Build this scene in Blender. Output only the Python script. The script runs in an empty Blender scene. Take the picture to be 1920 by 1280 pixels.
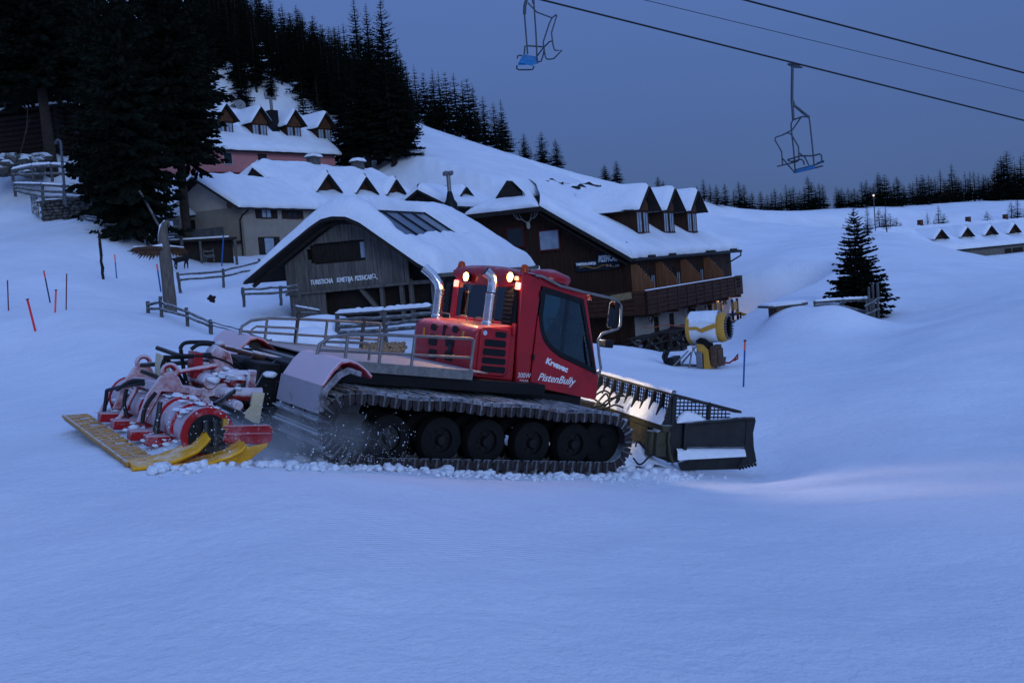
import bpy, bmesh, math, random
import numpy as np
from mathutils import Vector, Matrix, noise
C = bpy.context.scene.collection
rnd = random.Random(11)
rad = math.radians
FPX = 1867.0                       # focal length in photo pixels (35 mm lens)
PITCH, ROLL = rad(4.2), rad(4.6)
_F0 = np.array([0, math.cos(PITCH), -math.sin(PITCH)]); _U0 = np.array([0, math.sin(PITCH), math.cos(PITCH)]); _R0 = np.array([1., 0, 0])
CR = math.cos(ROLL)*_R0 - math.sin(ROLL)*_U0
CU = math.sin(ROLL)*_R0 + math.cos(ROLL)*_U0
def ray(px, py): return _F0 + CR*(px-960)/FPX + CU*(640-py)/FPX
def P(px, py, Y):
    d = ray(px, py); return d*(Y/d[1])
class Frame:
    """a thing's own axes: yaw (deg, x axis towards +y), nose-down pitch, left-up roll"""
    def __init__(s, o, yaw=0, pitch=0, roll=0):
        y, p, q = rad(yaw), rad(pitch), rad(roll)
        Rz = np.array([[math.cos(y), -math.sin(y), 0], [math.sin(y), math.cos(y), 0], [0, 0, 1]])
        Ry = np.array([[math.cos(p), 0, math.sin(p)], [0, 1, 0], [-math.sin(p), 0, math.cos(p)]])
        Rx = np.array([[1, 0, 0], [0, math.cos(q), -math.sin(q)], [0, math.sin(q), math.cos(q)]])
        s.M = Rz @ Ry @ Rx; s.o = np.array(o, float)
    def w(s, p): return s.o + s.M @ np.asarray(p, float)
    def l(s, p): return s.M.T @ (np.asarray(p, float) - s.o)
    def hit(s, px, py, ax, val):
        d = s.M.T @ ray(px, py); o = s.M.T @ (-s.o); t = (val-o[ax])/d[ax]; return o + d*t
    def mat(s):
        m = Matrix.Identity(4)
        for i in range(3):
            for j in range(3): m[i][j] = s.M[i, j]
            m[i][3] = s.o[i]
        return m
    def sub(s, other):             # points of frame s -> coordinates of frame other
        return lambda p: other.l(s.w(p))
# ------------------------------------------------------------------ materials
MATS = {}
def N(nt, t, **kw):
    n = nt.nodes.new(t)
    for k, v in kw.items(): setattr(n, k, v)
    return n
def mat(name, col, rough=.7, metal=0, var=.25, scale=6, bump=.15, bscale=None, frost=0, fthr=.25, coat=0, stretch=None, frostcol=(.75, .8, .85), emit=None, spec=.22):
    if name in MATS: return MATS[name]
    m = bpy.data.materials.new(name); m.use_nodes = True; nt = m.node_tree; b = nt.nodes['Principled BSDF']
    L = nt.links.new
    tc = N(nt, 'ShaderNodeTexCoord'); src = tc.outputs['Object']
    if stretch:
        mp = N(nt, 'ShaderNodeMapping'); mp.inputs['Scale'].default_value = stretch; L(src, mp.inputs['Vector']); src = mp.outputs['Vector']
    nz = N(nt, 'ShaderNodeTexNoise'); nz.inputs['Scale'].default_value = scale; nz.inputs['Detail'].default_value = 6; nz.inputs['Roughness'].default_value = .65
    L(src, nz.inputs['Vector'])
    cr = N(nt, 'ShaderNodeValToRGB')
    a = [max(0, c*(1-var)) for c in col]; d = [min(1, c*(1+var)) for c in col]
    cr.color_ramp.elements[0].position = .3; cr.color_ramp.elements[1].position = .7
    cr.color_ramp.elements[0].color = (*a, 1); cr.color_ramp.elements[1].color = (*d, 1)
    L(nz.outputs['Fac'], cr.inputs['Fac']); colo = cr.outputs['Color']; roo = None
    if frost > 0:
        ge = N(nt, 'ShaderNodeNewGeometry'); sp = N(nt, 'ShaderNodeSeparateXYZ'); L(ge.outputs['Normal'], sp.inputs[0])
        n2 = N(nt, 'ShaderNodeTexNoise'); n2.inputs['Scale'].default_value = 5; n2.inputs['Detail'].default_value = 8; n2.inputs['Roughness'].default_value = .7; L(tc.outputs['Object'], n2.inputs['Vector'])
        ad = N(nt, 'ShaderNodeMath', operation='MULTIPLY_ADD'); L(n2.outputs['Fac'], ad.inputs[0]); ad.inputs[1].default_value = 1.6; L(sp.outputs['Z'], ad.inputs[2])
        mr = N(nt, 'ShaderNodeMapRange'); L(ad.outputs[0], mr.inputs['Value']); mr.inputs['From Min'].default_value = .8+fthr; mr.inputs['From Max'].default_value = 1.25+fthr; mr.inputs['To Max'].default_value = frost
        mx = N(nt, 'ShaderNodeMix', data_type='RGBA'); L(mr.outputs['Result'], mx.inputs[0]); L(colo, mx.inputs[6]); mx.inputs[7].default_value = (*frostcol, 1); colo = mx.outputs[2]
        r2 = N(nt, 'ShaderNodeMapRange'); L(mr.outputs['Result'], r2.inputs['Value']); r2.inputs['To Min'].default_value = rough; r2.inputs['To Max'].default_value = .9
        L(r2.outputs['Result'], b.inputs['Roughness'])
    L(colo, b.inputs['Base Color'])
    if frost <= 0: b.inputs['Roughness'].default_value = rough
    b.inputs['Metallic'].default_value = metal; b.inputs['Coat Weight'].default_value = coat; b.inputs['Coat Roughness'].default_value = .15
    b.inputs['Specular IOR Level'].default_value = spec
    if bump > 0:
        n3 = N(nt, 'ShaderNodeTexNoise'); n3.inputs['Scale'].default_value = bscale or scale*4; n3.inputs['Detail'].default_value = 6; L(src, n3.inputs['Vector'])
        bp = N(nt, 'ShaderNodeBump'); bp.inputs['Strength'].default_value = min(1, bump*2); bp.inputs['Distance'].default_value = .02; L(n3.outputs['Fac'], bp.inputs['Height']); L(bp.outputs['Normal'], b.inputs['Normal'])
    if emit:
        b.inputs['Emission Color'].default_value = (*emit[0], 1); b.inputs['Emission Strength'].default_value = emit[1]
    MATS[name] = m; return m
def glass(name, tint, refl=.1):
    m = bpy.data.materials.new(name); m.use_nodes = True; nt = m.node_tree; nt.nodes.clear()
    o = N(nt, 'ShaderNodeOutputMaterial'); t = N(nt, 'ShaderNodeBsdfTransparent'); t.inputs[0].default_value = (*tint, 1)
    g = N(nt, 'ShaderNodeBsdfGlossy'); g.inputs['Roughness'].default_value = .03; g.inputs[0].default_value = (.9, .95, 1, 1)
    fr = N(nt, 'ShaderNodeFresnel'); fr.inputs[0].default_value = 1.5
    ad = N(nt, 'ShaderNodeMath', operation='ADD'); nt.links.new(fr.outputs[0], ad.inputs[0]); ad.inputs[1].default_value = refl
    mx = N(nt, 'ShaderNodeMixShader'); nt.links.new(ad.outputs[0], mx.inputs[0]); nt.links.new(t.outputs[0], mx.inputs[1]); nt.links.new(g.outputs[0], mx.inputs[2]); nt.links.new(mx.outputs[0], o.inputs[0])
    return m
def lamp_mat(name, col, s):
    m = bpy.data.materials.new(name); m.use_nodes = True; b = m.node_tree.nodes['Principled BSDF']
    b.inputs['Base Color'].default_value = (.8, .8, .8, 1); b.inputs['Emission Color'].default_value = (*col, 1); b.inputs['Emission Strength'].default_value = s
    return m
def snow_mat(name, fine=1.0, ground=False):
    m = bpy.data.materials.new(name); m.use_nodes = True; nt = m.node_tree; b = nt.nodes['Principled BSDF']; L = nt.links.new
    tc = N(nt, 'ShaderNodeTexCoord'); ps = tc.outputs['Object']
    b.inputs['Roughness'].default_value = .75; b.inputs['Specular IOR Level'].default_value = .25
    n0 = N(nt, 'ShaderNodeTexNoise'); n0.inputs['Scale'].default_value = .35 if ground else .9; n0.inputs['Detail'].default_value = 7; L(ps, n0.inputs['Vector'])
    cr = N(nt, 'ShaderNodeValToRGB'); cr.color_ramp.elements[0].position = .3; cr.color_ramp.elements[1].position = .7
    cr.color_ramp.elements[0].color = (.76, .78, .83, 1); cr.color_ramp.elements[1].color = (.86, .87, .90, 1)
    ng = N(nt, 'ShaderNodeTexNoise'); ng.inputs['Scale'].default_value = 16*fine; ng.inputs['Detail'].default_value = 9; ng.inputs['Roughness'].default_value = .8; L(ps, ng.inputs['Vector'])
    av = N(nt, 'ShaderNodeMath', operation='MULTIPLY_ADD'); L(ng.outputs['Fac'], av.inputs[0]); av.inputs[1].default_value = 1.1; sb_ = N(nt, 'ShaderNodeMath', operation='SUBTRACT'); L(n0.outputs['Fac'], sb_.inputs[0]); sb_.inputs[1].default_value = .55; L(sb_.outputs[0], av.inputs[2]); L(av.outputs[0], cr.inputs['Fac']); L(cr.outputs['Color'], b.inputs['Base Color'])
    h = None
    for sc, wt, de in ((1.3, .55, 4), (7, .26, 6), (38, .10, 5)):
        n = N(nt, 'ShaderNodeTexNoise'); n.inputs['Scale'].default_value = sc*fine; n.inputs['Detail'].default_value = de; n.inputs['Roughness'].default_value = .6; L(ps, n.inputs['Vector'])
        a = N(nt, 'ShaderNodeMath', operation='MULTIPLY_ADD'); L(n.outputs['Fac'], a.inputs[0]); a.inputs[1].default_value = wt
        if h is None: a.inputs[2].default_value = 0
        else: L(h, a.inputs[2])
        h = a.outputs[0]
    if ground:                      # faint combed lines left by earlier passes
        mp = N(nt, 'ShaderNodeMapping'); mp.inputs['Rotation'].default_value = (0, 0, rad(-28)); L(ps, mp.inputs['Vector'])
        wv = N(nt, 'ShaderNodeTexWave', wave_type='BANDS', bands_direction='Y'); wv.inputs['Scale'].default_value = 5.5; wv.inputs['Distortion'].default_value = 2.5; wv.inputs['Detail'].default_value = 3; wv.inputs['Detail Scale'].default_value = .6; L(mp.outputs[0], wv.inputs['Vector'])
        nm = N(nt, 'ShaderNodeTexNoise'); nm.inputs['Scale'].default_value = .25; L(ps, nm.inputs['Vector'])
        mr = N(nt, 'ShaderNodeMapRange'); L(nm.outputs['Fac'], mr.inputs['Value']); mr.inputs['From Min'].default_value = .42; mr.inputs['From Max'].default_value = .62; mr.inputs['To Max'].default_value = .07
        ml = N(nt, 'ShaderNodeMath', operation='MULTIPLY'); L(wv.outputs['Fac'], ml.inputs[0]); L(mr.outputs[0], ml.inputs[1])
        a = N(nt, 'ShaderNodeMath', operation='ADD'); L(h, a.inputs[0]); L(ml.outputs[0], a.inputs[1]); h = a.outputs[0]
    bp = N(nt, 'ShaderNodeBump'); bp.inputs['Strength'].default_value = .8; bp.inputs['Distance'].default_value = .18; L(h, bp.inputs['Height']); L(bp.outputs['Normal'], b.inputs['Normal'])
    return m
# ------------------------------------------------------------------ mesh builder
class MB:
    def __init__(s, xf=None): s.v = []; s.f = []; s.mi = []; s.xf = xf; s.cur = 0
    def add(s, vs, fs):
        b = len(s.v)
        s.v += [tuple(s.xf(p)) if s.xf else tuple(p) for p in vs]
        for f in fs: s.f.append([b+i for i in f]); s.mi.append(s.cur)
        return s
    def box(s, c, d, rot=None):
        x, y, z = [k/2 for k in d]; vs = []
        for a in (-1, 1):
            for b_ in (-1, 1):
                for c_ in (-1, 1):
                    p = np.array([a*x, b_*y, c_*z]);
                    if rot is not None: p = rot @ p
                    vs.append(p+np.array(c, float))
        return s.add(vs, [(0, 1, 3, 2), (4, 6, 7, 5), (0, 4, 5, 1), (2, 3, 7, 6), (0, 2, 6, 4), (1, 5, 7, 3)])
    def bb(s, lo, hi): return s.box([(a+b)/2 for a, b in zip(lo, hi)], [abs(b-a) for a, b in zip(lo, hi)])
    def beam(s, p0, p1, w, h, up=(0, 0, 1)):
        p0 = np.array(p0, float); p1 = np.array(p1, float); d = p1-p0; L = np.linalg.norm(d); d = d/L; up = np.array(up, float)
        if abs(d@up) > .98: up = np.array([1., 0, 0])
        sd = np.cross(d, up); sd /= np.linalg.norm(sd); u = np.cross(sd, d)
        vs = [p+sd*a*w/2+u*b*h/2 for p in (p0, p1) for a, b in ((-1, -1), (1, -1), (1, 1), (-1, 1))]
        return s.add(vs, [(3, 2, 1, 0), (4, 5, 6, 7), (0, 1, 5, 4), (1, 2, 6, 5), (2, 3, 7, 6), (3, 0, 4, 7)])
    def tube(s, pts, r, n=8, closed=False, cap=True):
        pts = [np.array(p, float) for p in pts]; m = len(pts); rs = r if hasattr(r, '__len__') else [r]*m
        vs = []; prev = None
        for i, p in enumerate(pts):
            a = pts[(i-1) % m] if (i > 0 or closed) else p; b = pts[(i+1) % m] if (i < m-1 or closed) else p
            d = b-a; d = d/(np.linalg.norm(d)+1e-9)
            if prev is None: u = np.cross(d, [0, 0, 1.] if abs(d[2]) < .9 else [1., 0, 0])
            else: u = prev-d*(prev@d)
            u /= np.linalg.norm(u)+1e-9; w = np.cross(d, u); prev = u
            vs += [p+(u*math.cos(2*math.pi*k/n)+w*math.sin(2*math.pi*k/n))*rs[i] for k in range(n)]
        fs = []
        for i in range(m if closed else m-1):
            j = (i+1) % m
            for k in range(n): fs.append((i*n+k, i*n+(k+1) % n, j*n+(k+1) % n, j*n+k))
        if cap and not closed: fs += [tuple(range(n))[::-1], tuple((m-1)*n+k for k in range(n))]
        return s.add(vs, fs)
    def cyl(s, a, b, r, n=16, r2=None): return s.tube([a, b], [r, r if r2 is None else r2], n)
    def prism(s, poly, f, a, b):
        n = len(poly); vs = [f(u, v, a) for u, v in poly]+[f(u, v, b) for u, v in poly]
        return s.add(vs, [tuple(range(n))[::-1], tuple(range(n, 2*n))]+[(i, (i+1) % n, n+(i+1) % n, n+i) for i in range(n)])
    def grid(s, pts):               # pts[i][j]
        n, m = len(pts), len(pts[0]); vs = [p for r in pts for p in r]
        return s.add(vs, [(i*m+j, i*m+j+1, (i+1)*m+j+1, (i+1)*m+j) for i in range(n-1) for j in range(m-1)])
    def ball(s, c, r, n=8, m=6, jit=0):
        c = np.array(c, float); r = np.array([r]*3 if not hasattr(r, '__len__') else r, float); vs = [c+[0, 0, r[2]]]
        for i in range(1, m):
            t = math.pi*i/m
            for k in range(n):
                j = 1+rnd.uniform(-jit, jit); vs.append(c+r*j*np.array([math.sin(t)*math.cos(2*math.pi*k/n), math.sin(t)*math.sin(2*math.pi*k/n), math.cos(t)]))
        vs.append(c-[0, 0, r[2]]); e = len(vs)-1; fs = [(0, 1+k, 1+(k+1) % n) for k in range(n)]
        for i in range(m-2):
            for k in range(n): a = 1+i*n+k; b = 1+i*n+(k+1) % n; fs.append((a, a+n, b+n, b))
        fs += [(e, 1+(m-2)*n+(k+1) % n, 1+(m-2)*n+k) for k in range(n)]
        return s.add(vs, fs)
    def text(s, txt, size, f, shear=0, depth=.01, spacing=1.0, bold=0):
        cu = bpy.data.curves.new('t', 'FONT'); cu.body = txt; cu.size = size; cu.shear = shear; cu.extrude = depth/2; cu.space_character = spacing; cu.offset = bold; cu.resolution_u = 3
        ob = bpy.data.objects.new('t', cu); C.objects.link(ob); dg = bpy.context.evaluated_depsgraph_get(); me = ob.evaluated_get(dg).to_mesh()
        vs = [tuple(v.co) for v in me.vertices]; fs = [tuple(p.vertices) for p in me.polygons]
        w = max(v[0] for v in vs)
        s.add([f(v[0], v[1], v[2]+depth/2, w) for v in vs], fs); ob.evaluated_get(dg).to_mesh_clear(); bpy.data.objects.remove(ob); bpy.data.curves.remove(cu)
        return s
    def build(s, name, m, parent=None, bevel=0, smooth=35, origin=None, recalc=True):
        me = bpy.data.meshes.new(name); vs = s.v
        if origin is not None: vs = [(v[0]-origin[0], v[1]-origin[1], v[2]-origin[2]) for v in vs]
        me.from_pydata(vs, [], s.f)
        for k in (m if isinstance(m, (list, tuple)) else [m]): me.materials.append(k)
        for p, i in zip(me.polygons, s.mi): p.material_index = i
        if recalc:
            bm = bmesh.new(); bm.from_mesh(me); bmesh.ops.recalc_face_normals(bm, faces=bm.faces); bm.to_mesh(me); bm.free()
        if smooth:
            me.polygons.foreach_set('use_smooth', [True]*len(me.polygons)); me.set_sharp_from_angle(angle=rad(smooth))
        o = bpy.data.objects.new(name, me); C.objects.link(o)
        if origin is not None: o.location = tuple(origin)
        if parent is not None: o.parent = parent
        if bevel:
            b = o.modifiers.new('bevel', 'BEVEL'); b.width = bevel; b.segments = 2; b.limit_method = 'ANGLE'; b.angle_limit = rad(40)
        return o
def tag(o, label=None, cat=None, group=None, kind=None):
    if label: o['label'] = label
    if cat: o['category'] = cat
    if group: o['group'] = group
    if kind: o['kind'] = kind
    return o
def thing(name, label, cat, fr, group=None):
    o = bpy.data.objects.new(name, None); C.objects.link(o); o.empty_display_size = .3
    o.matrix_world = fr.mat() if isinstance(fr, Frame) else Matrix.Translation(Vector(fr))
    return tag(o, label, cat, group)
def copy_tree(o, parent=None):
    c = o.copy(); C.objects.link(c)
    if parent is not None: c.parent = parent
    for ch in KIDS.get(o.name, []): copy_tree(ch, c)
    return c
KIDS = {}
def kids(root):
    for o in C.objects:
        if o.parent: KIDS.setdefault(o.parent.name, []).append(o)
# ------------------------------------------------------------------ palette
SNOW = snow_mat('snow', 1.0); GSNOW = snow_mat('groomed_snow', 1.0, True)
RED = mat('red_paint', (.35, .005, .010), .34, 0, .2, 3, .03, coat=.4, frost=.22, fthr=.70)
REDF = mat('red_paint_frosted', (.28, .008, .012), .5, 0, .2, 3, .1, frost=.80, fthr=-.30, frostcol=(.62, .56, .60))
REDF2 = mat('red_paint_light_frost', (.36, .008, .012), .4, 0, .2, 3, .05, frost=.55, fthr=-.02, frostcol=(.62, .56, .60))
FEND = mat('snow_dusted_red', (.40, .03, .04), .6, 0, .2, 3, .1, frost=.72, fthr=-.25, frostcol=(.72, .66, .70))
FLAP = mat('frosted_rubber', (.05, .045, .05), .8, 0, .2, 4, .2, frost=.65, fthr=-.30, frostcol=(.52, .48, .52))
BLK = mat('black_paint', (.007, .007, .008), .5, 0, .3, 5, .1)
BLKF = mat('black_steel_frost', (.018, .018, .019), .5, 0, .4, 5, .2, frost=.5, fthr=.5)
RUB = mat('rubber', (.006, .0055, .0055), .85, 0, .3, 9, .2)
BELT = mat('belt_rubber', (.085, .062, .058), .7, 0, .35, 7, .3, frost=.45, fthr=.25)
ALU = mat('grouser_aluminium', (.10, .092, .092), .6, .4, .35, 12, .2, frost=.72, fthr=.02)
ENDP = mat('bar_end_plate', (.032, .024, .024), .65, .2, .4, 9, .3, frost=.5, fthr=.30)
STEEL = mat('galvanised_steel', (.21, .20, .195), .5, .6, .25, 10, .1)
CHROME = mat('chrome', (.75, .74, .72), .18, 1, .1, 10, .02)
RIMM = mat('rim_steel', (.014, .013, .013), .6, .3, .3, 8, .15)
DKSTEEL = mat('dark_steel', (.05, .048, .047), .5, .6, .3, 8, .15, frost=.25, fthr=.5)
YEL = mat('yellow_plastic', (.78, .36, .012), .5, 0, .2, 5, .1, frost=.6, fthr=.85)
YELP = mat('yellow_paint', (.50, .25, .035), .42, 0, .15, 5, .05)
COMB = mat('comb_rubber', (.46, .22, .03), .6, 0, .35, 8, .2, frost=.5, fthr=.55)
CREAMP = mat('cream_plastic', (.55, .46, .30), .6, 0, .15, 5, .1)
TREAD = mat('tread_plate', (.22, .21, .20), .55, .5, .3, 14, .4, frost=.3, fthr=.4)
HOSE = mat('hose', (.010, .010, .011), .5, 0, .2, 5, 0)
GLASS = glass('cab_glass', (.33, .50, .50), .0); DGLASS = glass('rear_glass', (.22, .28, .28), .05)
WHITE = mat('white_lettering', (.78, .78, .78), .5, 0, .05, 5, 0)
GREYW = mat('weathered_boards', (.115, .10, .088), .85, 0, .45, 3, .5, 22, stretch=(3, 3, .35))
GREYD = mat('weathered_rail', (.085, .08, .078), .85, 0, .4, 4, .5, 22, frost=.5, fthr=.35)
BROWN = mat('brown_boards', (.034, .0145, .0075), .75, 0, .5, 3, .5, 22, stretch=(3, 3, .35))
BROWN2 = mat('brown_balcony', (.050, .020, .011), .7, 0, .4, 4, .3, 20)
ORANGE = mat('larch_partition', (.20, .085, .042), .7, 0, .35, 3, .3, 20, stretch=(3, 3, .3))
DARKW = mat('dark_wood', (.022, .015, .012), .8, 0, .4, 4, .4, 18)
FASCIA = mat('roof_edge_wood', (.020, .015, .013), .8, 0, .4, 4, .3, 18)
PLASTER = mat('cream_plaster', (.52, .44, .36), .9, 0, .12, 1.5, .15, 30)
PINKP = mat('pink_plaster', (.46, .18, .18), .9, 0, .12, 1.5, .15, 30)
WALLW = mat('white_plaster', (.34, .31, .30), .9, 0, .15, 1.5, .15, 30)
DREDW = mat('dark_red_wood', (.08, .012, .012), .8, 0, .3, 3, .2)
PANE = mat('window_glass', (.02, .024, .03), .08, 0, .2, 2, 0)
PANEB = mat('window_glass_pale', (.28, .33, .40), .15, 0, .25, 2, 0)
SKYL = mat('solar_glass', (.055, .075, .10), .22, 0, .3, 1.2, .05)
STONE = mat('rubble_stone', (.10, .095, .09), .9, 0, .5, 4, .6, 14)
BARK = mat('spruce_bark', (.035, .026, .02), .95, 0, .4, 8, .5)
NEEDLE = mat('spruce_needles', (.008, .0115, .0075), .9, 0, .6, 2.5, 0, spec=.1)
TWIG = mat('bare_twigs', (.05, .036, .03), .9, 0, .3, 5, 0, spec=.1)
FUR = mat('black_fur', (.008, .008, .008), .8, 0, .3, 20, .2)
CARVED = mat('carved_wood', (.13, .105, .09), .85, 0, .45, 5, .6, 24, stretch=(3, 3, .6))
FEATH = mat('feather_wood', (.07, .035, .02), .8, 0, .5, 6, .4)
CABLE = mat('cable', (.02, .02, .021), .6, .3, .2, 20, 0)
BLUES = mat('blue_seat', (.02, .16, .36), .5, 0, .2, 6, .05)
CHAIRM = mat('chair_steel', (.07, .08, .095), .5, .4, .2, 8, .05)
GABLB = mat('dormer_gable_boards', (.10, .042, .02), .75, 0, .4, 4, .3)
POLER = mat('red_stake', (.75, .035, .045), .5, 0, .15, 6, 0); POLEO = mat('orange_stake', (.9, .11, .05), .5, 0, .15, 6, 0)
POLEB = mat('blue_stake', (.02, .09, .28), .5, 0, .15, 6, 0); POLED = mat('dark_red_stake', (.16, .015, .025), .5, 0, .15, 6, 0); POLEN = mat('navy_stake', (.02, .03, .09), .5, 0, .15, 6, 0)
MESHM = mat('grey_mesh', (.25, .24, .23), .8, 0, .3, 12, .3)
LOGEND = mat('log_ends', (.28, .17, .09), .85, 0, .45, 9, .4)
WARM = lamp_mat('warm_lamp', (1, .42, .08), 24); REDL = lamp_mat('red_lamp', (1, .18, .08), 3.5); HEADL = lamp_mat('head_lamp', (1, .86, .62), 12)
AMBER = mat('amber_beacon', (.40, .05, .01), .25, 0, .1, 5, 0)
# ------------------------------------------------------------------ terrain
VF = Frame((-1.70, 14.57, -2.42), 35, 11, 4.5)
pix = [(960,1280,4.3),(1920,1280,4.2),(0,1280,4.6),(960,1050,6.8),(960,950,8.8),(1900,960,8.1),(1900,800,16),(0,800,16),(0,1000,7.8),(0,700,26),
 (65,622,30),(124,580,35),(15,583,34),(216,523,48),(0,370,75),(0,450,56),(100,412,68),(185,520,45),(320,584,38),(280,588,37),(500,645,28),(395,625,33),(335,505,55),(545,605,37),(480,570,42),(480,520,49),
 (632,630,32.5),(810,620,31.5),(720,672,29.4),(690,664,30.5),(760,668,30),(1300,690,31),(1395,724,24),(1150,655,34),(1240,672,33),(1060,690,26),(1560,598,38),(1640,610,40),(1640,660,30),(1700,700,22),(1900,700,21),(1900,560,36),(1900,492,70),(1860,483,88),(1920,496,90),(1800,474,80),(1900,500,100),(1800,482,100),(1720,452,100),(1920,505,112),
 (1700,452,75),(1500,562,45),(1450,590,40),(1450,480,70),(1400,402,120),(1330,376,150),(1240,360,152),(1400,396,152),(1530,402,160),(1470,398,156),(1600,388,200),(1700,406,160),(1800,378,230),(1920,374,235),(1690,440,95),
 (1180,347,150),(1050,322,170),(950,292,185),(830,268,200),(750,230,210),(600,155,230),(450,65,240),(300,-30,250),(100,-150,250),(860,352,88),(640,220,120),(500,190,110),(500,335,90),(400,330,88),(470,480,68),(600,500,66),(60,292,80),(30,180,110),(250,418,63),(280,476,55),(345,489,57.5),(400,493,60),(330,472,64),(225,450,55),(200,300,84),
 (205,436,56),(420,485,62),(160,580,32),(700,720,22),(600,900,9.2),(1200,950,9.6),(1600,760,19),(1750,620,30),(1500,884,14.6)]
CP = [P(*a) for a in pix]
for X in (-2.4, -1.2, 0, 1.2, 2.4):
    for Y in (-2.0, 2.0): CP.append(VF.w((X, Y, .0 if X < 0 else -.07)))
_bf = Frame(P(1262, 737, 15.2), 25, 8, 4.5)
for _y in (0, 1.8, 3.6): CP.append(_bf.w((.1, _y, -1.2)))
_wf = Frame(P(1262, 737, 15.2), 8, 6, 4.5)
for _x in (.3, .8, 1.4): CP.append(_wf.w((_x, -.1, -1.27)))
HO = np.array([6.16, 50., -4.4])
for p in ((6.2, 49, -4.2), (1, 52, -4.2), (5, 72, -.6), tuple(P(1412, 560, 55)), tuple(P(1425, 530, 63)), tuple(P(1500, 500, 64)), tuple(P(1420, 470, 82)), tuple(P(1385, 692, 30)), tuple(P(1420, 625, 40))): CP.append(np.array(p, float))
_np = len(pix)
for i, (px, py, Y) in enumerate(pix):
    if Y >= 100 and (px, py) in ((1330,376),(1240,360),(1400,396),(1470,398),(1530,402),(1600,388),(1800,378),(1920,374),(1180,347),(1050,322),(950,292),(830,268),(750,230),(600,155),(450,65),(300,-30),(100,-150)):
        q = CP[i]; CP.append(q*np.array([1.5, 1.5, 1.02])); CP.append(q*np.array([3, 3, 1.0]))
for th in (-170, -130, -95, -65, 65, 95, 130, 170):
    for r in (4, 15, 60, 220, 650): CP.append(np.array([r*math.sin(rad(th)), r*math.cos(rad(th)), -1.65+r*(.0-.05*math.sin(rad(th)))]))
for th in (-25, 0, 25): CP.append(np.array([1.5*math.sin(rad(th)), 1.5*math.cos(rad(th)), -1.68]))
CP = np.array(CP)
def _uv(x, y):
    r = np.sqrt(x*x+y*y)+.6; return np.arctan2(x, y)*2.2, np.log(r), r
_u, _v, _r = _uv(CP[:, 0], CP[:, 1]); _h = (CP[:, 2]+1.65)/_r
def _k(d2): return np.where(d2 > 1e-12, .5*d2*np.log(np.maximum(d2, 1e-12)), 0)
_n = len(CP); _A = np.zeros((_n+3, _n+3)); _A[:_n, :_n] = _k((_u[:, None]-_u)**2+(_v[:, None]-_v)**2)+np.eye(_n)*2e-4
_Q = np.stack([np.ones(_n), _u, _v], 1); _A[:_n, _n:] = _Q; _A[_n:, :_n] = _Q.T
_W = np.linalg.solve(_A, np.concatenate([_h, np.zeros(3)]))
def ground(x, y):
    x = np.atleast_1d(np.asarray(x, float)); y = np.atleast_1d(np.asarray(y, float)); u, v, r = _uv(x, y); out = np.zeros(len(x))
    for a in range(0, len(x), 20000):
        b = slice(a, a+20000); K = _k((u[b, None]-_u)**2+(v[b, None]-_v)**2); out[b] = K@_W[:_n]+_W[_n]+_W[_n+1]*u[b]+_W[_n+2]*v[b]
    return -1.65+out*r
_ground0 = ground
CUTS = []                           # building platforms dug into the slope: frame, x0, x1, y0, y1, floor height (world), bank slope
def ground(x, y):
    x = np.atleast_1d(np.asarray(x, float)); y = np.atleast_1d(np.asarray(y, float)); z = _ground0(x, y)
    for fr, x0, x1, y0, y1, fl, sl in CUTS:
        lx = fr.M[0, 0]*(x-fr.o[0])+fr.M[1, 0]*(y-fr.o[1]); ly = fr.M[0, 1]*(x-fr.o[0])+fr.M[1, 1]*(y-fr.o[1])
        d = np.hypot(np.maximum(0, np.maximum(x0-lx, lx-x1)), np.maximum(0, np.maximum(y0-ly, ly-y1)))
        z = np.minimum(z, fl+sl*d+.06*sl*d*d)
    for bx_, by_, am, rx, ry in BUMPS: z = z+am*np.exp(-((x-bx_)/rx)**2-((y-by_)/ry)**2)
    return z
BUMPS = [(12.7, 37.8, .55, 1.7, 1.4), (4.5, 33.5, .22, 2.5, 1.2)]
CUTS.append((Frame(HO, 61), -6, 16, -4.2, 9, -4.45, .8))
_k0 = P(368, 335, 92); CUTS.append((Frame(_k0, 50), -4, 17, -3, 2, _k0[2]-.3, .40)); CUTS.append((Frame(_k0, 50), -5, 17, 2, 11, _k0[2]+1.2, .55))
_c0 = P(462, 478, 68); CUTS.append((Frame(_c0, 63), -3, 26, -2.5, 8, _c0[2]-.05, .75))
_r0 = P(1800, 470, 125); CUTS.append((Frame(_r0, 35), -14, 30, -2, 14, _r0[2]-1.0, .16))
_s0 = P(838, 412, 60); CUTS.append((Frame(_s0, 62), -1, 8, -2, 6, _s0[2]-.8, .45))
_h0 = P(88, 300, 84); CUTS.append((Frame(_h0, 35), -2, 10, -2, 7, _h0[2]-.4, .8))
_b0 = P(818, 570, 37); CUTS.append((Frame((_b0[0], _b0[1], -1.6), 68), -1, 10, -1.5, 5, -1.75, .25))
def gz(x, y): return float(ground(x, y)[0])
def G(px, Y, dz=0, py=500):
    p = P(px, py, Y); return np.array([p[0], Y, gz(p[0], Y)+dz])
def at_ground(px, py, Y):          # seen base pixel at depth Y, set on the terrain when it lies lower
    p = P(px, py, Y); return np.array([p[0], p[1], min(p[2], gz(p[0], p[1])+.05)])
def skyline(px, lo, hi):           # farthest visible ground along a picture column
    Ys = np.linspace(lo, hi, 100); xs = np.array([P(px, 400, Y)[0] for Y in Ys]); z = ground(xs, Ys); i = int(np.argmax(z/Ys)); return float(Ys[i])
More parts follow.
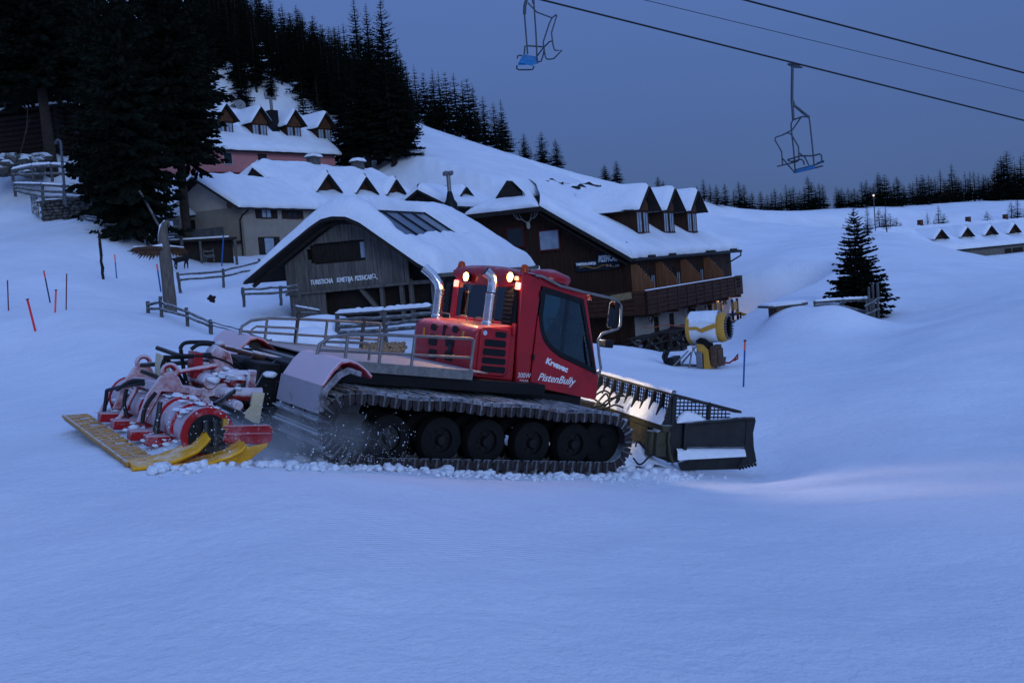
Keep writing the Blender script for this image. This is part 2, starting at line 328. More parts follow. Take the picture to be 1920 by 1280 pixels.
def build_ground():
    ths = list(np.arange(-48, 48.01, .16)); t = -48
    left = []; st = .16
    while t > -180: st = min(st*1.18, 6); t -= st; left.append(max(t, -180))
    ths = left[::-1]+ths+[-a for a in left]
    rs = [1.0]
    while rs[-1] < 800: rs.append(rs[-1]*1.0125)
    T, R_ = np.meshgrid(np.radians(ths), rs); X = (R_*np.sin(T)).ravel(); Y = (R_*np.cos(T)).ravel(); Z = ground(X, Y)
    # soft unevenness; rougher trodden snow on the left slope
    for i in range(len(X)):
        x, y = X[i], Y[i]; r = math.hypot(x, y)
        if r > 260: continue
        n = noise.noise(Vector((x*.28, y*.28, 0)))*.07+noise.noise(Vector((x*.9, y*.9, 3)))*.035+noise.noise(Vector((x*2.0+y*.4, y*1.1, 8)))*.014
        if y > 18: n += noise.noise(Vector((x*.5, y*.5, 7)))*.05*min(1, (y-18)/15)
        if r > 3: n += noise.noise(Vector((x*3.1, y*3.1, 5)))*.008
        Z[i] += n*min(1, r/4)
    m, n = R_.shape; v = np.stack([X, Y, Z], 1); idx = np.arange(m*n).reshape(m, n)
    f = np.stack([idx[:-1, :-1], idx[:-1, 1:], idx[1:, 1:], idx[1:, :-1]], -1).reshape(-1, 4)[:, ::-1]
    me = bpy.data.meshes.new('snow_ground'); me.from_pydata(v.tolist(), [], f.tolist()+[idx[0, :].tolist()]); me.materials.append(GSNOW)
    me.polygons.foreach_set('use_smooth', [True]*len(me.polygons))
    o = bpy.data.objects.new('snow_ground', me); C.objects.link(o); o['kind'] = 'structure'
    me.update()
    if me.polygons[10].normal.z < 0: me.flip_normals()
build_ground()
# ------------------------------------------------------------------ groomer
def z1(a, b): return 720+a/3.048, 480+b/3.048
def z2(a, b): return 100+a/3.097, 600+b/3.097
def z3(a, b): return 1050+a/4.8, 650+b/4.8
def z4(a, b): return 100+a/4.74, 620+b/4.74
def VH(zf, a, b, ax, val): return VF.hit(*zf(a, b), ax, val)
gr = thing('snow_groomer', 'red tracked snow groomer with lit rear lamps, front blade and yellow rear tiller', 'snow groomer', VF)
xz = lambda u, v, w: (u, w, v)      # profile in XZ, extruded along Y
yz = lambda u, v, w: (w, u, v)
xy = lambda u, v, w: (u, v, w)
def arc(cx, cz, r, a0, a1, n): return [(cx+r*math.cos(rad(a0+(a1-a0)*i/n)), cz+r*math.sin(rad(a0+(a1-a0)*i/n))) for i in range(n+1)]
# chassis
m = MB(); m.bb((-2.35, -.62, .42), (2.35, .62, .86)); m.bb((-2.3, -1.28, .93), (1.5, 1.28, 1.10)); m.bb((1.0, -.9, .75), (2.5, .85, .95)); m.bb((-2.6, -.6, .5), (-2.2, .6, 1.05))
for x in (-1.34, -.58, .12, .88, 1.61): m.bb((x-.06, -1.7, .36), (x+.06, 1.7, .44))
m.build('chassis', BLK, gr, bevel=.015)
# track loop
loop = [(-1.5+3.5*i/20, .03) for i in range(21)]+arc(2.15, .40, .37, -75, 88, 12)+[(2.1-4.05*i/24, .77+.015*math.sin(i*.9)+.09*i/24) for i in range(1, 24)]+arc(-1.98, .50, .36, 92, 215, 10)+[(-2.1, .16), (-1.75, .07)]
def resample(path, step):
    pts = [np.array(p) for p in path]+[np.array(path[0])]; seg = [np.linalg.norm(pts[i+1]-pts[i]) for i in range(len(pts)-1)]; tot = sum(seg); n = int(round(tot/step)); out = []
    for k in range(n):
        d = tot*k/n; i = 0
        while d > seg[i] and i < len(seg)-1: d -= seg[i]; i += 1
        t = d/seg[i]; p = pts[i]*(1-t)+pts[i+1]*t; g = (pts[i+1]-pts[i])/seg[i]; out.append((p, g))
    return out
for sd in (-1, 1):
    yo, yi = 2.10*sd, .70*sd
    m = MB(); fine = resample(loop, .06)
    for (ya, yb) in ((2.04, 1.62), (1.54, 1.20), (1.12, .74)):
        a, b = ya*sd, yb*sd
        for off, sg in ((0, 1),):
            ring = [[(p[0], a, p[1]), (p[0], b, p[1])] for p, g in fine]; ring.append(ring[0]); m.grid(ring)
            ring = [[(p[0]-g[1]*.022, a, p[1]+g[0]*.022), (p[0]-g[1]*.022, b, p[1]+g[0]*.022)] for p, g in fine]; ring.append(ring[0]); m.grid(ring)
            for y in (a, b):
                ring = [[(p[0], y, p[1]), (p[0]-g[1]*.022, y, p[1]+g[0]*.022)] for p, g in fine]; ring.append(ring[0]); m.grid(ring)
    tr = m.build('track', BELT, gr, smooth=50)
    m = MB()
    for p, g in resample(loop, .158):
        nx, nz = g[1], -g[0]           # outward normal (loop runs forward along the bottom)
        R = np.array([[g[0], 0, nx], [0, 1, 0], [g[1], 0, nz]])
        c = lambda u, y, w: (p[0]+g[0]*u+nx*w, y, p[1]+g[1]*u+nz*w)
        m.cur = 0
        for (u0, u1, w0, w1) in ((-.040, .040, .0, .016), (-.012, .012, .016, .062)):
            q = [(u0, w0), (u1, w0), (u1*.8, w1), (u0*.8, w1)]
            m.prism(q, lambda u, v, y: c(u, y, v), yo, yi)
        # turned-up bar end
        m.cur = 1; m.prism([(-.072, .03), (.072, .03), (.072, -.055), (.050, -.10), (-.050, -.10), (-.072, -.055)], lambda u, v, y: c(u, y, v), yo+.015*sd, yo-.02*sd)
        m.cur = 0; m.prism([(-.016, .0), (.016, .0), (.012, .075), (-.012, .075)], lambda u, v, y: c(u, y, v), yo+.022*sd, yo-.10*sd)
        m.prism([(-.014, .03), (.014, .03), (.008, -.10), (-.008, -.10)], lambda u, v, y: c(u, y, v), yo+.028*sd, yo+.012*sd)
        for yg in (1.58, 1.16):  # guide horns on the inside
            m.cur = 1; y = yg*sd; m.add([c(-.035, y-.03, -.022), c(.035, y-.03, -.022), c(.035, y+.03, -.022), c(-.035, y+.03, -.022), c(0, y, -.11)], [(0, 1, 4), (1, 2, 4), (2, 3, 4), (3, 0, 4), (0, 3, 2, 1)])
    m.build('grouser_bars', [ALU, ENDP], tr)
    for x in (-1.34, -.58, .12, .88, 1.61):
        m = MB(); r = .30
        prof = [(.16, -.10), (.25, -.11), (.295, -.085), (.305, 0), (.295, .085), (.25, .11), (.16, .10)]
        for yc in (1.86, 1.38):
            rings = [[(x+q[0]*math.cos(2*math.pi*k/28), (yc+q[1])*sd, .345+q[0]*math.sin(2*math.pi*k/28)) for q in prof+[prof[0]]] for k in range(29)]
            m.grid(rings)
        wh = m.build('road_wheel', RUB, gr, smooth=50)
        m = MB()
        m.cyl((x, 1.80*sd, .345), (x, 1.90*sd, .345), .17, 24); m.cyl((x, 1.90*sd, .345), (x, 1.97*sd, .345), .075, 14, .06)
        for k in range(6):
            a = k*math.pi/3; m.cyl((x+.11*math.cos(a), 1.90*sd, .345+.11*math.sin(a)), (x+.11*math.cos(a), 1.925*sd, .345+.11*math.sin(a)), .018, 6)
        m.build('rim', RIMM if x > -1 else DKSTEEL, wh)
    m = MB(); teeth = [((.33 if k % 2 else .26)*math.cos(2*math.pi*(k+o)/22), (.33 if k % 2 else .26)*math.sin(2*math.pi*(k+o)/22)) for k in range(22) for o in (-.22, .22)]
    for y in (1.9, 1.45): m.prism([(u-1.98, v+.50) for u, v in teeth], xz, y*sd, (y-.12)*sd)
    m.cyl((-1.98, .7*sd, .50), (-1.98, 1.98*sd, .50), .13, 16)
    m.build('drive_sprocket', DKSTEEL, gr)
    m = MB(); m.cyl((2.15, .8*sd, .40), (2.15, 1.98*sd, .40), .08, 12)
    for y in (1.85, 1.2): m.cyl((2.15, (y-.16)*sd, .40), (2.15, (y+.06)*sd, .40), .33, 28)
    m.build('idler_wheel', RUB, gr, bevel=.02)
# platform and railings
m = MB(); m.bb((-2.0, -1.38, 1.10), (.12, 1.38, 1.125)); m.bb((-2.0, -1.40, 1.10), (.14, -1.36, 1.23)); m.bb((-2.0, 1.36, 1.10), (.14, 1.40, 1.23)); m.bb((-1.9, -1.36, 1.20), (.4, 1.36, 1.215))
m.build('load_platform', TREAD, gr)
def rail(y, ys):
    m = MB(); t = .022
    m.tube([(.10, y, 1.22), (.10, y, 1.645), (.06, y, 1.66), (-1.2, y, 1.60), (-1.75, y, 1.56), (-2.02, y, 1.50), (-2.15, y, 1.40), (-2.17, y, 1.24)], t, 8)
    m.tube([(.10, y, 1.40), (-2.16, y, 1.33)], t*.85, 8)
    for x, h in ((-.82, 1.615), (-1.3, 1.595), (-1.78, 1.555)): m.tube([(x, y, 1.22), (x, y, h)], t, 8)
    m.tube([(-1.36, y+ys, 1.24), (-1.36, y+ys, 1.44), (-1.42, y+ys, 1.46), (-2.0, y+ys, 1.43), (-2.06, y+ys, 1.38), (-2.06, y+ys, 1.24)], t*.8, 8)
    m.build('platform_railing', STEEL, gr, smooth=60)
rail(-1.38, .18); rail(1.38, -.18)
for x in (-1.3, -.2): m = MB(); m.tube([(x, 1.38, 1.24), (x, 1.38, 1.72)], .03, 8); m.build('railing_post', DKSTEEL, gr)
# engine cover
m = MB(); hp = [(.42, 1.10), (.38, 1.2), (.38, 1.72), (.43, 1.80), (.52, 1.835), (1.04, 1.90), (1.10, 1.80), (1.14, 1.08)]
n_ = len(hp); ys = [-.96, -.955, -.93, -.86, .70, .77, .795, .80]; ins = [.06, .03, .01, 0, 0, .01, .03, .06]
rows = []
for y, k in zip(ys, ins):
    cx, cz = .76, 1.45; rows.append([(u+(cx-u)*k*1.2, y, v+(cz-v)*k*1.2) for u, v in hp])
m.grid([r+[r[0]] for r in rows]); m.add(rows[0], [tuple(range(n_))]); m.add(rows[-1], [tuple(range(n_))[::-1]])
ec = m.build('engine_cover', RED, gr, bevel=.025, smooth=50)
def rrect(cx, cz, w, h, r, n=5):
    o = []
    for (sx, sz, a0) in ((1, 1, 0), (-1, 1, 90), (-1, -1, 180), (1, -1, 270)): o += [(cx+sx*(w/2-r)+r*math.cos(rad(a0+90*i/n)), cz+sz*(h/2-r)+r*math.sin(rad(a0+90*i/n))) for i in range(n+1)]
    return o
m = MB()
for (za, zb, w, h) in ((285, 405, .16, .10), (408, 418, .16, .10), (280, 478, .24, .17), (378, 486, .24, .17), (278, 560, .24, .15), (370, 570, .24, .15), (344, 425, .06, .19)):
    q = VH(z1, za, zb, 0, .38); m = MB(); m.prism(rrect(q[1], q[2], w, h, .05 if w > .1 else .03), yz, .372, .40); m.build('rear_grille', BLK, ec)  # raised pads; black paints in the shaded depth of the vent openings
for (za, zb) in ((230, 432), (452, 455)): q = VH(z1, za, zb, 0, .38); m = MB(); m.prism(rrect(q[1], q[2], .045, .13, .01), yz, .37, .39); m.build('reflector', YELP, ec)
m = MB(); m.prism(rrect(.73, 1.49, .54, .70, .09), xz, -.985, -.95); m.build('side_panel', RED, ec, bevel=.02)
m = MB()
for (z, x0, x1, h) in ((1.745, .71, .90, .085), (1.615, .54, .91, .10), (1.485, .53, .92, .10), (1.36, .53, .94, .09), (1.24, .53, .95, .09)): m = MB(); m.prism(rrect((x0+x1)/2, z, x1-x0, h, .03), xz, -.993, -.96); m.build('side_grille', BLK, ec)
m = MB(); m.cyl((.52, -.985, 1.75), (.52, -1.005, 1.75), .035, 14); m.build('filler_cap', CHROME, ec)
m = MB()
for (za, zb) in ((350, 352), (450, 355), (545, 362)):
    q = VH(z1, za, zb, 0, .86); y = q[1]; m = MB(); m.tube([(.86, y+.13, 1.86), (.86, y+.13, 1.92), (.86, y+.10, 1.945), (.86, y-.10, 1.945), (.86, y-.13, 1.92), (.86, y-.13, 1.86)], .011, 6); m.build('handle', STEEL, ec, smooth=60)
m = MB(); q = VH(z1, 378, 520, 0, .37); m.cyl((.374, q[1], q[2]-.02), (.36, q[1], q[2]-.02), .055, 16); m.build('lamp_socket', DKSTEEL, ec)
# cab shell
cab = MB()
Y0, Y1 = -1.0, .82
for y, s in ((Y0, 1), (Y1, -1)):
    cab.prism([(1.02, 2.70), (1.33, 2.64), (1.41, 2.55), (1.40, 1.9), (1.40, 1.05), (1.15, 1.07), (1.09, 1.8)], xz, y, y+.06*s)
    cab.prism([(1.33, 2.65), (1.38, 2.52), (2.22, 2.40), (2.30, 2.50)], xz, y+.002*s, y+.06*s)     # roof rail
    cab.prism([(2.20, 2.46), (2.28, 2.46), (2.70, 1.26), (2.62, 1.26)], xz, y+.004*s, y+.08*s)
cab.bb((1.00, Y0+.001, 1.75), (1.06, Y1-.001, 1.93)); cab.bb((1.00, .66, 1.92), (1.05, Y1-.002, 2.46)); cab.bb((1.0, Y0+.062, 2.44), (1.05, Y1-.062, 2.66))
cab.bb((2.60, Y0+.06, .93), (2.68, Y1-.06, 1.27)); cab.bb((1.1, Y0+.06, 1.05), (2.62, Y1-.06, 1.10))
cb = cab.build('cab', RED, gr, bevel=.018)
m = MB(); rows = []
for j in range(13):
    y = Y0-.02+(Y1-Y0+.04)*j/12; c_ = 1-abs(j-6)/6; lift = .07*(1-(1-c_)**3)
    rows.append([(x, y, z+lift*k) for x, z, k in ((1.0, 2.55, 0), (.99, 2.64, .5), (1.05, 2.68, 1), (1.4, 2.66, 1), (1.9, 2.58, 1), (2.30, 2.51, .8), (2.37, 2.46, .4), (2.36, 2.41, 0))])
m.grid(rows+[]); m.grid([[(1.0, Y0, 2.55), (2.36, Y0, 2.41)], [(1.0, Y1, 2.55), (2.36, Y1, 2.41)]])
rf = m.build('roof', RED, cb, smooth=60)
m = MB(); m.tube([(1.72, -.35, 2.64), (1.78, -.35, 2.68), (2.0, -.35, 2.70), (2.2, -.35, 2.66), (2.28, -.35, 2.58)], [.1, .28, .33, .28, .1], 16); m.v = [(v[0], v[1], 2.58+(v[2]-2.58)*.55) for v in m.v]; m.build('roof_hatch', RED, cb, smooth=80)
# door
dl = [(1.41, 1.05), (1.5, 1.03), (2.68, .90), (2.71, .94), (2.70, 1.28), (2.21, 1.42), (1.92, 1.50), (1.75, 1.58), (1.62, 1.67), (1.54, 1.76), (1.47, 1.90), (1.41, 2.1)]
m = MB(); m.prism(dl, xz, -1.012, -.95); dr = m.build('door', RED, gr, bevel=.01)
m = MB(); fr_o = [(1.42, 2.52), (2.22, 2.42), (2.66, 1.29), (2.21, 1.43), (1.92, 1.51), (1.75, 1.59), (1.62, 1.68), (1.54, 1.77), (1.47, 1.91), (1.42, 2.1)]
cx, cz = 1.95, 1.95; fr_i = [(cx+(u-cx)*.86, cz+(v-cz)*.84) for u, v in fr_o]; k_ = len(fr_o)
for y in (-1.008, -.96): m.add([(u, y, v) for u, v in fr_o+fr_i], [(i, (i+1) % k_, k_+(i+1) % k_, k_+i) for i in range(k_)])
m.bb((1.90, -.985, 1.55), (1.975, -.955, 2.42)); m.bb((1.50, -.983, 1.72), (2.44, -.957, 1.775)); m.prism([(2.06, 2.36), (2.14, 2.36), (2.50, 1.44), (2.42, 1.46)], xz, -.984, -.956)
m.build('window_frame', BLK, dr)
m = MB(); m.prism(fr_i, xz, -.99, -.985); m.build('window_glass', GLASS, dr)
for z in (1.42, 2.36): m = MB(); m.bb((1.385, -1.03, z), (1.42, -1.0, z+.09)); m.build('hinge', BLK, dr)
m = MB(); m.prism(dl, xz, Y1-.05, Y1+.012); d2 = m.build('door', RED, gr, bevel=.01)
m = MB()
for y in (Y1+.008, Y1-.03): m.add([(u, y, v) for u, v in fr_o+fr_i], [(i, (i+1) % k_, k_+(i+1) % k_, k_+i) for i in range(k_)])
m.build('window_frame', BLK, d2); m = MB(); m.prism(fr_i, xz, Y1-.02, Y1-.015); m.build('window_glass', GLASS, d2)
# rear window with grilles, windscreen
m = MB(); m.bb((1.02, -.66, 1.92), (1.028, .66, 2.45)); m.build('rear_window', DGLASS, cb)
m = MB(); m.add([(2.27, Y0+.08, 2.44), (2.27, Y1-.08, 2.44), (2.66, Y1-.08, 1.27), (2.66, Y0+.08, 1.27)], [(0, 1, 2, 3)]); m.build('windscreen', GLASS, cb)
for y0, y1 in ((-.95, -.67), (.83, 1.0)):
    m = MB(); m.bb((1.0, y0, 1.90), (1.06, y1, 2.44)); gl = m.build('air_intake', BLK, cb)
    m = MB()
    for k in range(8): z = 1.93+.063*k; m.prism([(.975, z), (1.0, z+.01), (1.0, z+.045), (.985, z+.04)], xz, y0+.02, y1-.02)
    m.build('louvre', BLK, gl)
m = MB(); m.bb((1.3, -.75, 1.2), (1.9, .55, 1.5)); m.build('cab_floor_box', BLK, cb, bevel=.04)
for y in (-.55, .3):
    m = MB(); m.bb((1.55, y-.24, 1.48), (2.0, y+.24, 1.60)); m.prism([(1.5, 1.55), (1.62, 1.55), (1.50, 2.2), (1.40, 2.2)], xz, y-.22, y+.22); m.bb((1.40, y-.12, 2.22), (1.48, y+.12, 2.38)); m.build('seat', DKSTEEL, cb, bevel=.04)
m = MB(); m.tube([(2.35, .2, 1.5), (2.2, .2, 1.78)], .03, 8); m.tube([(2.2+.05*math.sin(a), .2+.19*math.cos(a), 1.80+.16*math.sin(a)) for a in np.linspace(0, 2*math.pi, 17)[:-1]], .014, 6, True); m.bb((2.3, -.7, 1.25), (2.6, .6, 1.55)); m.build('dashboard', BLK, cb)
# lamps
for (za, zb) in ((470, 118), (722, 120)):
    q = VH(z1, za, zb, 0, .93); m = MB(); m.cyl((.93, q[1], q[2]), (1.0, q[1], q[2]), .078, 18, .06); m.tube([(.98, q[1], q[2]), (1.02, q[1], q[2]+.07)], .015, 6)
    hl = m.build('work_lamp', BLK, cb); m = MB(); m.cyl((.918, q[1], q[2]), (.930, q[1], q[2]), .066, 18); m.build('lamp_lens', WARM, hl)
    la = bpy.data.lights.new('work_lamp_light', 'SPOT'); la.energy = 55; la.color = (1, .48, .15); la.spot_size = rad(140); la.spot_blend = .8; la.shadow_soft_size = .05
    lo = bpy.data.objects.new('work_lamp_light', la); C.objects.link(lo); lo.parent = gr; lo.location = (.89, q[1], q[2]); lo.rotation_euler = (0, rad(38), 0)
for (za, zb) in ((408, 155), (760, 170)):
    q = VH(z1, za, zb, 0, .96); m = MB(); m.prism(rrect(q[1], q[2], .075, .105, .02), yz, .955, 1.0); m.build('tail_lamp', REDL, cb)
q = VH(z1, 752, 130, 0, .96); m = MB(); m.prism(rrect(q[1], q[2]+.01, .05, .06, .015), yz, .955, 1.0); m.build('indicator_lamp', lamp_mat('amber', (1, .4, .05), 1.6), cb)
for y, x in ((-.90, 1.14), (.78, 1.1)):
    m = MB(); m.cyl((x, y, 2.62), (x, y, 2.66), .07, 16); m.tube([(x, y, 2.66), (x, y, 2.74), (x, y, 2.79), (x, y, 2.805)], [.062, .06, .045, .01], 16); m.build('beacon', AMBER, cb, smooth=60)
# exhausts
for y, tip in ((.80, [(.76, .80, 2.30), (.74, .82, 2.40), (.66, .90, 2.52), (.55, 1.0, 2.62)]), (-.66, [(.78, -.66, 2.34), (.78, -.66, 2.46), (.75, -.66, 2.56), (.64, -.63, 2.63)])):
    m = MB(); zz = [1.86, 1.90]; rr = [.092, .092]; z = 1.92
    while z < 2.30: zz += [z, z+.006, z+.012]; rr += [.078, .088, .078]; z += .018
    m.tube([(.77, y, z) for z in zz+[2.32]], rr+[.085], 18, cap=False); ex = m.build('exhaust_pipe', CHROME, gr, smooth=25)
    m = MB(); m.tube(tip, [.075, .075, .075, .078], 16, cap=False); m.tube([tip[-1], tuple(np.array(tip[-2])*.5+np.array(tip[-1])*.5)], [.070, .068], 16); m.build('exhaust_tip', CHROME, ex, smooth=60)
# roof handrail running out to the mirror
def q3(zz, ax, val): return [tuple(VH(z1, a, b, ax, val)) for a, b in zz]
m = MB(); m.tube([(1.25, -1.03, 2.66), (1.36, -1.05, 2.66)]+q3([(1010, 172)], 1, -1.08)+q3([(1150, 208)], 1, -1.12)+q3([(1290, 238), (1330, 250), (1356, 285), (1352, 395), (1335, 415), (1245, 445), (1222, 480), (1228, 560), (1240, 640), (1232, 665), (1212, 668)], 1, -1.16), .021, 10); mh = m.build('handrail', STEEL, gr, smooth=60)
a = VH(z1, 1322, 330, 1, -1.16); m = MB(); m.prism(rrect(a[1]+.06, a[2]-.02, .17, .42, .04), yz, a[0]-.02, a[0]+.06); mm = m.build('mirror', BLK, mh, bevel=.01)
m = MB(); m.prism(rrect(a[1]+.06, a[2]-.02, .14, .38, .03), yz, a[0]-.026, a[0]-.018); m.build('mirror_glass', mat('mirror_face', (.8, .85, .9), .05, 1, .02, 5, 0), mm)
b_ = VH(z1, 1268, 500, 1, -1.0); m = MB(); m.box(b_, (.16, .2, .12)); m.build('front_lamp_housing', BLK, gr, bevel=.02)
# lettering on the door
n1 = Matrix.Identity(3)
def letter(txt, zz0, zz1, h, par, y=-1.0135, shear=0, italic=0, bold=0, name='lettering'):
    p0 = VH(z1, *zz0, 1, y); p1 = VH(z1, *zz1, 1, y); d = p1-p0; L_ = math.hypot(d[0], d[2]); ux, uz = d[0]/L_, d[2]/L_
    m = MB(); m.text(txt, h*1.4, lambda u, v, w, W: (p0[0]+ux*u*L_/W-uz*v, y-w, p0[2]+uz*u*L_/W+ux*v), shear=shear, depth=.003, bold=bold)
    return m.build(name, WHITE, par, smooth=0)
letter('Krvavec', (922, 610), (1046, 664), .085, dr, bold=.006); letter('PistenBully', (876, 708), (1092, 738), .115, dr, shear=.35, bold=.002)
letter('300W', (762, 693), (836, 697), .075, cb, y=-1.003); letter('POLAR', (774, 714), (824, 718), .028, cb, y=-1.003)
# fenders
for s in (1, -1):
    m = MB(); up = [(-1.75, 1.12), (-1.85, 1.20), (-1.97, 1.27), (-2.08, 1.295), (-2.18, 1.275), (-2.28, 1.17), (-2.40, .96), (-2.37, .95), (-2.25, 1.13), (-2.16, 1.23), (-2.07, 1.255), (-1.97, 1.23), (-1.86, 1.17), (-1.77, 1.08)]
    m.prism(up, xz, -2.12*s, -.92*s); fe = m.build('fender', FEND, gr, bevel=.012)
    m = MB(); m.prism([(-2.395, .965), (-2.375, .96), (-2.385, .64), (-2.42, .64)], xz, -2.11*s, -.88*s)
    m.prism([(-1.9, 1.16), (-2.07, 1.20), (-2.2, 1.13), (-2.37, .93), (-2.38, .66), (-2.34, .66), (-2.30, .9), (-2.15, 1.08), (-2.05, 1.13), (-1.9, 1.10)], xz, -2.115*s, -2.08*s); m.build('mud_flap', FLAP, fe)
# rear linkage
m = MB()
m.bb((-2.7, -.58, .55), (-2.35, -.50, .95)); m.bb((-2.7, .50, .55), (-2.35, .58, .95)); m.tube([(-2.5, -.6, .66), (-2.9, -.5, .62), (-3.05, 0, .6), (-2.9, .5, .62), (-2.5, .6, .66)], .085, 10); m.tube([(-2.4, -.5, .9), (-2.8, -.35, .86), (-3.1, -.2, .74)], .06, 8); m.tube([(-2.4, .5, .9), (-2.8, .35, .86), (-3.1, .2, .74)], .06, 8); m.ball((-2.75, -.2, .78), (.22, .3, .13), 14, 9, .12); m.ball((-2.95, .25, .70), (.25, .25, .12), 14, 9, .12); m.beam((-2.6, -.3, .75), (-3.5, -.25, .5), .12, .14); m.beam((-2.6, .3, .75), (-3.5, .25, .5), .12, .14)
m.prism([(-2.9, .6), (-2.6, .6), (-2.8, 1.12), (-3.0, 1.2), (-3.05, 1.1)], xz, -.1, .1); m.cyl((-3.1, -.35, .74), (-3.1, .35, .74), .10, 16); m.cyl((-2.85, -.75, .5), (-2.85, .75, .5), .07, 12)
m.build('lift_linkage', mat('frosted_red_arm', (.25, .02, .02), .6, 0, .3, 5, .15, frost=.9, fthr=-.35, frostcol=(.66, .62, .68)), gr, bevel=.015)
m = MB(); a = VH(z2, 965, 150, 1, 0); b_ = VH(z2, 1370, 250, 1, 0); c_ = a+(b_-a)*.45; m.tube([a, c_], .035, 10); m.tube([c_, b_], .055, 12); m.ball(a, .075); m.build('lift_cylinder', mat('frosted_cylinder', (.10, .05, .045), .5, .3, .3, 6, .1, frost=.7, fthr=.2), gr, smooth=60)
m = MB(); m.prism([(-3.25, .75), (-3.12, .75), (-3.15, 1.08), (-3.27, 1.08)], xz, -.10, .16); m.build('upright', RED, gr, bevel=.01)
m = MB(); q = [VH(z2, a, b, 1, .45) for a, b in ((600, 190), (655, 215), (640, 312), (592, 318))]; m.prism([(p[0], p[2]) for p in q], xz, .2, .5); m.build('side_guard', CREAMP, gr, bevel=.01)
m = MB(); q = [VH(z2, a, b, 1, -.9) for a, b in ((1150, 420), (1220, 420), (1200, 520), (1190, 600), (1150, 590), (1090, 555), (1140, 500))]; m.prism([(p[0], p[2]) for p in q], xz, -.96, -.90); m.build('side_guard', CREAMP, gr, bevel=.01)
def hose(pts, r=.024, par=None, xf=None):
    # Catmull-Rom
    P_ = [np.array(p, float) for p in pts]; P_ = [P_[0]]+P_+[P_[-1]]; out = []
    for i in range(1, len(P_)-2):
        for k in range(6):
            t = k/6; out.append(.5*((2*P_[i])+(-P_[i-1]+P_[i+1])*t+(2*P_[i-1]-5*P_[i]+4*P_[i+1]-P_[i+2])*t*t+(-P_[i-1]+3*P_[i]-3*P_[i+1]+P_[i+2])*t**3))
    out.append(P_[-2]); return out
m = MB()
for y, pp in ((.25, [(735, 170), (760, 135), (830, 128), (930, 135), (1010, 180)]), (.05, [(800, 170), (850, 140), (930, 145), (980, 175), (1060, 240), (1110, 300)]), (-.05, [(640, 215), (760, 215), (880, 200), (1000, 225), (1080, 265), (1115, 305)]), (-.08, [(700, 205), (790, 208), (900, 210), (1000, 240), (1060, 280)]),
             (.2, [(650, 220), (632, 270), (650, 310), (690, 320)]), (.15, [(660, 225), (690, 270), (730, 320), (770, 395)]), (.1, [(740, 170), (750, 240), (765, 330), (785, 400)]), (.3, [(640, 225), (680, 250), (720, 290)]), (-.2, [(870, 330), (960, 360), (1030, 330), (1090, 330), (1130, 420)]), (-.3, [(830, 400), (900, 370), (960, 400), (1080, 450)])):
    m = MB(); m.tube(hose([VH(z2, a, b, 1, y) for a, b in pp]), .026, 8); m.build('hydraulic_hose', HOSE, gr, smooth=70)
m = MB(); m.tube([VH(z2, 600, 160, 1, .4), VH(z2, 760, 215, 1, .1)], .03, 8); m.build('linkage_bar', DKSTEEL, gr); m = MB(); m.beam(VH(z2, 510, 295, 1, .5), VH(z2, 650, 345, 1, .3), .05, .05); m.build('linkage_bar', DKSTEEL, gr); m = MB(); m.tube([VH(z2, 1180, 380, 1, -.85), VH(z2, 1240, 270, 1, -.4), VH(z2, 1310, 225, 1, -.4)], .015, 6); m.build('linkage_bar', DKSTEEL, gr)
# ------------------------------------------------------------------ tiller (part of the groomer, on its own swung axes)
TF = Frame(P(239, 878, 10.5), 32.8, 8, 2.45)
tx = TF.sub(VF); LT = 4.1
def TH(a, b, ax, val): return TF.hit(*z4(a, b), ax, val)
m = MB(tx); ra = .275; cxx, czz = .86, .345
def half(r0, a0, a1, y0, y1, n=16, th=.03):
    o = arc(cxx, czz, r0, a0, a1, n)+arc(cxx, czz, r0-th, a1, a0, n); m.prism(o, xz, y0, y1)
half(ra, -5, 200, .12, 1.92); half(ra, -5, 200, 2.18, LT-.12)
ti = m.build('tiller', REDF, gr, smooth=40)
m = MB(tx)
for y0 in (.08, 1.86, 2.14, LT-.14): m.prism([(cxx+(u-cxx)*1.08, czz+(v-czz)*1.08) for u, v in arc(cxx, czz, ra, -12, 205, 16)]+[(cxx-.24, .1), (cxx+.24, .1)], xz, y0, y0+.045)
for y0, y1 in ((.5, .56), (1.1, 1.16), (2.7, 2.76), (3.3, 3.36)): half(ra+.035, 0, 190, y0, y1, th=.05)
m.build('end_plate', REDF2, ti)
m = MB(tx); m.prism([(cxx+(u-cxx)*.80, czz+(v-czz)*.80) for u, v in arc(cxx, czz, ra, -5, 185, 16)]+[(cxx-.2, .12), (cxx+.2, .12)], xz, .07, .079); m.build('end_recess', BLK, ti)  # flat black disc paints in the shade inside the end plate
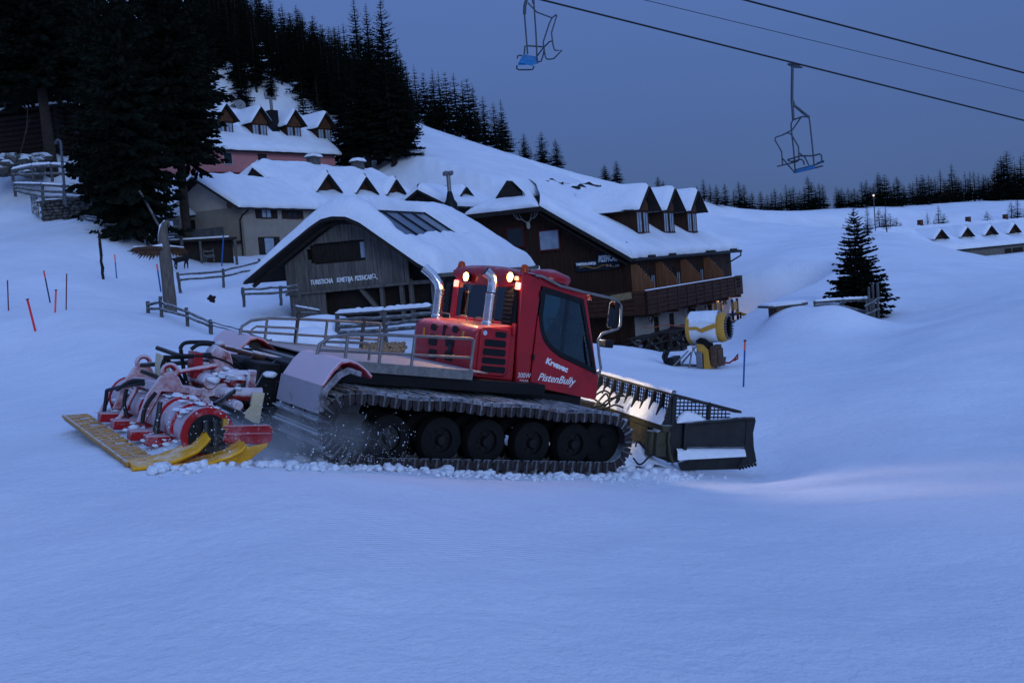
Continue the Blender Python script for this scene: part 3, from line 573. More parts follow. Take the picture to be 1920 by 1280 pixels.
# central yoke with lifting eyes
m = MB(tx)
def eyeplate(y):
    o = [(.42, .28), (.52, .62), (.60, .74), (.66, .84), (.74, .90), (.83, .90), (.90, .84), (.95, .74), (1.10, .72), (1.28, .60), (1.40, .35), (1.30, .35), (1.18, .56), (1.0, .64), (.7, .66), (.52, .28)]
    m.prism(o, xz, y, y+.06)
eyeplate(1.55); eyeplate(2.95)
for y in (1.58, 2.98): m.tube([(.79+.085*math.cos(a), y, .91+.085*math.sin(a)) for a in np.linspace(0, 2*math.pi, 17)[:-1]], .035, 6, True)
m.beam((.72, 1.6, .72), (.72, 2.95, .66), .18, .12); m.beam((1.1, 1.5, .66), (1.1, 3.0, .64), .14, .10)
m.build('yoke', REDF, ti, bevel=.012)
m = MB(tx)
for pp in ([(.45, 2.9, .55), (.55, 2.4, .72), (.8, 1.9, .72)], [(.4, 3.3, .5), (.5, 2.7, .62), (.62, 2.2, .70), (.9, 1.8, .74)], [(.4, 3.3, .5), (.38, 3.25, .35), (.36, 3.2, .2)], [(.42, 2.2, .62), (.38, 2.1, .45), (.42, 2.05, .28)], [(.6, 1.45, .66), (.48, 1.4, .5), (.44, 1.36, .3)]): m.tube(hose(pp), .025, 8)
m.build('tiller_hose', HOSE, ti, smooth=70)
m = MB(tx)
for (a, b) in ((405, 765), (520, 830), (670, 925), (812, 972)):
    q = TH(a, b, 2, .17); y = float(q[1]); x = float(q[0]); m = MB(tx); m.bb((x, y-.10, .11), (x+.42, y+.10, .23)); m.build('finisher_arm', REDF2, ti, bevel=.012)
m = MB(tx)
for i in range(80):
    y = rnd.uniform(.15, LT-.15); a = rnd.gauss(95, 38); r_ = ra+.03; s = rnd.uniform(.015, .055); m.ball((cxx+r_*math.cos(rad(a)), y, czz+r_*math.sin(rad(a))), (s*1.3, s*2.0, s*.4), 9, 6, .3)
for i in range(40): s = rnd.uniform(.015, .05); m.ball((rnd.uniform(.35, .7), rnd.uniform(.4, LT), .12+rnd.uniform(0, .08)), (s*1.5, s*2, s*.6), 8, 6, .2)
m.build('caked_snow', SNOW, ti, smooth=80)['kind'] = 'stuff'
for (a, b) in (((.55, 1.0, .60), (.5, .95, .18)), ((.6, 2.45, .62), (.42, 2.5, .2)), ((1.25, 1.2, .55), (1.7, 1.5, .75)), ((1.25, 3.2, .55), (1.7, 2.6, .78)), ((.75, 1.58, .88), (1.5, 1.9, .98)), ((.75, 2.95, .88), (1.5, 2.3, 1.0)), ((.5, 3.5, .5), (.4, 3.6, .15)), ((1.1, .5, .62), (1.5, .9, .45))): m = MB(tx); m.tube([a, tuple(np.array(a)*.55+np.array(b)*.45), b], [.03, .03, .045], 8); m.build('tie_rod', REDF if rnd.random() < .6 else DKSTEEL, ti, smooth=50)
m = MB()
for i in range(45): s = rnd.uniform(.02, .075); m.ball((rnd.uniform(-3.1, -2.35), rnd.uniform(-.6, .6), rnd.uniform(.66, .92)), (s*1.3, s*1.4, s*.6), 8, 6, .2)
m.build('caked_snow', SNOW, gr, smooth=80)['kind'] = 'stuff'
# comb (rear finisher) : ribbed flexible mat
m = MB(tx); ny = 90; rows = []
for j in range(ny+1):
    y = LT*j/ny; rows.append([(x+.012*math.sin(j*2.1), y, .03+.05*x/.9+.012*(1 if (j % 3 == 0) else 0)*(1 if x < .32 else 0)) for x in (0, .08, .16, .24, .32)])
m.grid(rows); m.grid([[(p[0], p[1], p[2]-.03) for p in r] for r in rows])
sh = m.build('comb', mat('snowy_comb_mat', (.45, .32, .20), .8, 0, .3, 5, .3, frost=.97, fthr=-.35), ti); m = MB(tx)
for j in range(0, 52): y = LT*(j+.5)/52; x0 = rnd.choice((.0, .0, .02, .1)); x1 = rnd.choice((.12, .2, .3, .31)); m.beam((x0, y, .06), (x1, y+rnd.uniform(-.02, .02), .082), .026, .022)
m.tube([(0, -.02, .05), (0, LT, .05)], .028, 8); m.tube([(.15, .3, .065), (.15, LT, .065)], .014, 6)
m.build('comb_slats', COMB, sh)
m = MB(tx); rows = [[(x, LT*j/30, .05+.16*((x-.3)/.4)**2+.012*noise.noise(Vector((x*6, j*.8, 0)))) for x in (.30, .36, .44, .52, .60, .70)] for j in range(31)]
m.grid(rows); m.build('finisher_panel', mat('frosted_panel', (.30, .2, .12), .7, 0, .3, 5, .2, frost=.95, fthr=-.4), ti, smooth=60)
m = MB(tx); m.tube([(.30, .35, .06), (.33, LT, .06)], .016, 6); m.build('finisher_edge', COMB, ti)
# yellow side skids : two curled blades plus the dark red end wing
m = MB(tx)
def skid(pts, w, th):
    rows = []
    for i, (x, z, y) in enumerate(pts):
        rows.append([(x, y-w/2, z), (x, y-w*.2, z+th*.5), (x, y, z+th*.25), (x, y+w*.2, z+th*.6), (x, y+w/2, z+th*.1)])
    m.grid(rows); m.grid([[(p[0], p[1], p[2]-.03) for p in r] for r in rows])
    m.tube([r[0] for r in rows], .022, 6); m.tube([r[-1] for r in rows], .018, 6)
skid([(0, .03, .0), (.2, .045, .0), (.4, .09, 0), (.55, .14, .02), (.68, .20, .03), (.76, .28, .04), (.80, .34, .04)], .46, .09)
m.build('skid', YEL, ti, smooth=60)
m = MB(tx); skid([(.35, .03, -.10), (.6, .045, -.12), (.8, .08, -.12), (1.0, .14, -.12), (1.12, .20, -.12), (1.18, .26, -.11)], .36, .07); m.build('skid', YEL, ti, smooth=60)
m = MB(tx); m.tube([(.0, -.2, .03), (.15, -.2, .03), (.35, -.2, .05), (.5, -.2, .04), (.7, -.2, .03), (.9, -.22, .05), (1.1, -.2, .12)], .035, 7); m.build('skid_edge', YEL, ti, smooth=60)
m = MB(tx)
m.prism([(1.0, .27), (1.05, .44), (1.52, .45), (1.57, .41), (1.57, .27), (1.52, .22), (1.2, .24)], xz, -.02, .03); m.bb((1.0, -.035, .33), (1.55, -.02, .36)); m.bb((1.0, -.035, .42), (1.5, -.02, .45)); m.build('side_wing', REDF2, ti, bevel=.01)
m = MB(tx); m.prism([(1.0, .16), (1.52, .245), (1.5, .20), (1.26, .02), (1.16, .0), (1.08, .04)], xz, -.05, -.02); m.build('side_wing_scraper', YEL, ti, bevel=.006)
m = MB(tx)
for x in (.83, .93): m.cyl((x, .02, .24), (x-.02, .02, .50), .03, 10); m.cyl((x, .02, .20), (x, .02, .34), .045, 10)
m.bb((.72, -.02, .15), (1.15, .08, .21)); m.build('hydraulic_motor', DKSTEEL, ti)
m = MB(tx); m.bb((1.0, -.005, .40), (1.06, .06, .52)); m.build('warning_plate', YELP, ti)
# ------------------------------------------------------------------ front blade, swung 10 degrees to the right of the vehicle
BF = Frame(P(1262, 737, 15.2), 25, 8, 4.5); bx = BF.sub(VF)
LB = 3.6
m = MB(bx)
prof = [(.10, -1.10), (.02, -.95), (-.03, -.75), (-.03, -.55), (.0, -.50), (.04, -.50), (.02, -.55), (.02, -.75), (.06, -.93), (.14, -1.08)]
m.prism(prof, xz, -.02, LB); m.bb((-.14, -.02, -.60), (.02, LB, -.50)); m.bb((-.02, 0, -.045), (.06, LB, 0))
bl = m.build('plow_blade', mat('olive_steel', (.06, .055, .035), .5, .3, .35, 6, .2, frost=.5, fthr=.5), gr, bevel=.008)
m = MB(bx); k = 0; y = 0.02
while y < LB: m.prism([(-.11, -.50), (-.0, -.045), (.05, -.045), (.04, -.5)], xz, y, y+.035); y += .245
m.build('blade_rib', BLKF, bl)
m = MB(bx); y = .06
while y < LB-.05:                     # lattice above the mouldboard
    m.bb((.022, y, -.5), (.034, y+.012, -.045)); y += .062
for z in (-.09, -.15, -.21, -.27, -.33, -.39, -.45): m.bb((.020, .04, z), (.032, LB, z+.018))
m.build('grille', BLK, bl)
m = MB(bx); rows = []
for j in range(61):
    y = .03+(LB-.06)*j/60; hh = .27+.09*noise.noise(Vector((y*2.2, 0, 4)))-.05*(1 if (int(y/.245) % 3 == 0) else 0)
    rows.append([(-.15, y, -.50), (-.13, y, -.47), (-.07, y, -.50+hh*.55), (-.02, y, -.50+hh*.9), (.015, y, -.50+hh), (.018, y, -.5)])
m.grid(rows); rows = []
for j in range(81):
    y = LB*j/80+.0; hh = .05+.03*noise.noise(Vector((y*5, 2, 4))); rows.append([(-.03, y, 0), (-.015, y, hh*.8), (.03, y, hh), (.06, y, hh*.7), (.065, y, 0)])
m.grid(rows); m.build('snow_load', SNOW, bl, smooth=80)
# right wing folded forward
WF = Frame(P(1262, 737, 15.2), 8, 6, 4.5); wx = WF.sub(VF)
m = MB(wx); m.prism([(.0, .0), (1.12, -.27), (1.13, -.31), (1.0, -.30), (.0, -.05)], xz, 0, .05); m.bb((.0, .0, -1.0), (.06, .06, -.02)); m.bb((.58, .0, -.42), (.62, .05, -.14))
m.prism([(-.02, -.44), (.24, -.46), (.24, -1.0), (.16, -1.1), (-.02, -1.1)], xz, .03, .08); wg = m.build('blade_wing', BLKF, bl, bevel=.006)
m = MB(wx)
for i in range(14):
    x = .06+.062*i; zt = -.05-.24*x
    if zt > -.43: m.bb((x, .02, -.45), (x+.016, .03, zt))
for i in range(7):
    z = -.10-.058*i; x1 = min(1.05, (-z-.03)/.25); x0 = .05; m.bb((x0, .018, z), (min(.95, .05+x1) if z > -.3 else .95, .032, z+.02))
m.build('grille', BLK, wg)
m = MB(wx); m.prism([(.16, -.46), (1.2, -.365), (1.33, -.37), (1.36, -.42), (1.33, -.62), (1.36, -.85), (1.42, -1.08), (1.3, -1.15), (1.14, -1.20), (.2, -1.22), (.14, -1.1), (.5, -.98), (1.0, -.9), (1.18, -.87), (1.2, -.84), (.25, -.86), (.22, -.5)], xz, -.02, .03)
m.prism([(.24, -.86), (1.21, -.85), (1.2, -.40), (.2, -.47)], xz, .0, .02); m.tube([(.2, -.03, -.475), (1.2, -.03, -.385), (1.33, -.03, -.39)], .035, 8); m.tube([(1.21, -.025, -.41), (1.21, -.025, -.95), (1.10, -.025, -1.18)], .014, 6); m.bb((.21, -.035, -.86), (1.2, -.01, -.84)); m.bb((.20, -.05, -.95), (.26, .0, -.47))
for i in range(6): m.bb((1.14+.05*i, -.03, -1.21+.012*i), (1.17+.05*i, .03, -1.16+.012*i))
m.build('side_plate', BLKF, wg, bevel=.008)
m = MB(wx); rows = []
for i in range(31):
    x = .10+1.1*i/30; hh = .10+.05*noise.noise(Vector((x*3, 3, 3))); rows.append([(x, -.12, -.98-.05*(1-x)), (x, -.08, -.93+hh*.3), (x, -.03, -.88+hh*.1), (x, .0, -.87)])
m.grid(rows); rows = []
for i in range(31):
    x = .08+.55*i/30; hh = .20*math.sin(math.pi*(i/30)**.6)*(.8+.3*noise.noise(Vector((x*6, 1, 3)))); rows.append([(x, -.03, -.47+.08*x), (x, -.02, -.45+hh*.7), (x, .01, -.45+hh), (x, .06, -.45+hh), (x, .1, -.46)])
m.grid(rows); m.build('snow_load', SNOW, wg, smooth=80)
# left wing (hidden behind the cab from here)
WL = Frame(BF.w((0, LB, 0)), 50, 8, 4.5); wl = WL.sub(VF)
m = MB(wl); m.prism([(.0, .0), (1.12, -.27), (1.3, -.37), (1.33, -.62), (1.4, -1.08), (1.14, -1.2), (0, -1.1)], xz, -.03, .03); m.build('blade_wing', BLKF, bl, bevel=.006)
# push frame, hoses, snow heap behind the blade
m = MB(); pb = [tx_ for tx_ in (VF.l(BF.w((-.05, 1.2, -.75))), VF.l(BF.w((-.05, 2.4, -.75))))]
m.beam((2.3, -.4, .55), pb[0], .14, .16); m.beam((2.3, .4, .55), pb[1], .14, .16); m.cyl((2.4, 0, .85), VF.l(BF.w((-.05, 1.8, -.55))), .06, 12); m.bb((2.4, -.7, .4), (2.7, .7, .8))
m.build('push_frame', DKSTEEL, gr, bevel=.01)
m = MB(bx); m.prism([(-.12, -.52), (-.02, -.55), (-.03, -1.0), (-.15, -.9)], xz, .42, .98); m.prism([(-.2, -.62), (.0, -.50), (.0, -1.0), (-.2, -1.0)], xz, .03, .22); m.cyl((-.18, .20, -1.0), (-.18, .20, -.62), .09, 14); m.build('hinge_block', mat('olive_steel', (.06, .055, .035)), bl, bevel=.01)
m = MB()
for y, pp in ((-.55, [(1205, 800), (1230, 780), (1265, 770), (1290, 790), (1280, 830)]), (-.6, [(1200, 815), (1260, 850), (1310, 815), (1370, 795)]), (-.7, [(1190, 860), (1240, 850), (1290, 815), (1345, 810), (1330, 840)]), (-.75, [(1180, 870), (1260, 870), (1320, 850), (1365, 865)]), (-.5, [(1230, 890), (1280, 840), (1330, 800), (1375, 800)]), (-.65, [(1185, 880), (1250, 800), (1275, 790), (1290, 850), (1280, 890)])):
    m = MB(); m.tube(hose([VF.hit(*z1(a, b), 1, y) for a, b in pp]), .016, 7); m.build('blade_hose', HOSE, gr, smooth=70)
for pp in ([(660, 1000), (700, 1050), (740, 1050), (800, 990), (860, 965)], [(680, 900), (690, 860), (720, 860), (790, 940)]): m = MB(); m.tube(hose([VF.hit(*z3(a, b), 1, -1.7) for a, b in pp]), .014, 7); m.build('blade_hose', HOSE, gr, smooth=70)
m = MB(bx); rows = []
for j in range(25):
    y = -.05+2.3*j/24; r_ = []
    for i in range(13):
        x = -1.0+1.0*i/12; e = math.sin(math.pi*min(1, (i+.5)/9)) if i < 9 else 1-.7*(i-9)/4
        r_.append((x, y, -1.22+.45*max(0, e)*(math.sin(math.pi*min(1, j/24+.1)))*(.8+.5*noise.noise(Vector((x*3, y*3, 1))))))
    rows.append(r_)
m.grid(rows); m.build('snow_heap', SNOW, bl, smooth=80)
# head lamps under the cab nose light the blade and the snow ahead
for y in (-.75, .6):
    m = MB(); m.cyl((2.66, y, 1.12), (2.74, y, 1.12), .085, 18); hl = m.build('headlight', BLK, gr); m = MB(); m.cyl((2.735, y, 1.12), (2.748, y, 1.12), .07, 18); m.build('lamp_lens', HEADL, hl)
def spot(name, loc, target, e, col, size, blend=.6, par=gr, soft=.06):
    la = bpy.data.lights.new(name, 'SPOT'); la.energy = e; la.color = col; la.spot_size = rad(size); la.spot_blend = blend; la.shadow_soft_size = soft
    o = bpy.data.objects.new(name, la); C.objects.link(o); o.parent = par; o.location = loc; d = Vector(target)-Vector(loc); o.rotation_euler = d.to_track_quat('-Z', 'Y').to_euler(); return o
spot('headlight_beam', (2.80, -.75, 1.13), tuple(VF.l(BF.w((0, 1.5, -.4)))), 42, (1, .80, .55), 130)
spot('headlight_beam', (2.80, .6, 1.13), tuple(VF.l(BF.w((0, 2.6, -.4)))), 42, (1, .80, .55), 130)
spot('roof_beam', (2.45, -.6, 2.42), tuple(VF.l(G(1850, 9.2))), 420, (1, .84, .80), 40, 1.0, soft=.3)
spot('roof_beam', (2.45, .4, 2.42), tuple(VF.l(G(1640, 11.5))), 620, (1, .84, .80), 56, 1.0, soft=.3)
for y in (-.6, .4):
    m = MB(); m.cyl((2.36, y, 2.42), (2.43, y, 2.41), .05, 16); rl = m.build('roof_lamp', BLK, cb); m = MB(); m.cyl((2.43, y, 2.41), (2.438, y, 2.41), .045, 16); m.build('lamp_lens', HEADL, rl)
# churned snow along the tracks and powder thrown up behind
m = MB()
for i in range(1000):
    t = rnd.random(); X = -4.3+8.6*t; w = abs(rnd.gauss(0, .30)); Y = -2.12-w if rnd.random() < .75 else rnd.uniform(-2.2, -.8)
    if X > 2.6: Y = -2.0+rnd.uniform(-.5, .6)
    p = VF.w((X, Y, 0)); s = rnd.choice((.012, .018, .025, .03, .035, .045, .065))*rnd.uniform(.6, 1.2)*(1.1-.6*min(1, w*1.5)); m.ball((p[0], p[1], gz(p[0], p[1])+s*.3), (s*rnd.uniform(.8, 1.5), s*rnd.uniform(.8, 1.5), s*.8), 7, 5, .25)
tag(m.build('churned_snow', SNOW, None, smooth=70), kind='stuff')
m = MB()
for i in range(1700):
    u = rnd.random()**.7; X = -2.5-1.4*u+rnd.gauss(0, .25); Y = -1.55+rnd.gauss(0, .35); Z = abs(rnd.gauss(0, .28))+.02
    if i % 4 == 0: X = rnd.uniform(-2.6, -1.2); Y = -2.2-abs(rnd.gauss(0, .12)); Z = abs(rnd.gauss(.2, .25))
    p = VF.w((X, Y, Z)); s = rnd.choice((.0025, .003, .004, .005, .008))*rnd.uniform(.7, 1.3); m.ball(p, s, 4, 3, .3)
tag(m.build('snow_spray', SNOW, None, smooth=0), kind='stuff')

cl = bpy.data.materials.new('powder_cloud'); cl.use_nodes = True; nt = cl.node_tree; nt.nodes.clear(); o_ = N(nt, 'ShaderNodeOutputMaterial'); pv = N(nt, 'ShaderNodeVolumePrincipled'); pv.inputs['Color'].default_value = (.9, .92, .95, 1)
tcn = N(nt, 'ShaderNodeTexCoord'); vl = N(nt, 'ShaderNodeVectorMath', operation='LENGTH'); mpn = N(nt, 'ShaderNodeMapping'); mpn.inputs['Location'].default_value = (-1, -1, -1); mpn.inputs['Scale'].default_value = (2, 2, 2); nt.links.new(tcn.outputs['Generated'], mpn.inputs[0]); nt.links.new(mpn.outputs[0], vl.inputs[0])
nn = N(nt, 'ShaderNodeTexNoise'); nn.inputs['Scale'].default_value = 2.2; nn.inputs['Detail'].default_value = 3; nt.links.new(tcn.outputs['Object'], nn.inputs['Vector'])
f1_ = N(nt, 'ShaderNodeMapRange'); nt.links.new(vl.outputs['Value'], f1_.inputs['Value']); f1_.inputs['From Min'].default_value = .15; f1_.inputs['From Max'].default_value = .95; f1_.inputs['To Min'].default_value = 1; f1_.inputs['To Max'].default_value = 0
f2_ = N(nt, 'ShaderNodeMapRange'); nt.links.new(nn.outputs['Fac'], f2_.inputs['Value']); f2_.inputs['From Min'].default_value = .35; f2_.inputs['From Max'].default_value = .7; f2_.inputs['To Max'].default_value = 3.0
mm2 = N(nt, 'ShaderNodeMath', operation='MULTIPLY'); nt.links.new(f1_.outputs[0], mm2.inputs[0]); nt.links.new(f2_.outputs[0], mm2.inputs[1]); nt.links.new(mm2.outputs[0], pv.inputs['Density']); nt.links.new(pv.outputs[0], o_.inputs['Volume'])
m = MB(); m.ball((0, 0, 0), (1.25, .75, .42), 24, 14); o = m.build('powder_cloud', cl, None, smooth=80); o.location = tuple(VF.w((-2.5, -1.9, .30))); o.rotation_euler = (0, rad(11), rad(35)); tag(o, kind='stuff')
# ------------------------------------------------------------------ buildings
def snow_quad(name, A, B, Cc, D, th, par, n=26, m=18, edges='blr', w=.35, seed=0, amp=.35, hump=0, rag=.13, lumps=0):
    """snow lying on the roof plane A(eave left) B(eave right) C(ridge right) D(ridge left); rounded on the listed edges"""
    A, B, Cc, D = [np.array(p, float) for p in (A, B, Cc, D)]; nrm = np.cross(B-A, D-A); nrm /= np.linalg.norm(nrm)
    if nrm[2] < 0: nrm = -nrm
    up = nrm*.55+np.array([0, 0, .45]); Lu = (np.linalg.norm(B-A)+np.linalg.norm(Cc-D))/2; Lv = (np.linalg.norm(D-A)+np.linalg.norm(Cc-B))/2
    cs = lambda k, n, e0, e1: (.5-.5*math.cos(math.pi*k/n))
    rows = []; down = (A-D)/np.linalg.norm(A-D)
    for i in range(n+1):
        s_ = cs(i, n, 1, 1); r_ = []
        for j in range(m+1):
            t = cs(j, m, 1, 1); p = (A*(1-s_)+B*s_)*(1-t)+(D*(1-s_)+Cc*s_)*t
            pr = 1
            for ed, dist in (('b', t*Lv), ('t', (1-t)*Lv), ('l', s_*Lu), ('r', (1-s_)*Lu)):
                if ed in edges: q = min(1, dist/w); pr *= math.sqrt(max(0, 1-(1-q)**2))
            nz = noise.noise(Vector((p[0]*.5+seed, p[1]*.5, p[2]*.3)))*amp+noise.noise(Vector((p[0]*1.7+seed, p[1]*1.7, 4)))*amp*.35
            p = p+up*(th*pr*(1+nz)+.01)
            if hump: p = p+np.array([0, 0, hump*math.sin(math.pi*s_)*math.sin(math.pi*min(1, t*1.05))*pr])
            if 'b' in edges and t < .15: p = p+down*(rag*(1-t/.15)*noise.noise(Vector((s_*Lu*1.3+seed, seed, 1)))+.10*math.sin(math.pi*min(1, t*Lv/w)))
            r_.append(p)
        rows.append(r_)
    m_ = MB(); m_.grid(rows)
    for j, fl in ((0, 'b'),): m_.grid([[r[j] for r in rows], [A*(1-cs(i, n, 1, 1))+B*cs(i, n, 1, 1)-nrm*.03 for i in range(n+1)]])
    return m_.build(name, SNOW, par, smooth=75)
def slab(m, A, B, Cc, D, th):
    A, B, Cc, D = [np.array(p, float) for p in (A, B, Cc, D)]; nrm = np.cross(B-A, D-A); nrm /= np.linalg.norm(nrm)
    if nrm[2] < 0: nrm = -nrm
    q = [A, B, Cc, D]; m.add(q+[p-nrm*th for p in q], [(0, 1, 2, 3), (7, 6, 5, 4), (0, 4, 5, 1), (1, 5, 6, 2), (2, 6, 7, 3), (3, 7, 4, 0)])
def planks(m, u0, u1, step, segs, f, th=.04, jit=.012):
    u = u0; 
    while u < u1-1e-6:
        ue = min(u+step, u1); j = rnd.uniform(0, jit)
        for (za0, zb0, za1, zb1) in segs(u, ue):
            if zb0-za0 > .02 or zb1-za1 > .02: m.prism([(u+.004, za0), (ue-.004, za1), (ue-.004, zb1), (u+.004, zb0)], f, -j-th, 0)
        u = ue
def lin(pts):
    return lambda u: float(np.interp(u, [p[0] for p in pts], [p[1] for p in pts]))
def window(par, c, w, h, axis, frame_m=DARKW, pane_m=PANE, d=.05, name='window', bars=1, sgn=-1):
    """framed window lying on a wall; axis 0: wall faces -x, axis 1: wall faces -y (parent axes); c = centre on the wall face"""
    c = np.array(c, float)
    def bx(m, u0, u1, z0, z1, d0, d1):
        if axis == 0: m.bb((c[0]+sgn*d1, c[1]+u0, c[2]+z0), (c[0]+sgn*d0, c[1]+u1, c[2]+z1))
        else: m.bb((c[0]+u0, c[1]+sgn*d1, c[2]+z0), (c[0]+u1, c[1]+sgn*d0, c[2]+z1))
    m = MB(); t = .07
    bx(m, -w/2, w/2, h/2-t, h/2, -.02, d); bx(m, -w/2-.03, w/2+.03, -h/2-.02, -h/2+t, -.02, d+.03); bx(m, -w/2, -w/2+t, -h/2+t, h/2-t, -.02, d); bx(m, w/2-t, w/2, -h/2+t, h/2-t, -.02, d)
    for k in range(bars): u = -w/2+w*(k+1)/(bars+1); bx(m, u-.025, u+.025, -h/2+t, h/2-t, -.02, d-.01)
    o = m.build(name, frame_m, par); m = MB(); bx(m, -w/2+t, w/2-t, -h/2+t, h/2-t, -.01, .012); m.build('pane', pane_m, o); return o
def dormer(par, cx, yf, zb, hw, ze, za, back, rov=.35, fov=.45, wall_m=BROWN, snow=.22, wins=2, pane=PANE, sgn=1, zback=None, winh=None, shed=None):
    """gabled dormer whose front faces -y"""
    ex = hw+rov; sl = (za-ze)/ex; zs = za-.14-sl*hw
    m = MB(); f = lambda u, v, y: (u, y, v)
    m.prism([(cx-hw, zb), (cx+hw, zb), (cx+hw, zs), (cx, za-.12), (cx-hw, zs)], f, yf, yf+back)
    d = m.build('dormer', wall_m, par)
    m = MB(); zo = za-sl*ex
    for s in (-1, 1): slab(m, (cx+s*ex, yf-fov, zo), (cx+s*ex, yf+back, zo), (cx, yf+back, za), (cx, yf-fov, za), .09)
    for s in (-1, 1): m.beam((cx+s*ex, yf-fov-.02, zo-.06), (cx, yf-fov-.02, za-.06), .05, .15, (0, 1, 0))
    m.build('dormer_roof', FASCIA, d)
    m = MB()
    u = cx-hw+.02
    while u < cx+hw-.05:                  # gable boards
        z0 = ze+.02; z1 = za-.16-abs(u+.06-cx)*sl; 
        if z1 > z0: m.bb((u, yf-.03, z0), (u+.11, yf-.005, z1))
        u += .125
    m.build('gable_boards', GABLB if wall_m is BROWN else BROWN2, d)
    hgt = ze-zb-.15 if winh is None else winh
    for k in range(wins):
        u = cx-hw+2*hw*(k+.5)/wins; window(d, (u, yf, zb+.1+hgt/2), 2*hw/wins-.14, hgt, 1, BROWN2, pane, .04)
    if snow:
        for s, nm in ((-1, 'l'), (1, 'r')):
            q = [(cx+s*ex, yf-fov, zo), (cx+s*ex, yf+back, zo), (cx, yf+back, za), (cx, yf-fov, za)]
            snow_quad('dormer_snow', *q, snow, d, 10, 8, 'bl', .28, cx)
    return d
# ---- hotel
HF = Frame(HO, 61)
ho = thing('chalet_hotel', 'large dark brown wooden chalet with long balcony and three steep dormers', 'hotel', HF)
Lh, Wh = 17.5, 12.9; yr = 6.4; EZ, RZ = 4.50, 8.75
rz = lambda y: EZ+(RZ-EZ)*(y+.35)/(yr+.35) if y <= yr else RZ-(RZ-EZ)*(y-yr)/(yr+.35)
m = MB(); m.bb((.1, .05, 0), (Lh, Wh, 1.55)); m.build('stone_base', WALLW, ho)
m = MB(); m.bb((.12, .1, 1.5), (Lh-.1, Wh-.1, 4.6))
m.prism([(.1, 4.5), (Wh-.1, 4.5), (yr, RZ-.3)], lambda u, v, x: (x, u, v), .12, Lh-.1); m.build('wall_core', DARKW, ho)
m = MB(); hipz = 7.42
planks(m, 0, Wh, .19, lambda a, b: [(-.2, min(rz(a)-.25, hipz), -.2, min(rz(b)-.25, hipz))] if False else [(-.2, 5.2, -.2, 5.2)] if False else [(-.3, min(rz(a)-.2, hipz), -.3, min(rz(b)-.2, hipz))], lambda u, v, w: (w+.04, u, v), .05, .02)
m.bb((-.06, 0, 5.14), (-.02, Wh, 5.24)); m.bb((-.05, -.03, -.3), (.1, .12, 4.4))
m.build('gable_boards', BROWN, ho)
m = MB(); planks(m, .1, Lh, .2, lambda a, b: [(1.75, 4.45, 1.75, 4.45)], lambda u, v, w: (u, w-.0, v), .05, .02); m.build('side_boards', BROWN, ho)
# roof
ov = .55; xe = Lh+.5
m = MB()
A, B, Cc, D = (-.9, -ov, rz(-ov)), (xe, -ov, rz(-ov)), (xe, yr, RZ), (-.1, yr, RZ)
yh = 4.35; yh2 = 2*yr-yh; zh = rz(yh)
slab(m, (-.9, -ov, rz(-ov)), (xe, -ov, rz(-ov)), (xe, yh, zh), (-.9, yh, zh), .16); slab(m, (-.9, yh, zh), (xe, yh, zh), (xe, yr, RZ), (1.9, yr, RZ), .16)
slab(m, (xe, Wh+ov, rz(Wh+ov)), (-.9, Wh+ov, rz(Wh+ov)), (-.9, yh2, zh), (xe, yh2, zh), .16); slab(m, (xe, yh2, zh), (-.9, yh2, zh), (1.9, yr, RZ), (xe, yr, RZ), .16)
slab(m, (-1.1, yh2, zh-.1), (-1.1, yh, zh-.1), (1.9, yr, RZ), (1.9, yr+.01, RZ), .14)
for (a, b) in (((-.92, -ov, rz(-ov)-.12), (-.92, yh, zh-.12)), ((-.92, Wh+ov, rz(Wh+ov)-.12), (-.92, yh2, zh-.12))): m.beam(a, b, .08, .34, (1, 0, 0))
m.beam((-1.12, yh-.2, zh-.18), (-1.12, yh2+.2, zh-.18), .1, .24)
for (a, b) in (((-.6, -.2, rz(-.2)-.45), (-.6, yh, zh-.42)),): m.beam(a, b, .5, .10, (0, 0, 1))
rfh = m.build('roof', FASCIA, ho)
m = MB(); m.tube([(-.9, -ov-.06, rz(-ov)-.06), (xe+.1, -ov-.06, rz(-ov)-.06)], .085, 8); m.tube([(xe, -ov-.06, rz(-ov)-.1), (xe, -ov-.05, rz(-ov)-.35), (xe-1.5, .0, rz(-ov)-.85), (xe-2.2, .1, rz(-ov)-.9)], .05, 8); m.build('gutter', CABLE, rfh)
snow_quad('roof_snow', (-.85, -ov+.05, rz(-ov)), (xe, -ov+.05, rz(-ov)), (xe, yr, RZ), (-.85+2.75*(1-0), yr, RZ), .42, rfh, 60, 30, 'br', .5, 3, .3)
snow_quad('roof_snow', (-.85, -ov+.05, rz(-ov)), (-.2, -ov+.05, rz(-ov)), (2.6, yr, RZ), (-.85, yh, zh), .42, rfh, 16, 30, 'bl', .5, 3, .3)
snow_quad('roof_snow', (xe, Wh+ov, rz(Wh+ov)), (-.9, Wh+ov, rz(Wh+ov)), (1.9, yr, RZ), (xe, yr, RZ), .42, rfh, 30, 20, 'blr', .5, 8, .3)
snow_quad('roof_snow', (-1.1, yh2+.3, zh-.1), (-1.1, yh-.2, zh-.1), (1.9, yr, RZ), (1.9, yr+.02, RZ), .34, rfh, 20, 16, 'blr', .4, 9, .3)
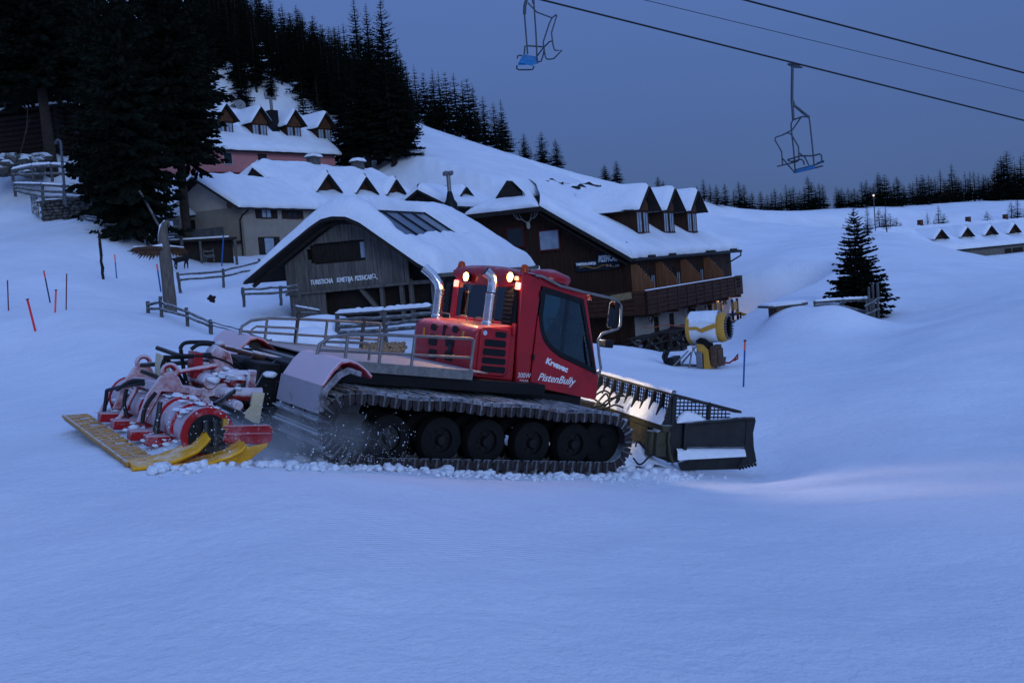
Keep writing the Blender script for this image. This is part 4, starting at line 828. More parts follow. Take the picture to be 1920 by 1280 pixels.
# dark gablet on the hip, wind-scoured strips along the ridge
m = MB(); m.prism([(yr-.95, 8.0), (yr+.95, 8.0), (yr+.05, 9.0)], lambda u, v, x: (x, u, v), -.25, 2.0); m.build('gablet', FASCIA, rfh)
snow_quad('gablet_snow', (-.35, yr-1.0, 8.05), (2.2, yr-1.0, 8.05), (2.2, yr, 9.05), (-.35, yr, 9.05), .16, rfh, 10, 8, 'b', .3, 2, .2)
m = MB()
for x0, x1, y0 in ((3.6, 6.4, yr-.1), (6.6, 9.6, yr-.5), (8.5, 12.0, yr-.08)):
    k = [(x0+(x1-x0)*i/8, y0-.16*math.sin(i*1.3)-.06*i/8) for i in range(9)]
    m.tube([(x, y, rz(y)+.41+.05*math.sin(i*2)) for i, (x, y) in enumerate(k)], [.04, .09, .12, .09, .14, .08, .10, .06, .02], 6)
m.build('bare_ridge_strip', FASCIA, rfh)
m = MB(); m.tube([(11.0, 1.2, rz(1.2)+.40), (9.6, -.3, rz(-.3)+.40)], .05, 6); m.tube([(6.8, 1.2, rz(1.2)+.40), (5.4, -.3, rz(-.3)+.40)], .05, 6)
for x in (1.2, 4.5, 11, 15.8): m.bb((x, -ov-.1, rz(-ov)+.02), (x+rnd.uniform(.8, 1.6), -ov+.22, rz(-ov)+.13))
m.build('bare_roof_seam', FASCIA, rfh)
for cx in (4.55, 8.75, 12.95): dormer(ho, cx, .9, 5.60, .95, 6.95, 8.22, 3.6, .62, .50, BROWN, .26, 2, PANEB)
# gable window with pale blind
g0 = HF.hit(1031, 450, 0, 0); window(ho, (-.05, g0[1], g0[2]), 1.25, 1.1, 0, DREDW, PANEB, .06, bars=0)
g1 = HF.hit(967, 445, 0, 0); window(ho, (-.05, g1[1], g1[2]), 1.1, 1.1, 0, DREDW, PANE, .06, bars=0)
# balcony
LB2 = 15.4
bz = 1.75
m = MB(); m.bb((-.1, -1.4, bz-.12), (LB2-.3, .05, bz)); m.bb((-1.6, -1.4, bz-.12), (-.06, 4.2, bz))
for x in (.2, 3, 6, 9, 12, 14.7): m.bb((x, -1.35, bz-.3), (x+.14, 0, bz-.1))
ba = m.build('balcony', BROWN2, ho)
m = MB()
def rail_run(p0, p1, holes=False):
    p0 = np.array(p0, float); p1 = np.array(p1, float); Ln = np.linalg.norm(p1-p0); d = (p1-p0)/Ln; n = max(1, int(Ln/1.5))
    m.beam(p0+[0, 0, 1.12], p1+[0, 0, 1.12], .16, .06)
    for k in range(n+1): q = p0+d*Ln*k/n; m.beam(q, q+[0, 0, 1.1], .10, .10)
    for k, z in enumerate((.04, .25, .46, .67, .88)): m.beam(p0+[0, 0, z+.09], p1+[0, 0, z+.09], .03, .175)
rail_run((-1.6, -1.4, bz-.1), (LB2-2.0, -1.4, bz-.1)); rail_run((-1.6, 4.2, bz-.1), (-1.6, -1.4, bz-.1))
m.bb((LB2-2.0, -1.42, bz-.1), (LB2-.3, -1.38, bz+.35)); m.bb((LB2-2.0, -1.42, bz+.93), (LB2-.3, -1.38, bz+1.05))   # pierced end panel
for x0, x1 in ((-2.0, -1.62), (-1.30, -1.18), (-.86, -.3)): m.bb((LB2+x0, -1.42, bz+.35), (LB2+x1, -1.38, bz+.93))
for z in (.48, .68): m.bb((LB2-1.62, -1.415, bz+z), (LB2-.86, -1.385, bz+z+.07))
m.bb((LB2-.32, -1.4, bz-.1), (LB2-.28, 0, bz+1.05))
m.build('balcony_railing', BROWN2, ba)
m = MB(); m.tube([(-1.6, -1.4, bz+1.05), (LB2-2, -1.4, bz+1.06)], .05, 6); m.build('railing_snow', SNOW, ba)
for x in (.05, 3.55, 7.55, 11.8):
    m = MB(); u = -1.25
    while u < -.1:
        zt = bz+2.35-.0*(u)-(.9*max(0, (-u-.45)/.8)); m.bb((x-.025, u, bz), (x+.025, u+.11, zt)); u += .12
    m.bb((x-.05, -1.25, bz+.3), (x+.05, -.02, bz+.36)); m.build('balcony_partition', ORANGE, ba)
for x in (1.9, 5.6, 9.8, 13.6): window(ho, (x, -.06, bz+1.05), 1.5, 2.0, 1, DARKW, PANE, .05, 'balcony_door')
for x in (3.0, 7.0, 11.2): window(ho, (x, -.06, bz+1.25), .7, 1.0, 1, WHITE if False else DARKW, PANEB, .05)
# ground floor
m = MB(); m.bb((0, 0, -.3), (Lh, .06, 1.62)); gw = m.build('ground_floor_wall', WALLW, ho)
m = MB(); m.bb((-5.5, -4.0, -.35), (15.5, -.02, -.02)); m.build('terrace_floor', mat('terrace_paving', (.075, .06, .05), .9, 0, .4, 2, .3), ho)
for x in (3.2, 5.6, 9.4, 12.6): window(gw, (x, 0, .55), .62, 1.35, 1, DARKW, DARKW, .04, 'door', 0)
m = MB(); m.bb((.4, -.16, -.3), (Lh-.4, -.01, .12)); m.bb((2.6, -.5, .0), (5.2, -.17, .42)); m.bb((6.3, -.5, .0), (9.0, -.17, .42)); m.build('wall_bench', DREDW, ho)
for x in (7.6, 10.8, 14.0, 1.6):
    m = MB(); 
    for k in range(26): p = np.array([x+rnd.uniform(-.4, .4), -.45+rnd.uniform(-.15, .15), 1.35+rnd.uniform(-.2, .12)]); m.beam(p, p+[rnd.uniform(-.15, .15), rnd.uniform(-.1, .1), rnd.uniform(-.25, .05)], .03, .03)
    m.bb((x-.35, -.55, 1.38), (x+.35, -.3, 1.46)); tag(m.build('hanging_basket', NEEDLE, ho))
m = MB(); m.cyl((14.6, -.25, 1.60), (14.6, -.25, 1.50), .12, 12, .16); hl = m.build('porch_lamp', BLK, ho); m = MB(); m.ball((14.6, -.25, 1.46), .07); m.build('bulb', lamp_mat('porch_bulb', (1, .5, .15), 20), hl)
la = bpy.data.lights.new('porch_light', 'POINT'); la.energy = 22; la.color = (1, .5, .18); la.shadow_soft_size = .08; lo = bpy.data.objects.new('porch_light', la); C.objects.link(lo); lo.parent = ho; lo.location = (14.6, -.32, 1.38)
# antler trophy on the gable
g = HF.hit(992, 415, 0, 0); m = MB()
for s in (-1, 1):
    m.tube(hose([(-.1, g[1], g[2]-.15), (-.25, g[1]+s*.25, g[2]+.1), (-.3, g[1]+s*.5, g[2]+.15), (-.32, g[1]+s*.7, g[2]+.35)]), .025, 6)
    for k in (.25, .45, .6): m.tube([(-.28, g[1]+s*k, g[2]+.08+k*.2), (-.36, g[1]+s*(k+.12), g[2]+.35+k*.15)], .018, 5)
m.ball((-.12, g[1], g[2]-.2), (.1, .12, .22)); tag(m.build('antler_trophy', mat('bone', (.35, .33, .30)), None), 'pale antlers mounted high on the brown hotel gable', 'antlers')
bpy.data.objects['antler_trophy'].matrix_world = HF.mat()
def sign_on(fr, ax, val, p0, p1, h, board=None):
    a = fr.hit(*p0, ax, val); b = fr.hit(*p1, ax, val); d = (b-a); Ln = np.linalg.norm(d); return a, d/Ln, Ln
def wall_text(m, txt, a, d, L_, h, fr_n, depth=.02, shear=0, bold=0):
    m.text(txt, h*1.4, lambda u, v, w, W: np.array(a)+d*(u*L_/W)+np.array([0, 0, 1.])*v+np.array(fr_n)*w, shear=shear, depth=depth, bold=bold)
# hotel sign : carved dark board
a, d, L_ = sign_on(HF, 0, -.08, (1080, 508), (1163, 502), 0); nrm = (-1, 0, 0)
m = MB(); st = MB()
out = [(0, 0), (.0, .42), (.1, .50), (L_*.5, .52), (L_*.52, .80), (L_*.95, .82), (L_, .72), (L_, .05), (L_*.9, -.02), (L_*.1, -.06)]
sg = thing('hotel_sign', 'dark blue carved name board with white letters on the brown hotel gable', 'sign', HF)
m.prism(out, lambda u, v, w: np.array(a)+d*u+np.array([w, 0, v]), -.06, .05); m.build('board', mat('sign_blue', (.012, .018, .030), .5, 0, .2), sg)
m = MB(); wall_text(m, 'TURISTICNA KMETIJA', np.array(a)+d*(.06)+np.array([-.062, 0, .27]), d, L_*.46, .12, nrm, .01, bold=.012); wall_text(m, 'PIZENCAR', np.array(a)+d*(L_*.54)+np.array([-.062, 0, .38]), d, L_*.42, .30, nrm, .01, .2, bold=.02); wall_text(m, '7-5', np.array(a)+d*(L_*.70)+np.array([-.062, 0, .10]), d, .3, .12, nrm, .01); wall_text(m, '104', np.array(a)+d*(L_*.90)+np.array([-.062, 0, .08]), d, .22, .10, nrm, .01); m.build('lettering', WHITE, sg, smooth=0)
m = MB(); m.tube([np.array(a)+d*(L_*.1+L_*.8*i/10)+np.array([-.065, 0, .14+.07*math.sin(i*1.1)]) for i in range(11)], .022, 6); m.build('carved_vine', YELP, sg)
a2 = HF.hit(1165, 557, 1, -1.45); m = MB(); m.bb((a2[0]-1.3, -1.55, a2[2]-.14), (a2[0]+1.0, -1.48, a2[2]+.16)); o = m.build('small_sign', mat('worn_yellow_board', (.20, .14, .06), .7, 0, .4), None); o.matrix_world = HF.mat(); tag(o, 'worn yellowish board hung on the hotel balcony railing', 'sign')
# ---- barn
BO = P(818, 570, 37); BO[2] = -1.6; NF = Frame(BO, 68)
bn = thing('wooden_barn', 'weathered grey wooden barn with rounded snowy roof and white lettering', 'barn', NF)
Wb, Lb = 6.5, 9.3
roofp = [(-.62, 1.62), (.1, 2.05), (2.35, 3.72), (2.9, 3.98), (3.5, 4.05), (4.0, 3.98), (4.5, 3.75), (6.5, 2.62), (7.7, 1.92)]
rb = lin(roofp)
def wgap(u):
    if not (2.75 < u < 5.35): return None
    e = .0
    if u > 4.95: e = .28*((u-4.95)/.4)**2
    if u < 2.95: e = .1*((2.95-u)/.2)**2
    return (2.34+e, 3.14-e*.9)
def segs(a, b):
    o = []
    zb = lambda u: 1.32-.015*u
    for_ = []
    g = wgap((a+b)/2); ta, tb = rb(a)-.22, rb(b)-.22
    if g: o = [(zb(a), g[0], zb(b), g[0]), (g[1], ta, g[1], tb)]
    else: o = [(zb(a), ta, zb(b), tb)]
    return o
m = MB(); planks(m, 1.05, Wb-.05, .16, segs, lambda u, v, w: (w, u, v), .03, .03)
planks(m, 4.75, Wb-.1, .17, lambda a, b: [(-.4, 1.30, -.4, 1.30)], lambda u, v, w: (w+.06, u, v), .03, .02)
m.beam((-.06, 1.0, 1.35), (-.06, Wb, 1.26), .10, .10); m.bb((-.09, 1.0, 1.3), (.0, 1.16, 2.75)); m.build('gable_boards', GREYW, bn)
m = MB(); m.bb((.5, .3, -.6), (Lb-.1, Wb-.2, 1.9)); m.prism([(.2, 1.3), (Wb-.1, 1.3), (Wb, 2.5), (4.4, 3.6), (3.5, 3.85), (2.4, 3.5), (.2, 1.9)], lambda u, v, x: (x, u, v), .35, Lb); m.build('barn_core', DARKW, bn)
m = MB()
for y in (.12, 1.05, 1.45, 2.3): m.bb((.06, y-.07, -.5), (.2, y+.07, 1.5 if y > .5 else 1.9))
m.beam((.1, 3.2, 1.3), (.1, 1.9, -.3), .14, .14); m.beam((.06, 1.0, 2.3), (.06, -.3, 1.75), .12, .12); m.bb((.0, -.1, 1.28), (.12, 1.1, 1.42)); m.bb((.02, .1, .35), (.1, 3.2, .45)); m.build('barn_posts', GREYW, bn)
m = MB(); rp2 = [(y, z) for y, z in roofp]
for i in range(len(rp2)-1):
    (y0, z0), (y1, z1) = rp2[i], rp2[i+1]; slab(m, (-.95, y0, z0), (Lb+.3, y0, z0), (Lb+.3, y1, z1), (-.95, y1, z1), .12)
    m.beam((-.97, y0, z0-.09), (-.97, y1, z1-.09), .07, .26, (1, 0, 0)); m.beam((-.45, y0, z0-.22), (-.45, y1, z1-.22), .12, .14, (1, 0, 0))
rfb = m.build('roof', FASCIA, bn)
# one thick snow blanket over the whole roof, hollowed at the skylight
sk = [NF.hit(a, b, 1, y) for a, b, y in ((692, 399, 2.75), (800, 397, 2.75), (850, 436, 1.42), (745, 438, 1.42))]
rows = []; ny, nx = 70, 64; per = []
ys_ = [7.72-(7.72+.68)*j/ny for j in range(ny+1)]
for i in range(nx+1):
    s_ = i/nx; r_ = []; x = -1.05+(Lb+1.45)*(s_ if s_ > .12 else s_*s_/.12*.5+s_*.5)
    for j, y in enumerate(ys_):
        zz = rb(y); e = 1
        for dd, ww in ((x+1.05, .75), (Lb+.4-x, .8), (y+.68, .45), (7.72-y, .4)): q = min(1, max(0, dd/ww)); e *= math.sqrt(max(0, 1-(1-q)**2))
        th = .68*e*(1+.22*noise.noise(Vector((x*.6, y*.6, 2)))+.08*noise.noise(Vector((x*2.2, y*2.2, 2))))
        if y > 4: th *= 1-.35*min(1, (y-4)/3)
        # the blanket sinks toward the far end and rounds over the ridge
        z = zz+th; z -= .35*max(0, (x-6.8)/2.5)**2*(1 if y < 5 else .5)
        if y > 2.0: z += .10*math.exp(-((y-3.4)/.9)**2)*e
        # opening round the glass: four-sided, slanted like the glass
        ty = (y-1.42)/(2.75-1.42); xl = sk[3][0]+(sk[0][0]-sk[3][0])*ty; xr = sk[2][0]+(sk[1][0]-sk[2][0])*ty
        ins = min(x-xl, xr-x)+.45; iv = min(y-1.0, 2.95-y)+.25; din = min(ins, iv)+.05*noise.noise(Vector((x*3, y*3, 9)))
        if din > 0: k = min(1, din/.30); z = z*(1-k)+(zz+.12)*k
        r_.append((x-.05*math.sin(math.pi*e)*0, y, z))
    rows.append(r_)
m = MB(); m.grid(rows); m.grid([rows[0], [(-.98, y, rb(y)-.0) for y in ys_]]); m.grid([[r[-1] for r in rows], [(r[-1][0], -.62, rb(-.62)-.02) for r in rows]]); m.grid([[r[0] for r in rows], [(r[0][0], 7.7, rb(7.7)-.02) for r in rows]]); m.grid([rows[-1], [(Lb+.3, y, rb(y)-.02) for y in ys_]])
m.build('roof_snow', SNOW, rfb, smooth=80)
def rbp(x, y, o): return (x, y, rb(y)+o)
m = MB(); q = [rbp(sk[k][0], y, .27) for k, y in ((3, 1.1), (2, 1.1), (1, 2.85), (0, 2.85))]; slab(m, *q, .05); sl = m.build('skylight', SKYL, rfb, smooth=0)
m = MB()
for k in range(5): t = k/4; p0 = np.array(q[0])*(1-t)+np.array(q[1])*t; p1 = np.array(q[3])*(1-t)+np.array(q[2])*t; m.beam(p0+[0, 0, .03], p1+[0, 0, .03], .05, .05)
m.beam(np.array(q[3])+[0, 0, .03], np.array(q[2])+[0, 0, .03], .06, .05); m.beam(np.array(q[0])+[0, 0, .03], np.array(q[1])+[0, 0, .03], .05, .05); m.build('glazing_bar', BLK, sl)
m = MB()
for k in range(24): xx = -.9+.43*k; m.bb((xx, -.72, rb(-.62)-.14), (xx+.4, -.64, rb(-.62)-.01))
m.build('eave_board', GREYW, rfb)
# barn window : dark boards and one pale pane
m = MB(); planks(m, 2.85, 5.3, .2, lambda a, b: [(2.25, 3.3, 2.25, 3.3)], lambda u, v, w: (w+.20, u, v), .03, .02); wn = m.build('window', DARKW, bn); m = MB(); m.bb((.10, 2.86, 2.45), (.12, 3.06, 3.05)); m.build('pane', PANEB, wn)
a, d, L_ = sign_on(NF, 0, -.07, (583, 534), (700, 523), 0)
bs = thing('barn_lettering', 'white capital letters fixed along the grey barn gable', 'sign', NF)
for txt, f0, f1 in (('TURISTICNA', 0, .365), ('KMETIJA', .425, .685), ('PIZENCAR', .715, .985)):
    m = MB(); wall_text(m, txt, np.array(a)+d*(L_*f0), d, L_*(f1-f0), .185, (-1, 0, 0), .03, .12, bold=.004); m.build('lettering', WHITE, bs, smooth=0)
m = MB(); c_ = np.array(a)+d*(L_*1.01); m.tube([c_+d*.07*math.cos(t)+np.array([0, 0, .12+.07*math.sin(t)]) for t in np.linspace(0, 2*math.pi, 13)[:-1]], .016, 6, True); m.tube([c_+d*.05+np.array([0, 0, .07]), c_+d*.16+np.array([0, 0, -.02])], .016, 6); m.build('ring_mark', WHITE, bs)
# ---- cream farmhouse
CO = P(462, 478, 68); CF = Frame(CO, 63)
ch = thing('cream_farmhouse', 'cream plastered farmhouse with low snowy roof and small gabled dormers', 'house', CF)
Lc = 25.0
m = MB(); m.bb((0, 0, -1.0), (Lc, 6, 3.3)); m.bb((-.0, .0, -1), (8, 6.4, 3.2)); m.prism([(.0, 3.2), (6.4, 3.2), (6.4, 3.9), (3.4, 5.4)], lambda u, v, x: (x, u, v), 0, 10); cw = m.build('wall', PLASTER, ch)
ra_ = lin([(-.5, 3.15), (3.4, 5.62), (5.4, 4.5)])
m = MB(); slab(m, (-.8, -.5, 3.15), (9, -.5, 3.15), (9, 3.4, 5.62), (-.8, 3.4, 5.62), .14); slab(m, (9, 5.6, 4.35), (-.8, 5.6, 4.35), (-.8, 3.4, 5.62), (9, 3.4, 5.62), .14)
slab(m, (8, -.5, 3.25), (Lc+.5, -.5, 3.25), (Lc+.5, 6, 7.35), (9.6, 6, 7.35), .14); slab(m, (Lc+.5, 12, 3.4), (8, 12, 3.4), (9.6, 6, 7.35), (Lc+.5, 6, 7.35), .14); slab(m, (7.6, 11, 4.2), (7.6, 3.5, 5.6), (9.7, 6, 7.35), (9.7, 6.05, 7.35), .14)
m.beam((-.82, -.5, 3.05), (-.82, 3.4, 5.52), .06, .26, (1, 0, 0)); m.beam((-.82, 5.6, 4.25), (-.82, 3.4, 5.52), .06, .26, (1, 0, 0)); m.tube([(-.8, -.56, 3.08), (9, -.56, 3.1)], .06, 6)
rfc = m.build('roof', FASCIA, ch)
snow_quad('roof_snow', (-.8, -.45, 3.15), (9.5, -.45, 3.15), (9.5, 3.45, 5.64), (-.8, 3.45, 5.64), .34, rfc, 30, 16, 'bl', .5, 21, .3)
snow_quad('roof_snow', (9.5, 5.6, 4.35), (-.8, 5.6, 4.35), (-.8, 3.4, 5.62), (9.5, 3.4, 5.62), .34, rfc, 20, 10, 'br', .5, 22, .3)
snow_quad('roof_snow', (7.4, -.45, 3.25), (Lc+.5, -.45, 3.25), (Lc+.5, 6.05, 7.38), (9.2, 6.05, 7.38), .45, rfc, 50, 24, 'blr', .8, 23, .4)
snow_quad('roof_snow', (Lc+.5, 12, 3.4), (7.8, 12, 3.4), (9.2, 6, 7.38), (Lc+.5, 6, 7.38), .45, rfc, 30, 14, 'br', .6, 24, .4)
snow_quad('roof_snow', (7.3, 11, 4.2), (7.3, 3.0, 5.45), (9.4, 6, 7.38), (9.4, 6.05, 7.38), .40, rfc, 18, 14, 'blr', .5, 25, .3)
m = MB(); 
for x, y in ((16.2, 6.0), (22.6, 6.0)): m.bb((x-.5, y-.35, 6.9), (x+.5, y+.35, 8.25)); m.bb((x-.65, y-.5, 8.25), (x+.65, y+.5, 8.35))
m.build('chimney', STONE, rfc); 
for x, y in ((16.2, 6.0), (22.6, 6.0)): snow_quad('chimney_snow', (x-.65, y-.5, 8.34), (x+.65, y-.5, 8.34), (x+.65, y+.5, 8.34), (x-.65, y+.5, 8.34), .28, rfc, 8, 8, 'blrt', .35, x)
for cx in (11.3, 16.4, 20.9): dormer(ch, cx, 1.45, 3.7, 1.05, 4.75, 6.12, 4.2, .55, .5, DREDW, .38, 1, DREDW, winh=.9)
m = MB(); m.prism([(3.6, 5.55), (6.6, 5.55), (5.2, 6.9)], lambda u, v, x: (x, u, v), 7.5, 9.5); m.build('gablet', DARKW, rfc)
snow_quad('gablet_snow', (7.3, 3.4, 5.6), (9.8, 3.4, 5.6), (9.8, 5.2, 7.0), (7.3, 5.2, 7.0), .3, rfc, 12, 8, 'bl', .35, 31)
for (px, py, w_, h_) in ((499, 400, 1.1, .72), (548, 401, 1.2, .72)):
    q = CF.hit(px, py, 1, 0); o = window(ch, (q[0], 0, q[2]), w_, h_, 1, BROWN2, PANEB if px < 520 else PANE, .05)
    m = MB()
    for s in (-1, 1): m.bb((q[0]+s*(w_/2+.3)-.28, -.06, q[2]-h_/2), (q[0]+s*(w_/2+.3)+.28, -.01, q[2]+h_/2))
    m.build('shutter', DARKW, o)
q = CF.hit(505, 461, 1, 0); o = window(ch, (q[0], 0, q[2]), 1.15, 1.25, 1, DARKW, PANEB, .05, bars=0); m = MB()
for s in (-1, 1): m.bb((q[0]+s*.86-.25, -.06, q[2]-.62), (q[0]+s*.86+.25, -.01, q[2]+.62))
m.build('shutter', DARKW, o)
m = MB(); m.tube([(.1, -.5, 3.0), (-.1, -.1, 2.7), (-.12, .15, 2.4), (-.12, .2, -.6)], .06, 8); m.build('drainpipe', BLK, ch)
m = MB(); a = CF.hit(452, 410, 0, 0); m.bb((-1.6, .25, .85), (-.02, 7.4, 1.0)); bal = m.build('balcony', DARKW, ch)
m = MB(); planks(m, .3, 3.0, .16, lambda a, b: [(.75, 1.95, .75, 1.95)], lambda u, v, w: (w-1.6, u, v), .03, .03); m.build('balcony_boards', GREYD, bal)
m = MB()
for z in (1.3, 1.6, 1.95): m.bb((-1.62, 3.0, z-.05), (-1.56, 7.4, z+.05))
for y in (3.1, 4.6, 6.0, 7.3): m.bb((-1.66, y-.07, -1.0), (-1.5, y+.07, 2.0))
m.build('balcony_railing', GREYD, bal)
m = MB(); q = CF.hit(398, 462, 0, 0); m.bb((-.06, q[1]-.9, -.6), (-.01, q[1]+.8, .75)); m.bb((-.06, 4.4, -.6), (-.01, 6.0, .75)); m.build('cellar_door', DARKW, ch); m = MB(); m.bb((-.06, 4.3, 1.0), (-.01, 5.6, 2.8)); m.build('balcony_door', DARKW, ch)
m = MB(); planks(m, 2.6, 3.9, .17, lambda a, b: [(-.9, .85, -.9, .85)], lambda u, v, w: (w-.7, u, v), .03, .03); m.build('board_screen', GREYD, ch)
m = MB(); slab(m, (-2.0, 4.2, 3.0), (-.05, 4.2, 3.1), (-.05, 7.0, 3.1), (-2.0, 7.0, 3.0), .12); pr = m.build('porch_roof', FASCIA, ch); snow_quad('porch_snow', (-2.1, 4.1, 3.02), (0, 4.1, 3.12), (0, 7.0, 3.12), (-2.1, 7.0, 3.02), .75, pr, 14, 12, 'blrt', .8, 3, .2)
q = CF.hit(435, 383, 0, -.1); m = MB(); m.prism([(0, 0), (.75, .15), (.8, .45), (.3, .5), (-.05, .35)], lambda u, v, w: (w, q[1]+.4-u, q[2]-.25+v), -.16, -.1); o = m.build('house_plaque', mat('plaque_wood', (.20, .09, .06), .7, 0, .4), None); o.matrix_world = CF.mat(); tag(o, 'small reddish wooden plaque on the cream gable', 'sign')
# ---- pink guesthouse above
KO = P(368, 335, 92); KF = Frame(KO, 50)
kh = thing('pink_guesthouse', 'pink plastered guesthouse with four wooden dormers on its snowy roof', 'house', KF)
e0 = KF.hit(366, 280, 1, 0); Lk = float(KF.hit(628, 300, 1, 0)[0]); EK = float(e0[2]); RK = EK+4.6
m = MB(); m.bb((-4, 0, -2), (Lk, 9, EK)); m.build('wall', PINKP, kh); m = MB(); m.bb((1.4, -.9, -2), (5.2, -.05, .55)); m.bb((-4, -.03, -2), (Lk, 0, .4)); m.build('lower_wall', DREDW, kh)
m = MB(); slab(m, (-4.5, -.7, EK), (Lk+.5, -.7, EK), (Lk+.5, 5, RK), (-4.5, 5, RK), .2); slab(m, (Lk+.5, 10, EK), (-4.5, 10, EK), (-4.5, 5, RK), (Lk+.5, 5, RK), .2); rk = m.build('roof', FASCIA, kh)
snow_quad('roof_snow', (-4.5, -.65, EK), (Lk+.5, -.65, EK), (Lk+.5, 5.05, RK), (-4.5, 5.05, RK), .4, rk, 50, 20, 'blr', .5, 41, .3); snow_quad('roof_snow', (Lk+.5, 10, EK), (-4.5, 10, EK), (-4.5, 5, RK), (Lk+.5, 5, RK), .4, rk, 30, 12, 'blr', .5, 42, .3)
for px in (423, 487, 551, 608):
    y_ = 1.2; q = KF.hit(px, 250, 1, y_); sc_ = 1.0; zb_ = EK+1.35
    dormer(kh, float(q[0]), y_, zb_-.4, .92, zb_+1.6, zb_+3.2, 4.4, .38, .6, BROWN, .26, 2, PANEB)
q = KF.hit(516, 262, 1, 2.2); m = MB(); m.bb((q[0]-.45, 1.9, EK+1.5), (q[0]+.45, 2.7, EK+4.6)); kc = m.build('chimney', BLK, kh); m = MB(); m.cyl((q[0], 2.3, EK+4.6), (q[0], 2.3, EK+5.9), .16, 10); m.tube([(q[0]-.6, 2.3, EK+6.4), (q[0]-.6, 2.3, EK+5.8), (q[0]+.6, 2.3, EK+5.8), (q[0]+.6, 2.3, EK+6.4)], .12, 8); m.build('chimney_pot', STEEL, kc)
q = KF.hit(427, 297, 1, 0); window(kh, (q[0], 0, q[2]), 1.0, 1.15, 1, WALLW, PANE, .06, bars=0); q = KF.hit(492, 300, 1, 0); window(kh, (q[0], 0, q[2]), 1.0, 1.1, 1, DREDW, PANE, .06, bars=0)
# ---- low annex roof, small cottages
def simple_house(name, label, px, py, Y, yaw, L_, W_, hw, hr, wall_m, seed, ovr=.5, sn=.4, hip=False):
    fr = Frame(P(px, py, Y), yaw); t = thing(name, label, 'house', fr); m = MB(); m.bb((0, 0, -2.5), (L_, W_, hw)); m.prism([(0, hw), (W_, hw), (W_/2, hr-.15)], lambda u, v, x: (x, u, v), 0, L_); m.build('wall', wall_m, t)
    m = MB(); slab(m, (-ovr, -ovr, hw), (L_+ovr, -ovr, hw), (L_+ovr, W_/2, hr), (-ovr, W_/2, hr), .14); slab(m, (L_+ovr, W_+ovr, hw), (-ovr, W_+ovr, hw), (-ovr, W_/2, hr), (L_+ovr, W_/2, hr), .14); r = m.build('roof', FASCIA, t)
    snow_quad('roof_snow', (-ovr, -ovr, hw), (L_+ovr, -ovr, hw), (L_+ovr, W_/2+.03, hr), (-ovr, W_/2+.03, hr), sn, r, 26, 16, 'blr', .5, seed); snow_quad('roof_snow', (L_+ovr, W_+ovr, hw), (-ovr, W_+ovr, hw), (-ovr, W_/2, hr), (L_+ovr, W_/2, hr), sn, r, 20, 12, 'blr', .5, seed+1)
    return t, r, fr
t, r, fr = simple_house('small_cottage', 'small dark cottage with snowy roof tucked between barn and hotel', 842, 424, 60, 62, 5.5, 3.4, 1.15, 2.35, DARKW, 51)
dormer(t, 2.6, .4, 1.25, .55, 1.85, 2.45, 1.9, .3, .3, BROWN, .2, 1, PANEB)
q = fr.l(P(845, 385, 58.5)); m = MB(); m.tube([q+[0, 0, -.8], q+[0, 0, .1], q+[0, 0, .3], q+[0, 0, .8]], [.42, .40, .26, .13], 14); hood = m.build('chimney_hood', BLK, r); m = MB(); m.cyl(q+[0, 0, .8], q+[0, 0, 1.75], .12, 12); m.cyl(q+[0, -.3, 1.85], q+[0, .3, 1.85], .13, 10); m.cyl(q+[-.3, 0, 1.85], q+[.3, 0, 1.85], .13, 10); m.build('chimney_pot', STEEL, hood)
t, r, fr = simple_house('hillside_shed', 'pale shed with steep snowy roof beside the tall lamp post', 88, 300, 84, 35, 9, 5.5, .45, 3.0, WALLW, 61)
# log building with terrace fence on the far left
fr = Frame(P(128, 290, 82), 168); lg = thing('log_terrace_building', 'dark log building with railed terrace at the far left edge', 'building', fr)
m = MB()
for k in range(9): m.cyl((-1, 0, .1+.42*k), (14, 0, .1+.42*k), .22, 8)
for k in range(9): m.cyl((0, 1, .1+.42*k), (0, -6, .1+.42*k), .21, 8)
m.bb((0, -6, -2), (13.5, .05, 3.6)); m.build('log_wall', DARKW, lg); m = MB(); m.bb((-.8, -6, 3.85), (14, .8, 3.98)); tr_ = m.build('terrace_floor', DARKW, lg)
m = MB(); m.bb((-.8, .2, 3.98), (14, .9, 4.15)); m.build('terrace_snow', SNOW, tr_)
m = MB()
for k in range(9): m.bb((-.6+1.8*k, .5, 3.9), (-.48+1.8*k, .62, 5.5+.3*(k % 2)))
for z in (4.5, 5.0, 5.4): m.bb((-.8, .54, z), (14, .60, z+.09))
m.build('terrace_railing', GREYD, tr_)
# ---- low stone house on the right
RO = P(1800, 470, 125); RF = Frame(RO, 35); rh = thing('stone_house', 'long low stone house with four small dormers half buried at right', 'house', RF)
ev = RF.hit(1800, 467, 1, 0); 
EZr = float(RF.hit(1860, 461, 1, 0)[2]); x0r = float(RF.hit(1700, 430, 1, 0)[0]); 
m = MB(); m.bb((x0r, 0, EZr-4.5), (26, 8, EZr)); m.build('wall', mat('grey_stone', (.16, .145, .13), .9, 0, .3, 2, .3), rh)
m = MB(); slab(m, (x0r-.5, -.7, EZr), (27, -.7, EZr), (27, 5.5, EZr+3.0), (x0r-.5, 5.5, EZr+3.0), .2); slab(m, (27, 12, EZr), (x0r-.5, 12, EZr), (x0r-.5, 5.5, EZr+3), (27, 5.5, EZr+3), .2); rr_ = m.build('roof', FASCIA, rh)
snow_quad('roof_snow', (x0r-.45, -.75, EZr), (27, -.75, EZr), (27, 5.55, EZr+3.0), (x0r-.5, 5.55, EZr+3.0), .45, rr_, 60, 20, 'b', .5, 71, .3)
